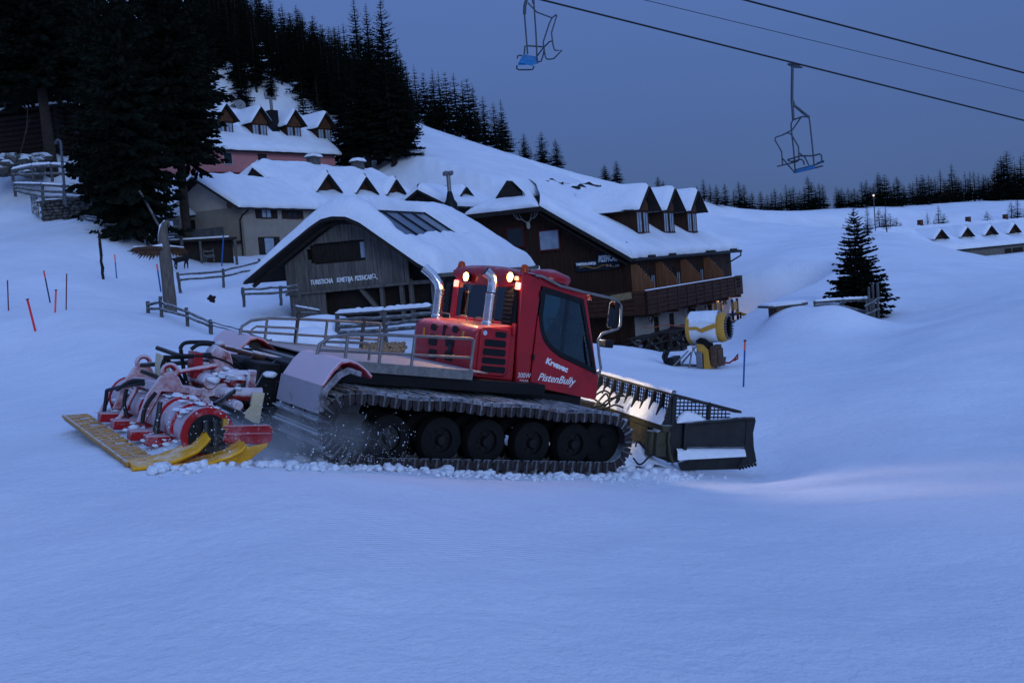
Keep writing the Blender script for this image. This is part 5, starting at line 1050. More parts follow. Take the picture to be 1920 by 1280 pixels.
for px in (1755, 1804, 1849, 1893): q = RF.hit(px, 448, 1, 1.5); dormer(rh, float(q[0]), 1.2, EZr+.55, 1.05, EZr+1.45, EZr+2.65, 3.2, .55, .5, DARKW, .35, 1, PANE)
for px in (1816, 1886, 1726): q = RF.hit(px, 415, 1, 5.5); m = MB(); m.bb((q[0]-.3, 5.3, EZr+2.6), (q[0]+.3, 5.8, EZr+4.1)); m.build('chimney', mat('brick', (.09, .035, .025)), rr_)
for px, w_ in ((1890, 1.6), (1908, 2.6)): q = RF.hit(px, 474, 1, 0); window(rh, (q[0], 0, EZr-1.3), w_, 1.5, 1, DARKW, DARKW, .05, bars=0)
# ------------------------------------------------------------------ trees
def spruce_mesh(seed, H, R, levels, nb, tw, clear=.06, dens=1.0, droop=.35, bare=False, top=1.0, fat=1.0, expo=.82):
    r = random.Random(seed); m = MB(); V_, F_ = [], []
    def tri(a, b, c): n = len(V_); V_.extend([a, b, c]); F_.append((n, n+1, n+2))
    def quad(a, b, c, d): n = len(V_); V_.extend([a, b, c, d]); F_.append((n, n+1, n+2, n+3))
    for i in range(levels):
        t = (i+r.uniform(-.3, .3))/levels; t = max(0, min(.985, t)); z = H*(clear+(1-clear)*t)
        L0 = R*((1-t)**expo)*(.9 if t > .1 else .75)+.06*H*.02
        k0 = max(4, int(nb*(1-.45*t)))
        for k in range(k0):
            if r.random() > dens: continue
            az = 2*math.pi*(k+r.uniform(-.35, .35))/k0+i*1.3; L_ = L0*r.choice((.55, .75, .9, 1.0, 1.0, 1.12))*r.uniform(.85, 1.12); ca, sa = math.cos(az), math.sin(az)
            dr = droop*(1-t*.9)*r.uniform(.6, 1.3); up = .55*(t**1.5)
            pt = lambda s: np.array([ca*L_*s, sa*L_*s, z+L_*(-dr*s+ .42*dr*s*s*s+up*s)])
            nt_ = max(3, int(tw*(.35+.65*(1-t))))
            w0 = .028*L_+.012
            sd = np.array([-sa, ca, 0])
            a = pt(0); 
            for q in range(3):
                b = pt((q+1)/3); ww = w0*(1-q/3.2); quad(a-sd*ww, a+sd*ww, b+sd*ww*.7, b-sd*ww*.7); a = b
            if bare and r.random() < .5: continue
            for q in range(nt_):
                s_ = .12+.88*(q+r.random()*.8)/nt_; b0 = pt(s_)
                for side in (-1, 1):
                    tl = L_*(.34*(1-.55*s_)+.05)*r.uniform(.6, 1.15)
                    fw = r.uniform(.45, .9); dirv = np.array([ca*fw-side*sa*.8, sa*fw+side*ca*.8, -.22*(1-t)-r.uniform(0, .35)*(1-t)+.15*t]); dirv /= np.linalg.norm(dirv)
                    e = b0+dirv*tl; pw = np.array([0, 0, 1.])*tl*(.13*fat if not bare else .04)+sd*tl*.05
                    md = b0+dirv*tl*.45
                    quad(b0, md-pw*1.0-np.array([0, 0, tl*.10]), e, md+pw*.8)
                    if not bare:
                        hz = np.cross(dirv, [0, 0, 1.]); hz *= tl*.16*fat/(np.linalg.norm(hz)+1e-6); quad(b0, md-hz, e, md+hz)
            e = pt(1.0)
            if not bare: tri(e-sd*w0*2.2, e+sd*w0*2.2, e+(e-pt(.85))*.9)
    m.add(V_, F_)
    return m
def tree_proto(name, seed, H, R, levels, nb, tw, label, loc, group=None, mat_=NEEDLE, tr=.017, **kw):
    t = thing(name, label, 'tree', tuple(loc), group); m = spruce_mesh(seed, H, R, levels, nb, tw, **kw); m.build('crown', mat_, t, smooth=0, recalc=False)
    m = MB(); m.tube([(0, 0, -.6), (0, 0, 0), (.01*H, 0, H*.3), (0, .01*H, H*.65), (0, 0, H*.99)], [H*tr*1.5, H*tr*1.15, H*tr*.8, H*tr*.45, .012], 8); m.build('trunk', BARK, t, smooth=60); return t
protos = []
def place(proto, loc, H, label, group=None, rz=None, first=[set()], wid=1.0):
    s = H/proto['h']
    if proto.name in first[0]: o = copy_tree(proto)
    else: first[0].add(proto.name); o = proto
    o.location = tuple(loc); o.scale = (s*wid, s*wid, s); o.rotation_euler = (0, 0, rnd.uniform(0, 6.28) if rz is None else rz); o['label'] = label
    if group: o['group'] = group
    elif 'group' in o: del o['group']
    return o
def base(px, Y, H_ang=None):
    p = P(px, 400, Y); return (p[0], Y, gz(p[0], Y))
# young spruce on the right, its own mesh
b0 = at_ground(1612, 603, 43); tree_proto('spruce_tree', 5, 5.05, 1.72, 40, 15, 13, 'young spruce with open tiers standing behind the weathered fence on the right slope', b0, clear=.04, droop=.34, dens=.97, tr=.012, fat=1.35)
T1 = tree_proto('spruce_tree', 21, 14, 3.5, 44, 14, 11, 'x', (0, 0, 0), clear=.07, droop=.5, dens=.82); T1['h'] = 14.
T2 = tree_proto('spruce_tree', 22, 14, 2.6, 54, 13, 11, 'x', (0, 0, 0), clear=.14, droop=.5, dens=.92); T2['h'] = 14.
T3 = tree_proto('spruce_tree', 23, 14, 3.0, 52, 13, 12, 'x', (0, 0, 0), clear=.05, droop=.42, dens=.85); T3['h'] = 14.
T4 = tree_proto('spruce_tree', 24, 14, 3.0, 46, 13, 11, 'x', (0, 0, 0), clear=.27, droop=.32); T4['h'] = 14.
S = [tree_proto('spruce_tree', 30+i, 9, (2.1, 1.8, 2.4, 1.7)[i], (26, 24, 24, 26)[i], 12, 8, 'x', (0, 0, 0), clear=(.06, .1, .05, .12)[i], droop=.45, dens=(1, .95, .95, .92)[i], fat=1.2, expo=(.62, .75, .6, .7)[i]) for i in range(4)]
for s in S: s['h'] = 9.
LARCH = tree_proto('larch_tree', 41, 8, 1.7, 26, 7, 6, 'x', (0, 0, 0), mat_=TWIG, clear=.12, droop=.1, bare=True); LARCH['h'] = 8.
kids(None)
# great spruces at the left
for px, py, Y, H, pr, lab, wd in (
 (256, 408, 57, 20, T1, 'massive dark spruce with lowest boughs reaching the wooden fence, left of the cream farmhouse', .66),
 (345, 405, 62, 21, T4, 'spruce whose bare lower trunk stands beside the porch of the cream farmhouse', .72),
 (212, 392, 62, 19, T1, 'broad spruce drooping over the rubble stone wall', .6),
 (95, 292, 77, 24.0, T4, 'tall spruce with a bare lower trunk beside the log terrace building', .95),
 (25, 270, 88, 24, T4, 'spruce rising behind the railing of the log terrace building', 1.2),
 (165, 275, 92, 27, T4, 'spruce standing right behind the pale hillside shed', 1.0),
 (372, 262, 112, 27.0, T3, 'spruce behind the left end of the pink guesthouse roof', .8),
 (-40, 300, 80, 24, T4, 'spruce cut by the left picture edge above the log terrace', 1.0),
 (262, 285, 98, 28, T3, 'spruce seen through the gap behind the massive dark spruce', 1.0),
 (325, 270, 108, 28, T2, 'spruce behind the massive dark spruce on its right side', 1.2),
 (694, 352, 104, 18.2, T2, 'tallest spruce of the cluster behind the cream farmhouse, thin topped', .95),
 (744, 352, 103, 17.0, T3, 'wide spruce on the right of the cluster behind the cream farmhouse', .95),
 (715, 345, 107, 16.8, T2, 'spruce in the middle of the cluster behind the cream farmhouse', .9),
 (655, 340, 108, 13.4, T3, 'spruce with ragged boughs at the right end of the pink guesthouse', .9),
 (765, 340, 106, 11.6, T3, 'lower spruce tucked against the right flank of the cluster', 1.0),
 (572, 232, 116, 8.4, S[0], 'single spruce on open snow above the pink guesthouse chimney', 1.0),
 (612, 215, 122, 9.0, S[2], 'spruce just left of the tall cluster on the open hillside', 1.0),
 (455, 190, 122, 6.0, S[2], 'small spruce on open snow above the satellite dish', 1.1),
 (510, 188, 124, 5.2, S[1], 'small spruce beside bare trunks above the pink guesthouse', 1.1),
 (948, 315, 158, 5.6, S[2], 'round spruce alone on the snow slope above the chalet hotel gablet', 1.6),
 (1046, 328, 160, 4.8, S[0], 'spruce with a visible stem alone below the skyline above the hotel', 1.5),
 (985, 296, 180, 5.0, S[0], 'left spruce of a skyline pair above the hotel', 1.5),
 (1018, 300, 176, 6.2, S[0], 'taller right spruce of a skyline pair above the hotel', 1.5),
 (1135, 337, 158, 2.6, S[2], 'short spruce beside a pointed one on the skyline over the hotel roof', 1.8),
 (1158, 343, 156, 3.6, S[0], 'pointed spruce on the skyline over the middle of the hotel roof', 1.6),
 (1628, 440, 84, 2.6, S[1], 'small dark spruce peeking out behind the young spruce', 1.1),
):
    p = P(px, py, Y); g_ = gz(p[0], Y); H += max(0, p[2]-g_) if Y < 110 else 0; zt = g_
    place(pr, (p[0], Y, zt), H, lab, wid=wd)
# hillside wood : skyline depth by column
sky_d = lin([(300, 250), (450, 240), (600, 230), (750, 210), (830, 200), (950, 185), (1050, 170)])
HG = 'spruces of the hillside wood'; HL = 'dark spruce in the dense wood covering the upper left hillside'
n = 0
for px in range(352, 965, 14):              # along the skyline
    Y = skyline(px, 80, 300)*rnd.uniform(.95, 1.02); b = base(px+rnd.uniform(-4, 4), Y); place(rnd.choice(S), b, rnd.uniform(6.5, 11)*(1 if px < 840 else .9), HL, HG, wid=rnd.uniform(.95, 1.2)); n += 1
for k in range(84):
    px = rnd.triangular(395, 950, 500); lo = 124 if px < 620 else (120 if px < 780 else 135); Y = lo+(sky_d(px)*.85-lo)*rnd.random()**1.7
    if px > 840 and Y < 150: continue
    if px < 660 and Y > 150 and rnd.random() < .6: continue
    if 520 < px < 600 and Y < 132: continue
    b = base(px, Y); place(rnd.choice(S), b, rnd.uniform(6.5, 11), HL, HG, wid=rnd.uniform(.9, 1.2)); n += 1
for px in range(412, 640, 17):
    for Ya in (131, 152):
        if rnd.random() < .7: b = base(px+rnd.uniform(-7, 7), Ya+rnd.uniform(-7, 10)); place(rnd.choice(S), b, rnd.uniform(6.5, 9.5), HL, HG, wid=rnd.uniform(1.0, 1.3))
# far right ridge
RG = 'spruces along the far right ridge'; RL = 'dark spruce in the treeline along the far right ridge'
ridge = [(1238, 24), (1247, 18), (1262, 14), (1290, 14), (1310, 22), (1322, 36), (1334, 30), (1346, 30), (1362, 36), (1378, 30), (1388, 44), (1398, 40), (1412, 28), (1428, 30)]
for px, h in ridge: Y = skyline(px, 80, 260); b = base(px, Y); place(rnd.choice(S), b, h*Y/FPX*1.05+.4, RL, RG, wid=1.5)
for px, h in ((1440, 26), (1455, 36), (1466, 30), (1476, 44), (1490, 40), (1502, 34), (1518, 58), (1530, 40), (1545, 42), (1448, 30), (1483, 38), (1510, 40), (1524, 46), (1538, 44)): Y = skyline(px, 80, 260); b = base(px, Y); place(rnd.choice(S), b, h*Y/FPX*1.05+.4, RL, RG, wid=1.4)
for px, h in ((1570, 42), (1580, 40), (1592, 46), (1604, 36), (1618, 58), (1628, 48), (1640, 50), (1650, 62), (1662, 64), (1672, 50), (1684, 54), (1696, 48), (1708, 50), (1722, 56), (1732, 60), (1744, 58), (1756, 52), (1766, 66), (1776, 58), (1788, 70), (1800, 50), (1812, 66), (1822, 58), (1838, 56), (1846, 62), (1856, 46), (1868, 72), (1880, 84), (1892, 88), (1906, 70), (1918, 84), (1930, 80), (1945, 80), (1960, 84), (1980, 80)):
    for q_ in (0, 1):
        Y = skyline(px, 80, 280)*rnd.uniform(.93, 1.02); b = base(px+q_*rnd.uniform(3, 8), Y); place(rnd.choice(S), b, h*rnd.uniform(.72, 1.08)*(1-.25*q_*rnd.random())*Y/FPX*1.0+.3, RL, RG, wid=rnd.uniform(1.3, 1.7))
LG2 = 'spruces on the snow above the stone house'; LL2 = 'spruce standing on open snow between the stone house roof and the ridge'
for px, h in ((1648, 48), (1658, 56), (1668, 60), (1680, 48), (1688, 40), (1716, 44), (1728, 52), (1738, 50), (1750, 50), (1760, 56), (1770, 46), (1778, 50), (1850, 50), (1862, 40), (1896, 48), (1908, 44), (1925, 50)):
    Y = rnd.uniform(150, 168); b = base(px, Y); place(rnd.choice(S), b, h*Y/FPX*1.05, LL2, LG2, wid=1.5)
for px, H, Y, lab in ((1661, 3.2, 95, 'bare brown larch behind the right side of the young spruce'), (1806, 4.4, 150, 'thin bare larch left of the stone house chimney'), (1820, 3.6, 150, 'thin bare larch directly above the stone house chimney'), (615, 6.5, 118, 'bare greyish larch left of the spruce cluster')):
    b = base(px, Y); place(LARCH, b, H, lab)
# brush and rocks below the log building
m = MB()
for k in range(60): p = P(rnd.uniform(-20, 80), rnd.uniform(296, 326), 74+rnd.uniform(-2, 2)); m.ball((p[0], p[1], p[2]), (rnd.uniform(.3, .8), .5, rnd.uniform(.25, .5)), 7, 5, .25)
tag(m.build('rock_bank', mat('snowy_rock', (.07, .065, .06), .9, 0, .5, 3, .5, frost=.9, fthr=.35), None, smooth=40), 'bank of snow dusted rocks below the log terrace building', 'rocks')
# ------------------------------------------------------------------ fences, walls, posts
def beams(name, label, cat, segs_, mt=GREYD, group=None, origin=None, parts=None):
    o0 = np.array(segs_[0][0] if origin is None else origin, float); t = thing(name, label, cat, tuple(o0), group)
    d = {}
    for a, b, w_, h_, nm in segs_: d.setdefault(nm, []).append((a, b, w_, h_))
    for nm, L_ in d.items():
        for a, b, w_, h_ in L_:
            m = MB(); a = np.array(a, float); b = np.array(b, float); k = 4; pts = [a+(b-a)*i/k+np.array([rnd.gauss(0, .012), rnd.gauss(0, .012), rnd.gauss(0, .012)])*(0 < i < k) for i in range(k+1)]
            m.tube([p-o0 for p in pts], [max(w_, h_)*.5*rnd.uniform(.85, 1.15) for _ in pts], 7); m.build(nm, mt, t, smooth=50)
    return t
def rail_fence(name, label, posts, rails, ph, pw=.13, rw=.10, snow=False, mt=GREYD):
    """posts: (px, py base, Y[, px top, py top]); rails: list of heights 0..1"""
    ends = []; sg = []
    for q in posts:
        b = P(*q[:3]); tp = P(q[3], q[4], q[2]) if len(q) > 3 else b+np.array([0, 0, ph]); ends.append((b, tp)); sg.append((b-np.array([0, 0, .4]), tp+(tp-b)*.08, pw, pw, 'post'))
    for i in range(len(ends)-1):
        for r in rails: sg.append((ends[i][0]*(1-r)+ends[i][1]*r, ends[i+1][0]*(1-r)+ends[i+1][1]*r, rw, rw, 'rail'))
    t = beams(name, label, 'fence', sg, mt)
    if snow:
        o0 = np.array(sg[0][0], float)
        for i in range(len(ends)-1):
            a, b = ends[i][1]-o0, ends[i+1][1]-o0; rows = []; d = (b-a)/np.linalg.norm(b-a); sd = np.cross(d, [0, 0, 1.])
            for k in range(25): 
                p = a+(b-a)*k/24+np.array([0, 0, .03]); hh = snow*(.8+.4*noise.noise(Vector((k*.5, i, 1))))*min(1, k/2+.2, (24-k)/2+.2); rows.append([p+sd*x+np.array([0, 0, z*hh]) for x, z in ((-.11, -.2), (-.12, .4), (-.06, .9), (.06, .9), (.12, .4), (.11, -.2))])
            m = MB(); m.grid(rows); m.build('snow_cap', SNOW, t, smooth=70)
    return t
rail_fence('rail_fence', 'low weathered fence round the foot of the eagle carving, running down to the right', [(277, 586, 37, 277, 566), (302, 590, 36, 301, 558), (350, 600, 34.5, 349, 578), (395, 618, 33, 394, 600)], (.35, .75), .5)
rail_fence('wire_fence', 'thin rail and wire running from the low fence behind the groomer', [(395, 619, 33, 394, 601), (450, 636, 30, 450, 617), (508, 655, 27, 508, 637)], (.92, .6), .5, .07, .045)
rail_fence('rail_fence', 'two rail fence rising right behind the eagle carving toward the barn', [(337, 532, 44, 333, 512), (418, 525, 46, 418, 505), (487, 512, 48, 486, 487), (520, 505, 49, 519, 482)], (.35, .85), .6)
rail_fence('rail_fence', 'short snowed-in two rail fence left of the barn gable', [(456, 556, 38, 455, 540), (525, 553, 37.5, 526, 537), (560, 549, 37.5, 560, 533)], (.3, .85), .5)
rail_fence('plank_fence', 'tall weathered plank fence with thick snow cap in front of the barn', [(633, 632, 32.5, 632, 588), (723, 628, 31.7, 721, 582), (812, 620, 31, 810, 575)], (.2, .45, .72, 1.0), 1.0, .16, .13, snow=.14)
rail_fence('rail_fence', 'single leaning rail against the left barn corner with a snowy top', [(556, 622, 34.5, 552, 575), (600, 605, 35, 598, 583)], (.75,), .5, .12, .1, snow=.06)
rail_fence('rail_fence', 'weathered fence stepping down below the rubble stone wall', [(153, 412, 60, 152, 404), (185, 424, 58, 185, 408), (199, 436, 57, 198, 420), (221, 452, 56, 219, 421)], (.45, .95), .6, .16, .14)
rail_fence('rail_fence', 'dark terrace fence between the big spruce and the cream farmhouse', [(222, 455, 56.5, 220, 424), (276, 452, 57, 274, 418), (340, 450, 58, 336, 408)], (.25, .6, .95), .9, .2, .16)
rail_fence('rail_fence', 'upper snow covered fence beside the tall lamp post', [(24, 330, 71, 23, 318), (63, 331, 70.5, 60, 310), (97, 330, 70, 96, 308), (150, 332, 69.5, 148, 312)], (.2, .85), .6, .22, .2, snow=.18)
rail_fence('rail_fence', 'lower fence on top of the rubble stone wall', [(28, 358, 69, 27, 344), (80, 372, 67, 79, 345), (120, 372, 66.5, 119, 348), (172, 374, 66, 171, 352)], (.1, .5, .95), .8, .2, .18, snow=.12)
rail_fence('rail_fence', 'weathered fence half sunk in the mound beside the young spruce', [(1528, 575, 40, 1527, 566), (1580, 580, 40, 1579, 562), (1634, 600, 40, 1630, 560)], (.3, .95), .6, .10, .14, snow=.10)
fr = Frame(P(222, 457, 57.3), 22); t = thing('timber_terrace', 'dark timber deck between the big spruce and the cream farmhouse', 'deck', fr); m = MB(); m.bb((0, 0, -.14), (6.6, 3.2, 0)); m.build('deck_floor', DARKW, t); m = MB(); m.bb((.2, .9, -2), (6.4, 3.0, -.15)); m.build('deck_wall', DARKW, t); m = MB(); m.bb((.1, .5, .0), (6.2, 2.8, .12)); m.build('deck_snow', SNOW, t)
for x in (.1, 2.2, 4.4, 6.4): m = MB(); m.bb((x, .02, -2), (x+.14, .16, -.14)); m.build('deck_post', GREYD, t)
t = beams('post_cluster', 'cluster of upright grey fence posts at the end of the mound by the young spruce', 'fence posts', [(P(a, b, 39.6), P(c, d_, 39.6), .10, .10, 'post') for a, b, c, d_ in ((1632, 603, 1629, 538), (1641, 612, 1636, 534), (1648, 610, 1645, 530), (1627, 595, 1624, 560), (1637, 610, 1634, 560))]+[(P(1622, 575, 39.5), P(1652, 558, 39.5), .10, .10, 'rail'), (P(1622, 590, 39.5), P(1650, 580, 39.5), .10, .10, 'rail')])
beams('leaning_pole', 'thin bare pole leaning against the terrace fence behind the eagle carving', 'pole', [(P(302, 430, 55), P(261, 358, 55.5), .12, .12, 'pole')])
beams('crooked_post', 'thin crooked dark post standing alone in the left snow slope', 'post', [(P(194, 523, 45), P(190, 480, 45.2), .14, .14, 'post'), (P(190, 480, 45.2), P(186, 436, 45), .12, .12, 'post')], mt=DARKW)
beams('bare_sapling', 'bare thin sapling in front of the log terrace building', 'sapling', [(P(38, 290, 76), P(50, 240, 76.2), .1, .1, 'stem'), (P(50, 240, 76.2), P(52, 200, 76), .07, .07, 'stem'), (P(47, 255, 76), P(56, 222, 76.3), .05, .05, 'branch')], mt=TWIG)
# lamp post with a crook
b = P(122, 372, 65.5); t = thing('lamp_post', 'tall grey lamp post with a hooked top on the left terrace', 'lamp post', tuple(b)); tp = P(114, 268, 65.5)-b; m = MB(); m.tube([(0, 0, -.5), tp*.5, tp, tp+[-.05, 0, .15], tp+[-.2, 0, .2], tp+[-.3, 0, .1]], .09, 8); m.build('pole', mat('grey_pole', (.09, .10, .12), .6, .3), t); m = MB(); m.ball(tp+[-.3, 0, .02], (.14, .14, .1)); m.build('lamp_head', CHAIRM, t)
b = P(1641, 424, 100); t = thing('lamp_post', 'slim distant lamp post with a small yellow light below the ridge', 'lamp post', tuple(b)); m = MB(); m.tube([(0, 0, -.5), (0, 0, 3.0)], .05, 6); m.build('pole', CHAIRM, t); m = MB(); m.ball((0, 0, 3.05), .10); m.build('lamp_head', lamp_mat('far_lamp', (1, .6, .25), 1.2), t)
# rubble wall
fr = Frame(P(78, 414, 68), -4); m = MB()
for k in range(7):
    x = rnd.uniform(-.1, .1)
    while x < 4.35: w_ = rnd.uniform(.12, .30); m.ball(fr.w((x+w_, rnd.uniform(-.06, .06), -.05+.21*k+rnd.uniform(-.04, .04))), (w_, .2, rnd.uniform(.09, .14)), 8, 6, .22); x += 2*w_*.95
m.bb((0, 0, 0), (0.01, .01, .01)); 
m2 = MB(fr.w); m2.bb((0, .1, -.6), (4.4, .8, 1.3)); t = thing('stone_wall', 'rubble stone retaining wall under the left terrace fence', 'wall', fr)
o = m.build('stones', STONE, None, smooth=50); o.parent = t; o.matrix_parent_inverse = fr.mat().inverted(); o = m2.build('wall_core', STONE, None); o.parent = t; o.matrix_parent_inverse = fr.mat().inverted()
o = snow_quad('wall_snow', (-.1, -.2, 1.35), (4.4, -.2, 1.35), (4.4, .9, 1.38), (-.1, .9, 1.38), .25, t, 16, 8, 'blrt', .3, 8)
fr = Frame(P(60, 400, 68.5), -30); t = thing('white_board_fence', 'whitish snow plastered board end beside the rubble stone wall', 'board', fr); m = MB(); m.prism([(0, 0), (.62, -.35), (.68, 1.2), (.0, 1.2)], lambda u, v, w: (u, w, v), 0, .12); m.build('board', mat('snowy_board', (.10, .09, .085), .9, 0, .5, 3, .4, frost=.9, fthr=-.1), t)
# ------------------------------------------------------------------ eagle carving
b = P(319, 584, 38); EF = Frame(b, 0); eg = thing('eagle_carving', 'tall weathered wooden post carved as an eagle with spread wings', 'carving', EF)
e = lambda a, b_, d=0: EF.l(P(a, b_, 38+d))
m = MB(); pth = [e(320, 592), e(318, 560), e(315, 530), (e(312, 500)), e(309, 475), e(307, 455), e(306, 440), e(307, 428), e(309, 420), e(313, 417)]
m.tube(pth, [.25, .245, .235, .23, .22, .20, .17, .14, .12, .08], 16)
for i, v in enumerate(m.v): k = 1+.07*noise.noise(Vector((v[0]*9, v[1]*9, v[2]*1.3))); c0 = np.array([np.interp(v[2], [pth[0][2], pth[-1][2]], [pth[0][0], pth[-1][0]]), 0]); m.v[i] = (c0[0]+(v[0]-c0[0])*k, v[1]*k, v[2])
m.build('body', CARVED, eg, smooth=60)
m = MB(); m.tube([e(309, 419), e(314, 417), e(317, 420), e(317, 426)], [.10, .09, .055, .015], 10); m.build('beak', CARVED, eg, smooth=60)
def wing(root, tip, lower, nf, dep):
    m = MB(); root = np.array(root); tip = np.array(tip)
    m.tube([root, root*.6+tip*.4+[0, 0, .04], root*.2+tip*.8+[0, 0, .05], tip], [.09, .08, .06, .02], 8)
    for k in range(nf):
        t_ = (k+.5)/nf; p = root*(1-t_)+tip*t_; an = rad(78-66*t_); ln = lower*(.75+.5*math.sin(math.pi*min(1, t_*1.1)))*(1-.35*t_)*rnd.uniform(.85, 1.1); q = p+np.array([math.copysign(ln*math.cos(an), (tip-root)[0]), dep*.3*(k % 2), -ln*math.sin(an)]); w_ = abs((tip-root)[0])/nf*1.25; md = p*.45+q*.55
        m.add([p+[-w_*.5, 0, 0], p+[w_*.5, 0, 0], md+[w_*.65, .03, 0], q, md+[-w_*.65, .03, 0], p+[-w_*.5, .05, 0], p+[w_*.5, .05, 0], md+[w_*.65, .08, 0], q+[0, .04, 0], md+[-w_*.65, .08, 0]], [(0, 1, 2, 3, 4), (9, 8, 7, 6, 5), (0, 5, 6, 1), (1, 6, 7, 2), (2, 7, 8, 3), (3, 8, 9, 4), (4, 9, 5, 0)])
    return m
wing(e(304, 465, -.2), e(246, 468, -.5), .46, 13, .1).build('wing', FEATH, eg, smooth=30); wing(e(318, 466, .1), e(349, 470, .6), .36, 9, .1).build('wing', FEATH, eg, smooth=30)
m = MB(); m.tube([e(305, 463, -.2)+[0, 0, .06], e(285, 466, -.3)+[0, 0, .06], e(250, 466, -.5)+[0, 0, .07]], [.07, .05, .02], 7); m.tube([e(306, 452)+[-.17, 0, 0], e(303, 440)+[-.08, 0, 0], e(305, 424)+[-.06, 0, .02], e(310, 416)+[0, 0, .04]], [.03, .06, .07, .05], 8); m.tube([e(318, 464, .1)+[0, 0, .05], e(345, 467, .5)+[0, 0, .07]], [.05, .02], 7); m.build('snow_cap', SNOW, eg, smooth=70)
# dog walking behind the carving
b = P(337, 504, 54); DF = Frame(b, 8); dg = MB(DF.w)
def limb(pts, rs, n=10): dg.tube(pts, rs, n)
dm = bpy.data.meshes.new('dog'); dv = [(0, 0, .50), (.22, 0, .52), (.42, 0, .54), (.55, 0, .66), (.66, 0, .70), (.80, 0, .66), (-.15, 0, .52), (-.30, 0, .55), (-.45, 0, .58), (-.58, 0, .55),
      (.40, .08, .40), (.42, .09, .22), (.40, .09, .02), (.38, -.08, .40), (.30, -.09, .24), (.26, -.09, .03), (-.18, .09, .38), (-.26, .10, .22), (-.22, .10, .02), (-.16, -.09, .38), (-.10, -.10, .22), (-.16, -.10, .02), (.45, .09, .01), (.32, -.09, .01), (-.16, .1, .01), (-.1, -.1, .01), (.62, .07, .80), (.62, -.07, .80)]
de = [(0, 1), (1, 2), (2, 3), (3, 4), (4, 5), (0, 6), (6, 7), (7, 8), (8, 9), (2, 10), (10, 11), (11, 12), (2, 13), (13, 14), (14, 15), (6, 16), (16, 17), (17, 18), (6, 19), (19, 20), (20, 21), (12, 22), (15, 23), (18, 24), (21, 25), (4, 26), (4, 27)]
dr_ = [.14, .15, .14, .10, .105, .045, .115, .05, .025, .015, .07, .045, .032, .07, .045, .032, .08, .04, .03, .08, .04, .03, .03, .03, .03, .03, .03, .03]
dm.from_pydata(dv, de, []); dm.materials.append(FUR); do = bpy.data.objects.new('dog', dm); C.objects.link(do); do.matrix_world = DF.mat()
sm = do.modifiers.new('skin', 'SKIN'); do.modifiers.new('sub', 'SUBSURF').levels = 2; do.modifiers['sub'].render_levels = 2; sk_ = dm.skin_vertices[0].data
for i, r in enumerate(dr_): sk_[i].radius = (r, r)
sk_[0].use_root = True
tag(do, 'black dog standing in the snow behind the eagle carving', 'dog')
# ------------------------------------------------------------------ marker stakes
def stake(lab, b, t_, Y, r=.022, split=None, c1=POLER, c2=POLEB, cap=None, group='slalom marker stakes'):
    p0 = P(*b, Y); p1 = P(*t_, Y-.05); o = thing('marker_stake', lab, 'stake', tuple(p0), group); v = p1-p0
    if split is None: m = MB(); m.tube([v*-.1, v], r, 8); m.build('shaft', c1, o, smooth=60)
    else: m = MB(); m.tube([v*-.1, v*(1-split)], r, 8); m.build('shaft', c2, o, smooth=60); m = MB(); m.tube([v*(1-split), v], r*1.05, 8); m.build('top_band', c1, o, smooth=60)
    if cap: m = MB(); m.tube([v*.97, v*1.0], r*1.5, 8); m.build('cap', BLK, o)
stake('dark red stake nearest the left picture edge', (16, 585), (14, 525), 34, c1=POLED)
stake('thick bright red stake leaning left, lowest of the left group', (67, 623), (51, 560), 30, .034, c1=POLER, cap=1)
stake('leaning navy stake with red top, uppermost in the left group', (93, 562), (82, 507), 36, .026, .28, POLER, POLEN)
stake('bright red upright stake with black cap, between the leaning ones', (103, 597), (105, 543), 33, .030, c1=POLEO, cap=1)
stake('dark red upright stake, rightmost of the left group', (124, 580), (125, 513), 35, c1=POLED)
stake('blue stake with red top beside the crooked post', (219, 524), (215, 477), 48, .028, .3, POLEO, POLEB)
stake('blue stake with orange top half hidden behind the eagle carving', (301, 542), (294, 495), 44, .036, .25, POLEO, POLEB)
stake('plain blue stake in front of the cream farmhouse cellar', (416, 494), (419, 440), 56, .04, c1=POLEB)
stake('blue stake with orange tip right of the snow cannon', (1394, 725), (1397, 637), 24, .022, .22, POLEO, POLEB, cap=1)
# ------------------------------------------------------------------ snow cannon
SF = Frame(P(1300, 690, 31), -28); sg = thing('snow_cannon', 'white and yellow snow cannon on a sledge frame facing right', 'snow cannon', SF)
c1 = SF.l(P(1296, 616, 31.3)); c2 = SF.l(P(1364, 613, 30.7)); ax = (c2-c1)/np.linalg.norm(c2-c1); Lb_ = np.linalg.norm(c2-c1)
m = MB(); kx = lambda s: c1+(c2-c1)*s
sb = np.cross(ax, [0, 0, 1.]); sb /= np.linalg.norm(sb); up_ = np.cross(sb, ax)
def ring(m, prof, a0=0, a1=360, n=36, close=True):
    rows = []
    for k in range(n+1):
        a = rad(a0+(a1-a0)*k/n); rows.append([kx(s)+(sb*math.cos(a)+up_*math.sin(a))*r for s, r in prof])
    m.grid(rows)
ring(m, [(.04, .34), (.02, .43), (.0, .47), (.06, .475), (.5, .475), (.80, .45), (.84, .42), (.84, .36), (.5, .38), (.04, .34)]); bar = m.build('barrel', mat('white_gun_paint', (.70, .70, .70), .45, 0, .06, 3, .02), sg, smooth=40)
m = MB(); ring(m, [(-.03, .47), (-.01, .50), (.07, .50), (.08, .478)]); ring(m, [(.80, .452), (.84, .47), (.92, .45), (1.0, .41), (1.015, .385)])
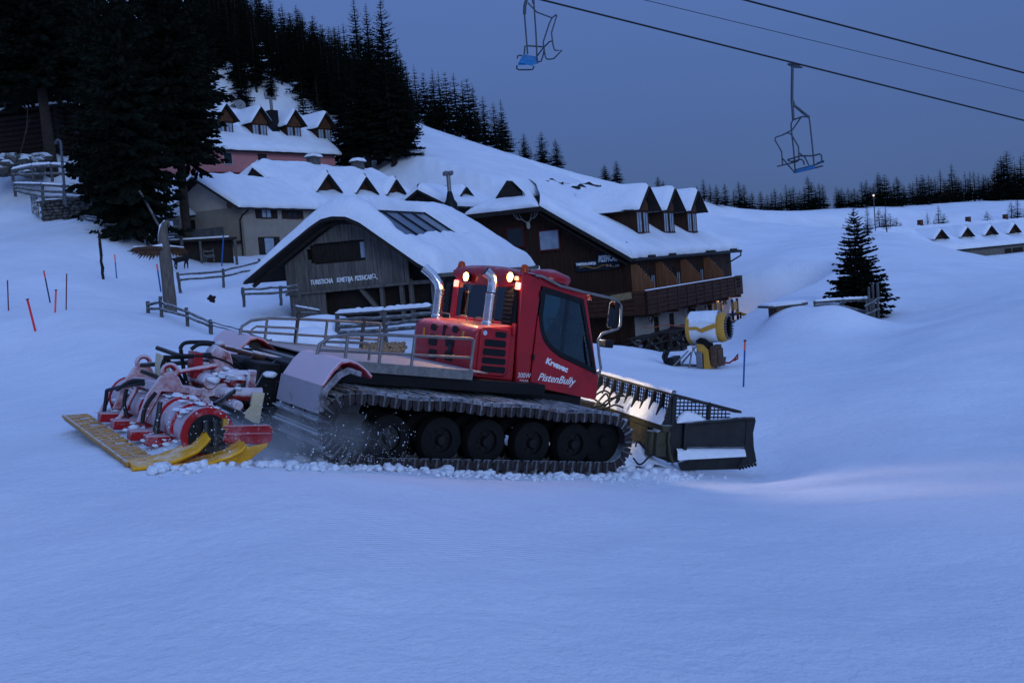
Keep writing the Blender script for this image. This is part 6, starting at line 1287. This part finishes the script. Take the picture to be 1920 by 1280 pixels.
for s in (-1, 1):
    pts = [kx(x)+(sb*s*.46+up_*z) for x, z in ((.02, .04), (.3, .04), (.4, -.05), (.8, .10))]
    m.beam(pts[0], pts[1], .05, .10, up_); m.beam(pts[1], pts[2], .05, .10, up_); m.beam(pts[2], pts[3], .05, .14, up_)
m.build('yellow_band', YELP, bar, smooth=40)
m = MB()
for k in range(26): a = 2*math.pi*k/26; p = kx(1.02)+(sb*math.cos(a)+up_*math.sin(a))*.36; m.cyl(p, p+ax*.05, .028, 7)
m.build('nozzle', STEEL, bar)
m = MB(); ring(m, [(1.012, .385), (.97, .35), (.5, .35), (.3, .34), (.29, .0)]); m.cyl(kx(.55), kx(.9), .13, 16, .1)
for k in range(8): a = 2*math.pi*k/8; m.beam(kx(.75)+(sb*math.cos(a)+up_*math.sin(a))*.1, kx(.72)+(sb*math.cos(a+.2)+up_*math.sin(a+.2))*.35, .10, .02, ax)
m.cyl(kx(.35), kx(.37), .38, 24); m.build('fan', BLK, bar)
m = MB(); ring(m, [(.05, .485), (.5, .50), (.78, .47)], 30, 150, 16); m.grid([[kx(s)+(sb*math.cos(rad(a))+up_*math.sin(rad(a)))*(.478+(.06*math.sin(math.pi*(a-25)/130))) for s in np.linspace(.03, .80, 9)] for a in range(25, 156, 10)]); m.build('snow_cap', SNOW, bar, smooth=70)
g = lambda a, b_, d=0: SF.l(P(a, b_, 31+d))
m = MB(); q = [g(*a) for a in ((1313, 642), (1322, 636), (1332, 640), (1338, 655), (1340, 668), (1345, 690), (1328, 690), (1327, 660), (1314, 656))]; m.prism([(p[0], p[2]) for p in q], xz, -.28, .28); m.build('yoke', YELP, sg, bevel=.02)
m = MB(); q = [g(*a) for a in ((1312, 636), (1320, 631), (1330, 633), (1338, 645), (1338, 650), (1328, 642), (1314, 641))]; m.prism([(p[0], p[2]) for p in q], xz, -.30, .30); m.build('rubber_guard', RUB, sg)
m = MB(); p = g(1319, 648, -.3); m.cyl(p, p+[0, -.04, 0], .115, 20); o = m.build('round_plate', WHITE, sg); m = MB(); p = g(1313, 0, 0)*0+g(1318, 648, -.36); m.prism([(p[0]-.05, p[2]+.05), (p[0]-.03, p[2]-.06), (p[0]+.06, p[2])], xz, p[1]-.03, p[1]+.0); m.build('round_plate_mark', POLEB, o)
m = MB(); a, b_ = g(1342, 645), g(1358, 680); m.bb((a[0], -.3, b_[2]), (b_[0]+.0, .3, a[2])); a, b_ = g(1356, 650), g(1362, 682); m.bb((a[0], -.25, b_[2]), (b_[0], .25, a[2])); m.build('compressor_box', mat('gun_brown', (.09, .05, .03), .7, 0, .4, 6, .2), sg, bevel=.02)
m = MB(); a, b_ = g(1312, 657), g(1327, 686); m.bb((a[0], -.34, b_[2]), (b_[0], .2, a[2])); m.build('control_box', STEEL, sg, bevel=.015)
m = MB(); a, b_ = g(1294, 647), g(1304, 656); m.bb((a[0], -.34, b_[2]), (b_[0], -.1, a[2])); m.build('white_box', WHITE, sg, bevel=.01)
m = MB()
for y in (-.45, .45):
    m.tube([g(1258, 690)+[0, y, 0], g(1270, 688)+[0, y, 0], g(1350, 691)+[0, y, 0], g(1352, 672)+[0, y, 0]], .05, 8); m.tube([g(1270, 684)+[0, y, 0], g(1303, 648)+[0, y*.6, 0], g(1325, 688)+[0, y, 0]], .03, 8); m.tube([g(1303, 650)+[0, y*.6, 0], g(1300, 690)+[0, y, 0]], .03, 8)
m.tube([g(1275, 687)+[0, -.45, 0], g(1275, 687)+[0, .45, 0]], .03, 8); m.tube([g(1345, 690)+[0, -.45, 0], g(1345, 690)+[0, .45, 0]], .03, 8); m.build('sledge_frame', STEEL, sg, smooth=50)
m = MB(); m.tube([g(1350, 680), g(1368, 680), g(1376, 674), g(1384, 664), g(1383, 672), g(1376, 676)], .03, 8); m.build('tow_bar', mat('tow_red', (.30, .03, .02)), sg, smooth=50)
m = MB()
for k in range(7): a = rnd.uniform(0, 3); m.tube(hose([g(1245+rnd.uniform(0, 14), 655+rnd.uniform(0, 6), rnd.uniform(-.4, .4)), g(1242+rnd.uniform(0, 8), 672, rnd.uniform(-.4, .4)), g(1250+rnd.uniform(0, 16), 688, rnd.uniform(-.4, .4)), g(1268, 682, rnd.uniform(-.3, .3))]), .045, 8)
m.bb(tuple(g(1258, 690, 0)-[.0, .3, 0]), tuple(g(1270, 668)+[0, .3, 0])); m.build('hose_bundle', HOSE, sg, smooth=60)
m = MB(); m.tube(hose([P(1298, 612, 31.2), P(1270, 611, 36), P(1245, 609, 40), P(1225, 614, 42), P(1205, 614, 44)]), .02, 6); tag(m.build('orange_cord', mat('cord_orange', (.45, .10, .03)), None, smooth=60), 'orange cord stretched from the snow cannon toward the hotel terrace', 'cord')
# ------------------------------------------------------------------ hotel terrace furniture, right hand bits
for i, (x, y, lab) in enumerate(((-3.6, -1.9, 'dark trestle table on the hotel terrace nearest the groomer'), (-1.2, -2.1, 'dark trestle table on the hotel terrace, second from the groomer'), (1.6, -2.0, 'dark trestle table left of the snow cannon barrel on the hotel terrace'), (4.6, -1.9, 'dark trestle table just behind the snow cannon'))):
    o = HF.w((x, y, .0)); f = Frame(o, 61); t = thing('trestle_table', lab, 'table', f, 'terrace tables'); m = MB(); m.bb((-1.1, -.4, .72), (1.1, .4, .78)); m.build('tabletop', DARKW, t)
    for s in (-1, 1):
        m = MB(); m.beam((s*.8, -.4, 0), (s*.8, .3, .72), .09, .09, (1, 0, 0)); m.beam((s*.8, .4, 0), (s*.8, -.3, .72), .09, .09, (1, 0, 0)); m.build('trestle', GREYD, t); m = MB(); m.bb((-1.1, s*.75-.14, .42), (1.1, s*.75+.14, .46)); m.bb((-.9, s*.75-.1, 0), (-.82, s*.75+.1, .42)); m.bb((.82, s*.75-.1, 0), (.9, s*.75+.1, .42)); m.build('bench', DARKW, t)
sg2 = []
for k in range(9): p = HF.w((-5.3+1.4*k, -3.8, -.2)); sg2.append((p, p+np.array([0, 0, 1.25]), .10, .10, 'post'))
for z in (.5, .85, 1.2): sg2.append((HF.w((-5.3, -3.8, z-.2)), HF.w((5.9, -3.8, z-.2)), .08, .08, 'rail'))
beams('terrace_railing', 'dark wooden railing along the front of the hotel terrace', 'railing', sg2, DARKW)
fr = Frame(P(1375, 618, 47), 12); m = MB(); m.bb((0, 0, -1), (3.4, .5, .42)); tag(m.build('terrace_wall', mat('brown_wall', (.14, .085, .06), .9, 0, .3, 2, .3), None), 'low brown wall running right from the snow cannon mouth', 'wall'); C.objects[-1].matrix_world = fr.mat()
fr = Frame(P(1462, 596, 40.5), 18); t = thing('slab_table', 'heavy wooden slab table on block legs standing in the snow', 'table', fr); m = MB(); m.bb((-.75, -.4, .46), (1.1, .4, .55)); m.build('tabletop', GREYD, t); 
for x in (-.15, .55): m = MB(); m.bb((x-.17, -.3, -.5), (x+.17, .3, .46)); m.build('leg', mat('block_leg', (.10, .06, .045), .85, 0, .35, 4, .3), t)
snow_quad('table_snow', (-.75, -.4, .55), (1.1, -.4, .55), (1.1, .4, .55), (-.75, .4, .55), .10, t, 12, 8, 'blrt', .15, 2)
# play slide by the hotel corner
fr = Frame(P(1364, 606, 58), 61); t = thing('play_slide', 'yellow play slide with dark posts at the right hotel corner', 'slide', fr); m = MB()
for x in (-.5, .5):
    for y in (-.5, .5): m.bb((x-.06, y-.06, -1.5), (x+.06, y+.06, 1.4))
m.bb((-.55, -.55, .45), (.55, .55, .55)); m.build('tower', POLEN, t); m = MB(); k = [(.0, -.55, .6), (.0, -1.2, .35), (.0, -1.9, -.2), (.0, -2.6, -.7)]
for i in range(3): m.beam(k[i], k[i+1], .3, .05); m.beam(np.array(k[i])+[.16, 0, .05], np.array(k[i+1])+[.16, 0, .05], .03, .10); m.beam(np.array(k[i])-[.16, 0, -.05], np.array(k[i+1])-[.16, 0, -.05], .03, .10)
m.build('chute', YELP, t); m = MB(); 
for y in (-.5, .5): m.bb((-.6, y-.03, .75), (.6, y+.03, 1.25))
m.build('yellow_panel', YELP, t)
# satellite dish
b = P(449, 212, 112); t = thing('satellite_dish', 'grey satellite dish on a pole above the pink guesthouse', 'satellite dish', (b[0], b[1], b[2])); m = MB(); m.tube([(0, 0, -1.5), (0, 0, .3)], .06, 6); m.build('pole', CHAIRM, t); m = MB(); nd = Vector((.5, -.8, .3)).normalized(); 
u_ = np.array(nd.cross(Vector((0, 0, 1))).normalized()); w_ = np.cross(u_, np.array(nd)); c_ = np.array([.15, 0, .85])
m.grid([[c_+(u_*math.cos(a)+w_*math.sin(a))*r+np.array(nd)*(r*r*.35) for r in (0.01, .25, .45, .6)] for a in np.linspace(0, 2*math.pi, 25)]); m.tube([c_, c_+np.array(nd)*.75+w_*-.2], .03, 5); m.build('dish', mat('dish_grey', (.22, .22, .23), .6), t)
# firewood beneath the plank fence
pil = MB(); k = 0
for row in range(4):
    for i in range(11-row % 2):
        x = 680+i*7.6+(row % 2)*3.5+rnd.uniform(-.8, .8); y = 668-row*7.0+rnd.uniform(-.8, .8); r = rnd.uniform(.055, .075); p = P(x, y, 29.6); o = MB(); o.cur = 0; o.cyl((0, 0, 0), (0.02, .55, 0), r, 10)
        ob = o.build('firewood_log', LOGEND, None, smooth=40); ob.location = tuple(p); tag(ob, 'round cut firewood log in the pile below the plank fence', 'log', 'firewood pile logs')
# snowy crates and stump left of barn
m = MB()
for (px, py, Y, r) in ((575, 640, 31, (1.1, .8, .55)), (520, 620, 33, (1.5, 1.0, .55)), (600, 612, 33.5, (1.2, .8, .5)), (500, 632, 31, (1.2, .9, .35))):
    p = P(px, py, Y); m.ball(p-np.array([0, 0, .1]), r, 18, 12, .03)
o = m.build('snow_mounds', SNOW, None, smooth=80); o['kind'] = 'structure'
beams('tree_stump', 'small dark stump poking from the snow right of the eagle carving', 'stump', [(P(398, 567, 37), P(397, 556, 37), .2, .2, 'stump'), (P(390, 560, 37), P(403, 557, 36.8), .1, .1, 'branch')], mt=DARKW)
beams('wooden_chair', 'dark slatted wooden chair in the snow before the cream farmhouse', 'chair', [(P(383, 493, 58), P(382, 468, 58), .06, .06, 'leg'), (P(402, 491, 58), P(399, 466, 58), .06, .06, 'leg'), (P(387, 491, 57.5), P(387, 480, 57.5), .06, .06, 'leg'), (P(401, 490, 57.5), P(401, 480, 57.5), .06, .06, 'leg'), (P(383, 480, 57.8), P(402, 479, 57.8), .06, .06, 'seat'), (P(386, 482, 57.5), P(403, 481, 57.5), .06, .06, 'seat'), (P(383, 472, 58), P(400, 470, 58), .06, .06, 'backrest')], mt=GREYD)
# ------------------------------------------------------------------ chairlift
def cable(name, lab, a, b, Ya, Yb, r, sag=.25):
    p0 = P(*a, Ya); p1 = P(*b, Yb); m = MB(); pts = [p0+(p1-p0)*t for t in np.linspace(-.9, 1.9, 41)]; m.tube(pts, r, 6); o = m.build(name, CABLE, None, smooth=70); tag(o, lab, 'cable'); return o
cable('lift_cable', 'thick haul cable that carries the two chairs', (1015, 0), (1920, 226), 25.6, 31.0, .024)
cable('lift_cable', 'thin cable between the two thicker ones', (1207, 0), (1920, 172), 30, 36, .010)
cable('lift_cable', 'thick upper cable crossing the top right corner without chairs', (1395, 0), (1920, 137), 26, 29, .024)
def lift_chair(lab, org, f, lines, seatq, seat2, grip):
    t = thing('lift_chair', lab, 'lift chair', tuple(f(*org)), 'chairs on the lift cable'); o = f(*org)
    for nm, ls, r, mt in lines:
        m = MB()
        for l in ls: m.tube([f(*p)-o for p in l], r, 8)
        m.build(nm, mt, t, smooth=60)
    m = MB(); q = [f(*p)-o for p in seatq]; th = np.array([0, 0, .05]); m.add(q+[p-th for p in q], [(0, 1, 2, 3), (7, 6, 5, 4), (0, 4, 5, 1), (1, 5, 6, 2), (2, 6, 7, 3), (3, 7, 4, 0)]); m.build('seat', BLUES, t, bevel=.015)
    if seat2: m = MB(); q = [f(*p)-o for p in seat2]; th = np.array([0, .04, 0]); m.add(q+[p-th for p in q], [(0, 1, 2, 3), (7, 6, 5, 4), (0, 4, 5, 1), (1, 5, 6, 2), (2, 6, 7, 3), (3, 7, 4, 0)]); m.build('backrest', BLUES, t, bevel=.01)
    m = MB(); g_ = [f(*p)-o for p in grip]; m.tube(g_, [.03, .06, .06, .02][:len(g_)], 8); m.build('grip', CHAIRM, t, smooth=50)
f2 = lambda x, y, d=0: P(1440+x/5.567, 110+y/5.565, 28.3+d)
lift_chair('lower right lift chair hanging empty with open safety bar', (255, 90), f2, [
 ('hanger', [[(255, 85), (252, 250), (250, 430), (258, 540), (264, 640)], [(252, 430), (275, 490), (360, 560), (425, 610, -.6)]], .040, CHAIRM),
 ('frame', [[(285, 1190), (268, 960), (242, 720), (242, 675), (262, 640), (365, 605, -.4), (425, 612, -.8), (435, 650, -.8), (462, 900, -.8), (482, 1120, -.8)], [(280, 1165, 0), (480, 1115, -.8), (575, 1075, -1.1)], [(270, 1190, -.1), (390, 1165, -.5), (570, 1120, -1.1)], [(205, 1055, .1), (340, 1015, -.2), (470, 1015, -.7), (540, 995, -1), (558, 1010, -1.0), (562, 1080, -1.0)]], .022, CHAIRM),
 ('safety_bar', [[(340, 620, -.3), (258, 740), (160, 795, .1), (80, 822, .3), (72, 850, .3), (142, 970, .3), (152, 1110, .3)], [(160, 790, .1), (210, 775, 0), (245, 795, -.1), (318, 920, -.3), (323, 1060, -.3), (305, 1075, -.2), (152, 1112, .3), (95, 1125, .4)], [(150, 1040, .3), (270, 1180, 0)], [(330, 988, -.3), (385, 1030, -.4), (425, 1110, -.5)], [(205, 1060, .1), (240, 1075, 0), (350, 1050, -.2), (370, 1070, -.3), (380, 1110, -.3)]], .020, CHAIRM)],
 [(290, 1150, .1), (480, 1100, -.7), (490, 1125, -1.0), (290, 1180, -.3)], [(505, 1085, -.7), (580, 1060, -1.1), (585, 1085, -1.1), (510, 1105, -.7)], [(205, 58), (260, 70), (300, 80), (360, 96)])
f1 = lambda x, y, d=0: P(960+x/8.53, y/8.53, 25.3+d)
lift_chair('upper left lift chair cut by the top picture edge, blue seat toward us', (250, -130), f1, [
 ('hanger', [[(330, -420, -.0), (325, -250), (320, -120), (338, 0), (345, 60)], [(320, -120), (270, -60), (225, 20)]], .032, CHAIRM),
 ('frame', [[(345, 0), (360, 200), (385, 560), (398, 900), (410, 1020)], [(225, 20), (205, 150), (200, 240), (225, 560), (250, 870)], [(198, 870), (205, 745), (225, 735), (390, 745), (500, 752)], [(80, 1050), (75, 1100), (110, 1120), (270, 1118), (330, 1115), (355, 1060)], [(85, 940), (90, 900), (115, 890), (160, 890)]], .020, CHAIRM),
 ('backrest_post', [[(225, 20), (205, 100), (200, 230)]], .040, CHAIRM),
 ('safety_bar', [[(255, 50), (330, 130), (400, 200), (640, 290, -.3), (705, 240, -.5), (715, 255, -.5), (632, 530, -.5), (655, 720, -.5), (680, 800, -.5), (700, 812, -.5), (800, 805, -.6), (670, 940, -.5), (620, 950, -.4), (560, 950, -.3), (535, 920, -.3), (498, 680, -.2), (600, 370, -.3), (640, 295, -.3)], [(410, 890), (500, 770, -.2), (600, 670, -.4), (645, 660, -.5)], [(515, 800, -.2), (500, 880, -.2), (465, 985, -.1), (430, 990)]], .018, CHAIRM)],
 [(175, 865, .25), (400, 905, .25), (390, 1000, -.2), (90, 1020, -.2)], [(110, 1010, -.2), (330, 1060, -.2), (390, 985, -.1), (180, 950, -.1)], [(180, -440, .0), (300, -425), (340, -420), (420, -400)])
# ------------------------------------------------------------------ light and camera
sc = bpy.context.scene
w = bpy.data.worlds.new('World'); sc.world = w; w.use_nodes = True; nt = w.node_tree; bg = nt.nodes['Background']; L = nt.links.new
sky = N(nt, 'ShaderNodeTexSky', sky_type='NISHITA'); sky.sun_disc = False; SUN_EL, SUN_ROT = rad(3.0), rad(200)
sky.sun_elevation = SUN_EL; sky.sun_rotation = SUN_ROT; sky.altitude = 1500; sky.ozone_density = 3; sky.dust_density = .3
tint = N(nt, 'ShaderNodeMix', data_type='RGBA', blend_type='MULTIPLY'); tint.inputs[0].default_value = 1; L(sky.outputs[0], tint.inputs[6]); tint.inputs[7].default_value = (.55, .70, 1.0, 1)
# overcast dusk: an even slate blue layer over the clear sky, brighter overhead
tc = N(nt, 'ShaderNodeTexCoord'); sp = N(nt, 'ShaderNodeSeparateXYZ'); L(tc.outputs['Generated'], sp.inputs[0])
cr = N(nt, 'ShaderNodeValToRGB'); e = cr.color_ramp.elements; e[0].position = 0.0; e[1].position = 1.0
SKYC = [(0.0, (.64, 1.08, 2.5)), (.10, (.74, 1.30, 3.2)), (.28, (.94, 1.70, 4.3)), (.5, (1.7, 2.9, 7.0)), (1, (2.7, 4.7, 10.9))]
e[0].color = (*[c/14 for c in SKYC[0][1]], 1); e[1].color = (*[c/14 for c in SKYC[-1][1]], 1)
for ps, cl in SKYC[1:-1]: k = cr.color_ramp.elements.new(ps); k.color = (*[c/14 for c in cl], 1)
cn = N(nt, 'ShaderNodeTexNoise'); cn.inputs['Scale'].default_value = 2.2; cn.inputs['Detail'].default_value = 5; mpc = N(nt, 'ShaderNodeMapping'); mpc.inputs['Scale'].default_value = (1, 1, 3.5); L(tc.outputs['Generated'], mpc.inputs[0]); L(mpc.outputs[0], cn.inputs['Vector'])
ca = N(nt, 'ShaderNodeMath', operation='MULTIPLY_ADD'); L(cn.outputs['Fac'], ca.inputs[0]); ca.inputs[1].default_value = .16; cb2 = N(nt, 'ShaderNodeMath', operation='SUBTRACT'); L(sp.outputs['Z'], cb2.inputs[0]); cb2.inputs[1].default_value = .08; L(cb2.outputs[0], ca.inputs[2]); L(ca.outputs[0], cr.inputs['Fac'])
sc6 = N(nt, 'ShaderNodeMix', data_type='RGBA', blend_type='MULTIPLY'); sc6.inputs[0].default_value = 1; L(cr.outputs[0], sc6.inputs[6]); sc6.inputs[7].default_value = (14, 14, 14, 1); sc6.clamp_result = False
mx = N(nt, 'ShaderNodeMix', data_type='RGBA'); mx.inputs[0].default_value = .9; L(tint.outputs[2], mx.inputs[6]); L(sc6.outputs[2], mx.inputs[7]); L(mx.outputs[2], bg.inputs['Color'])
bg.inputs['Strength'].default_value = .103
su = bpy.data.lights.new('sun', 'SUN'); su.energy = .95; su.angle = rad(25); su.color = (.52, .71, 1.0)
so = bpy.data.objects.new('sun', su); C.objects.link(so); so.location = (0, -20, 60)
d = Vector((-.35, .90, -.26)); so.rotation_euler = d.to_track_quat('-Z', 'Y').to_euler()
cd = bpy.data.cameras.new('camera'); cd.sensor_width = 36; cd.lens = 36*FPX/1920; cd.clip_end = 5000; cd.clip_start = .1
co = bpy.data.objects.new('camera', cd); C.objects.link(co)
mm_ = Matrix.Identity(4)
for i in range(3): mm_[i][0], mm_[i][1], mm_[i][2] = CR[i], CU[i], -_F0[i]
co.matrix_world = mm_; sc.camera = co
vs_ = sc.view_settings; vs_.view_transform = 'Standard'; vs_.look = 'None'; vs_.exposure = 0; vs_.gamma = 1
sc.cycles.max_bounces = 6; sc.cycles.transparent_max_bounces = 12; sc.cycles.use_denoising = True
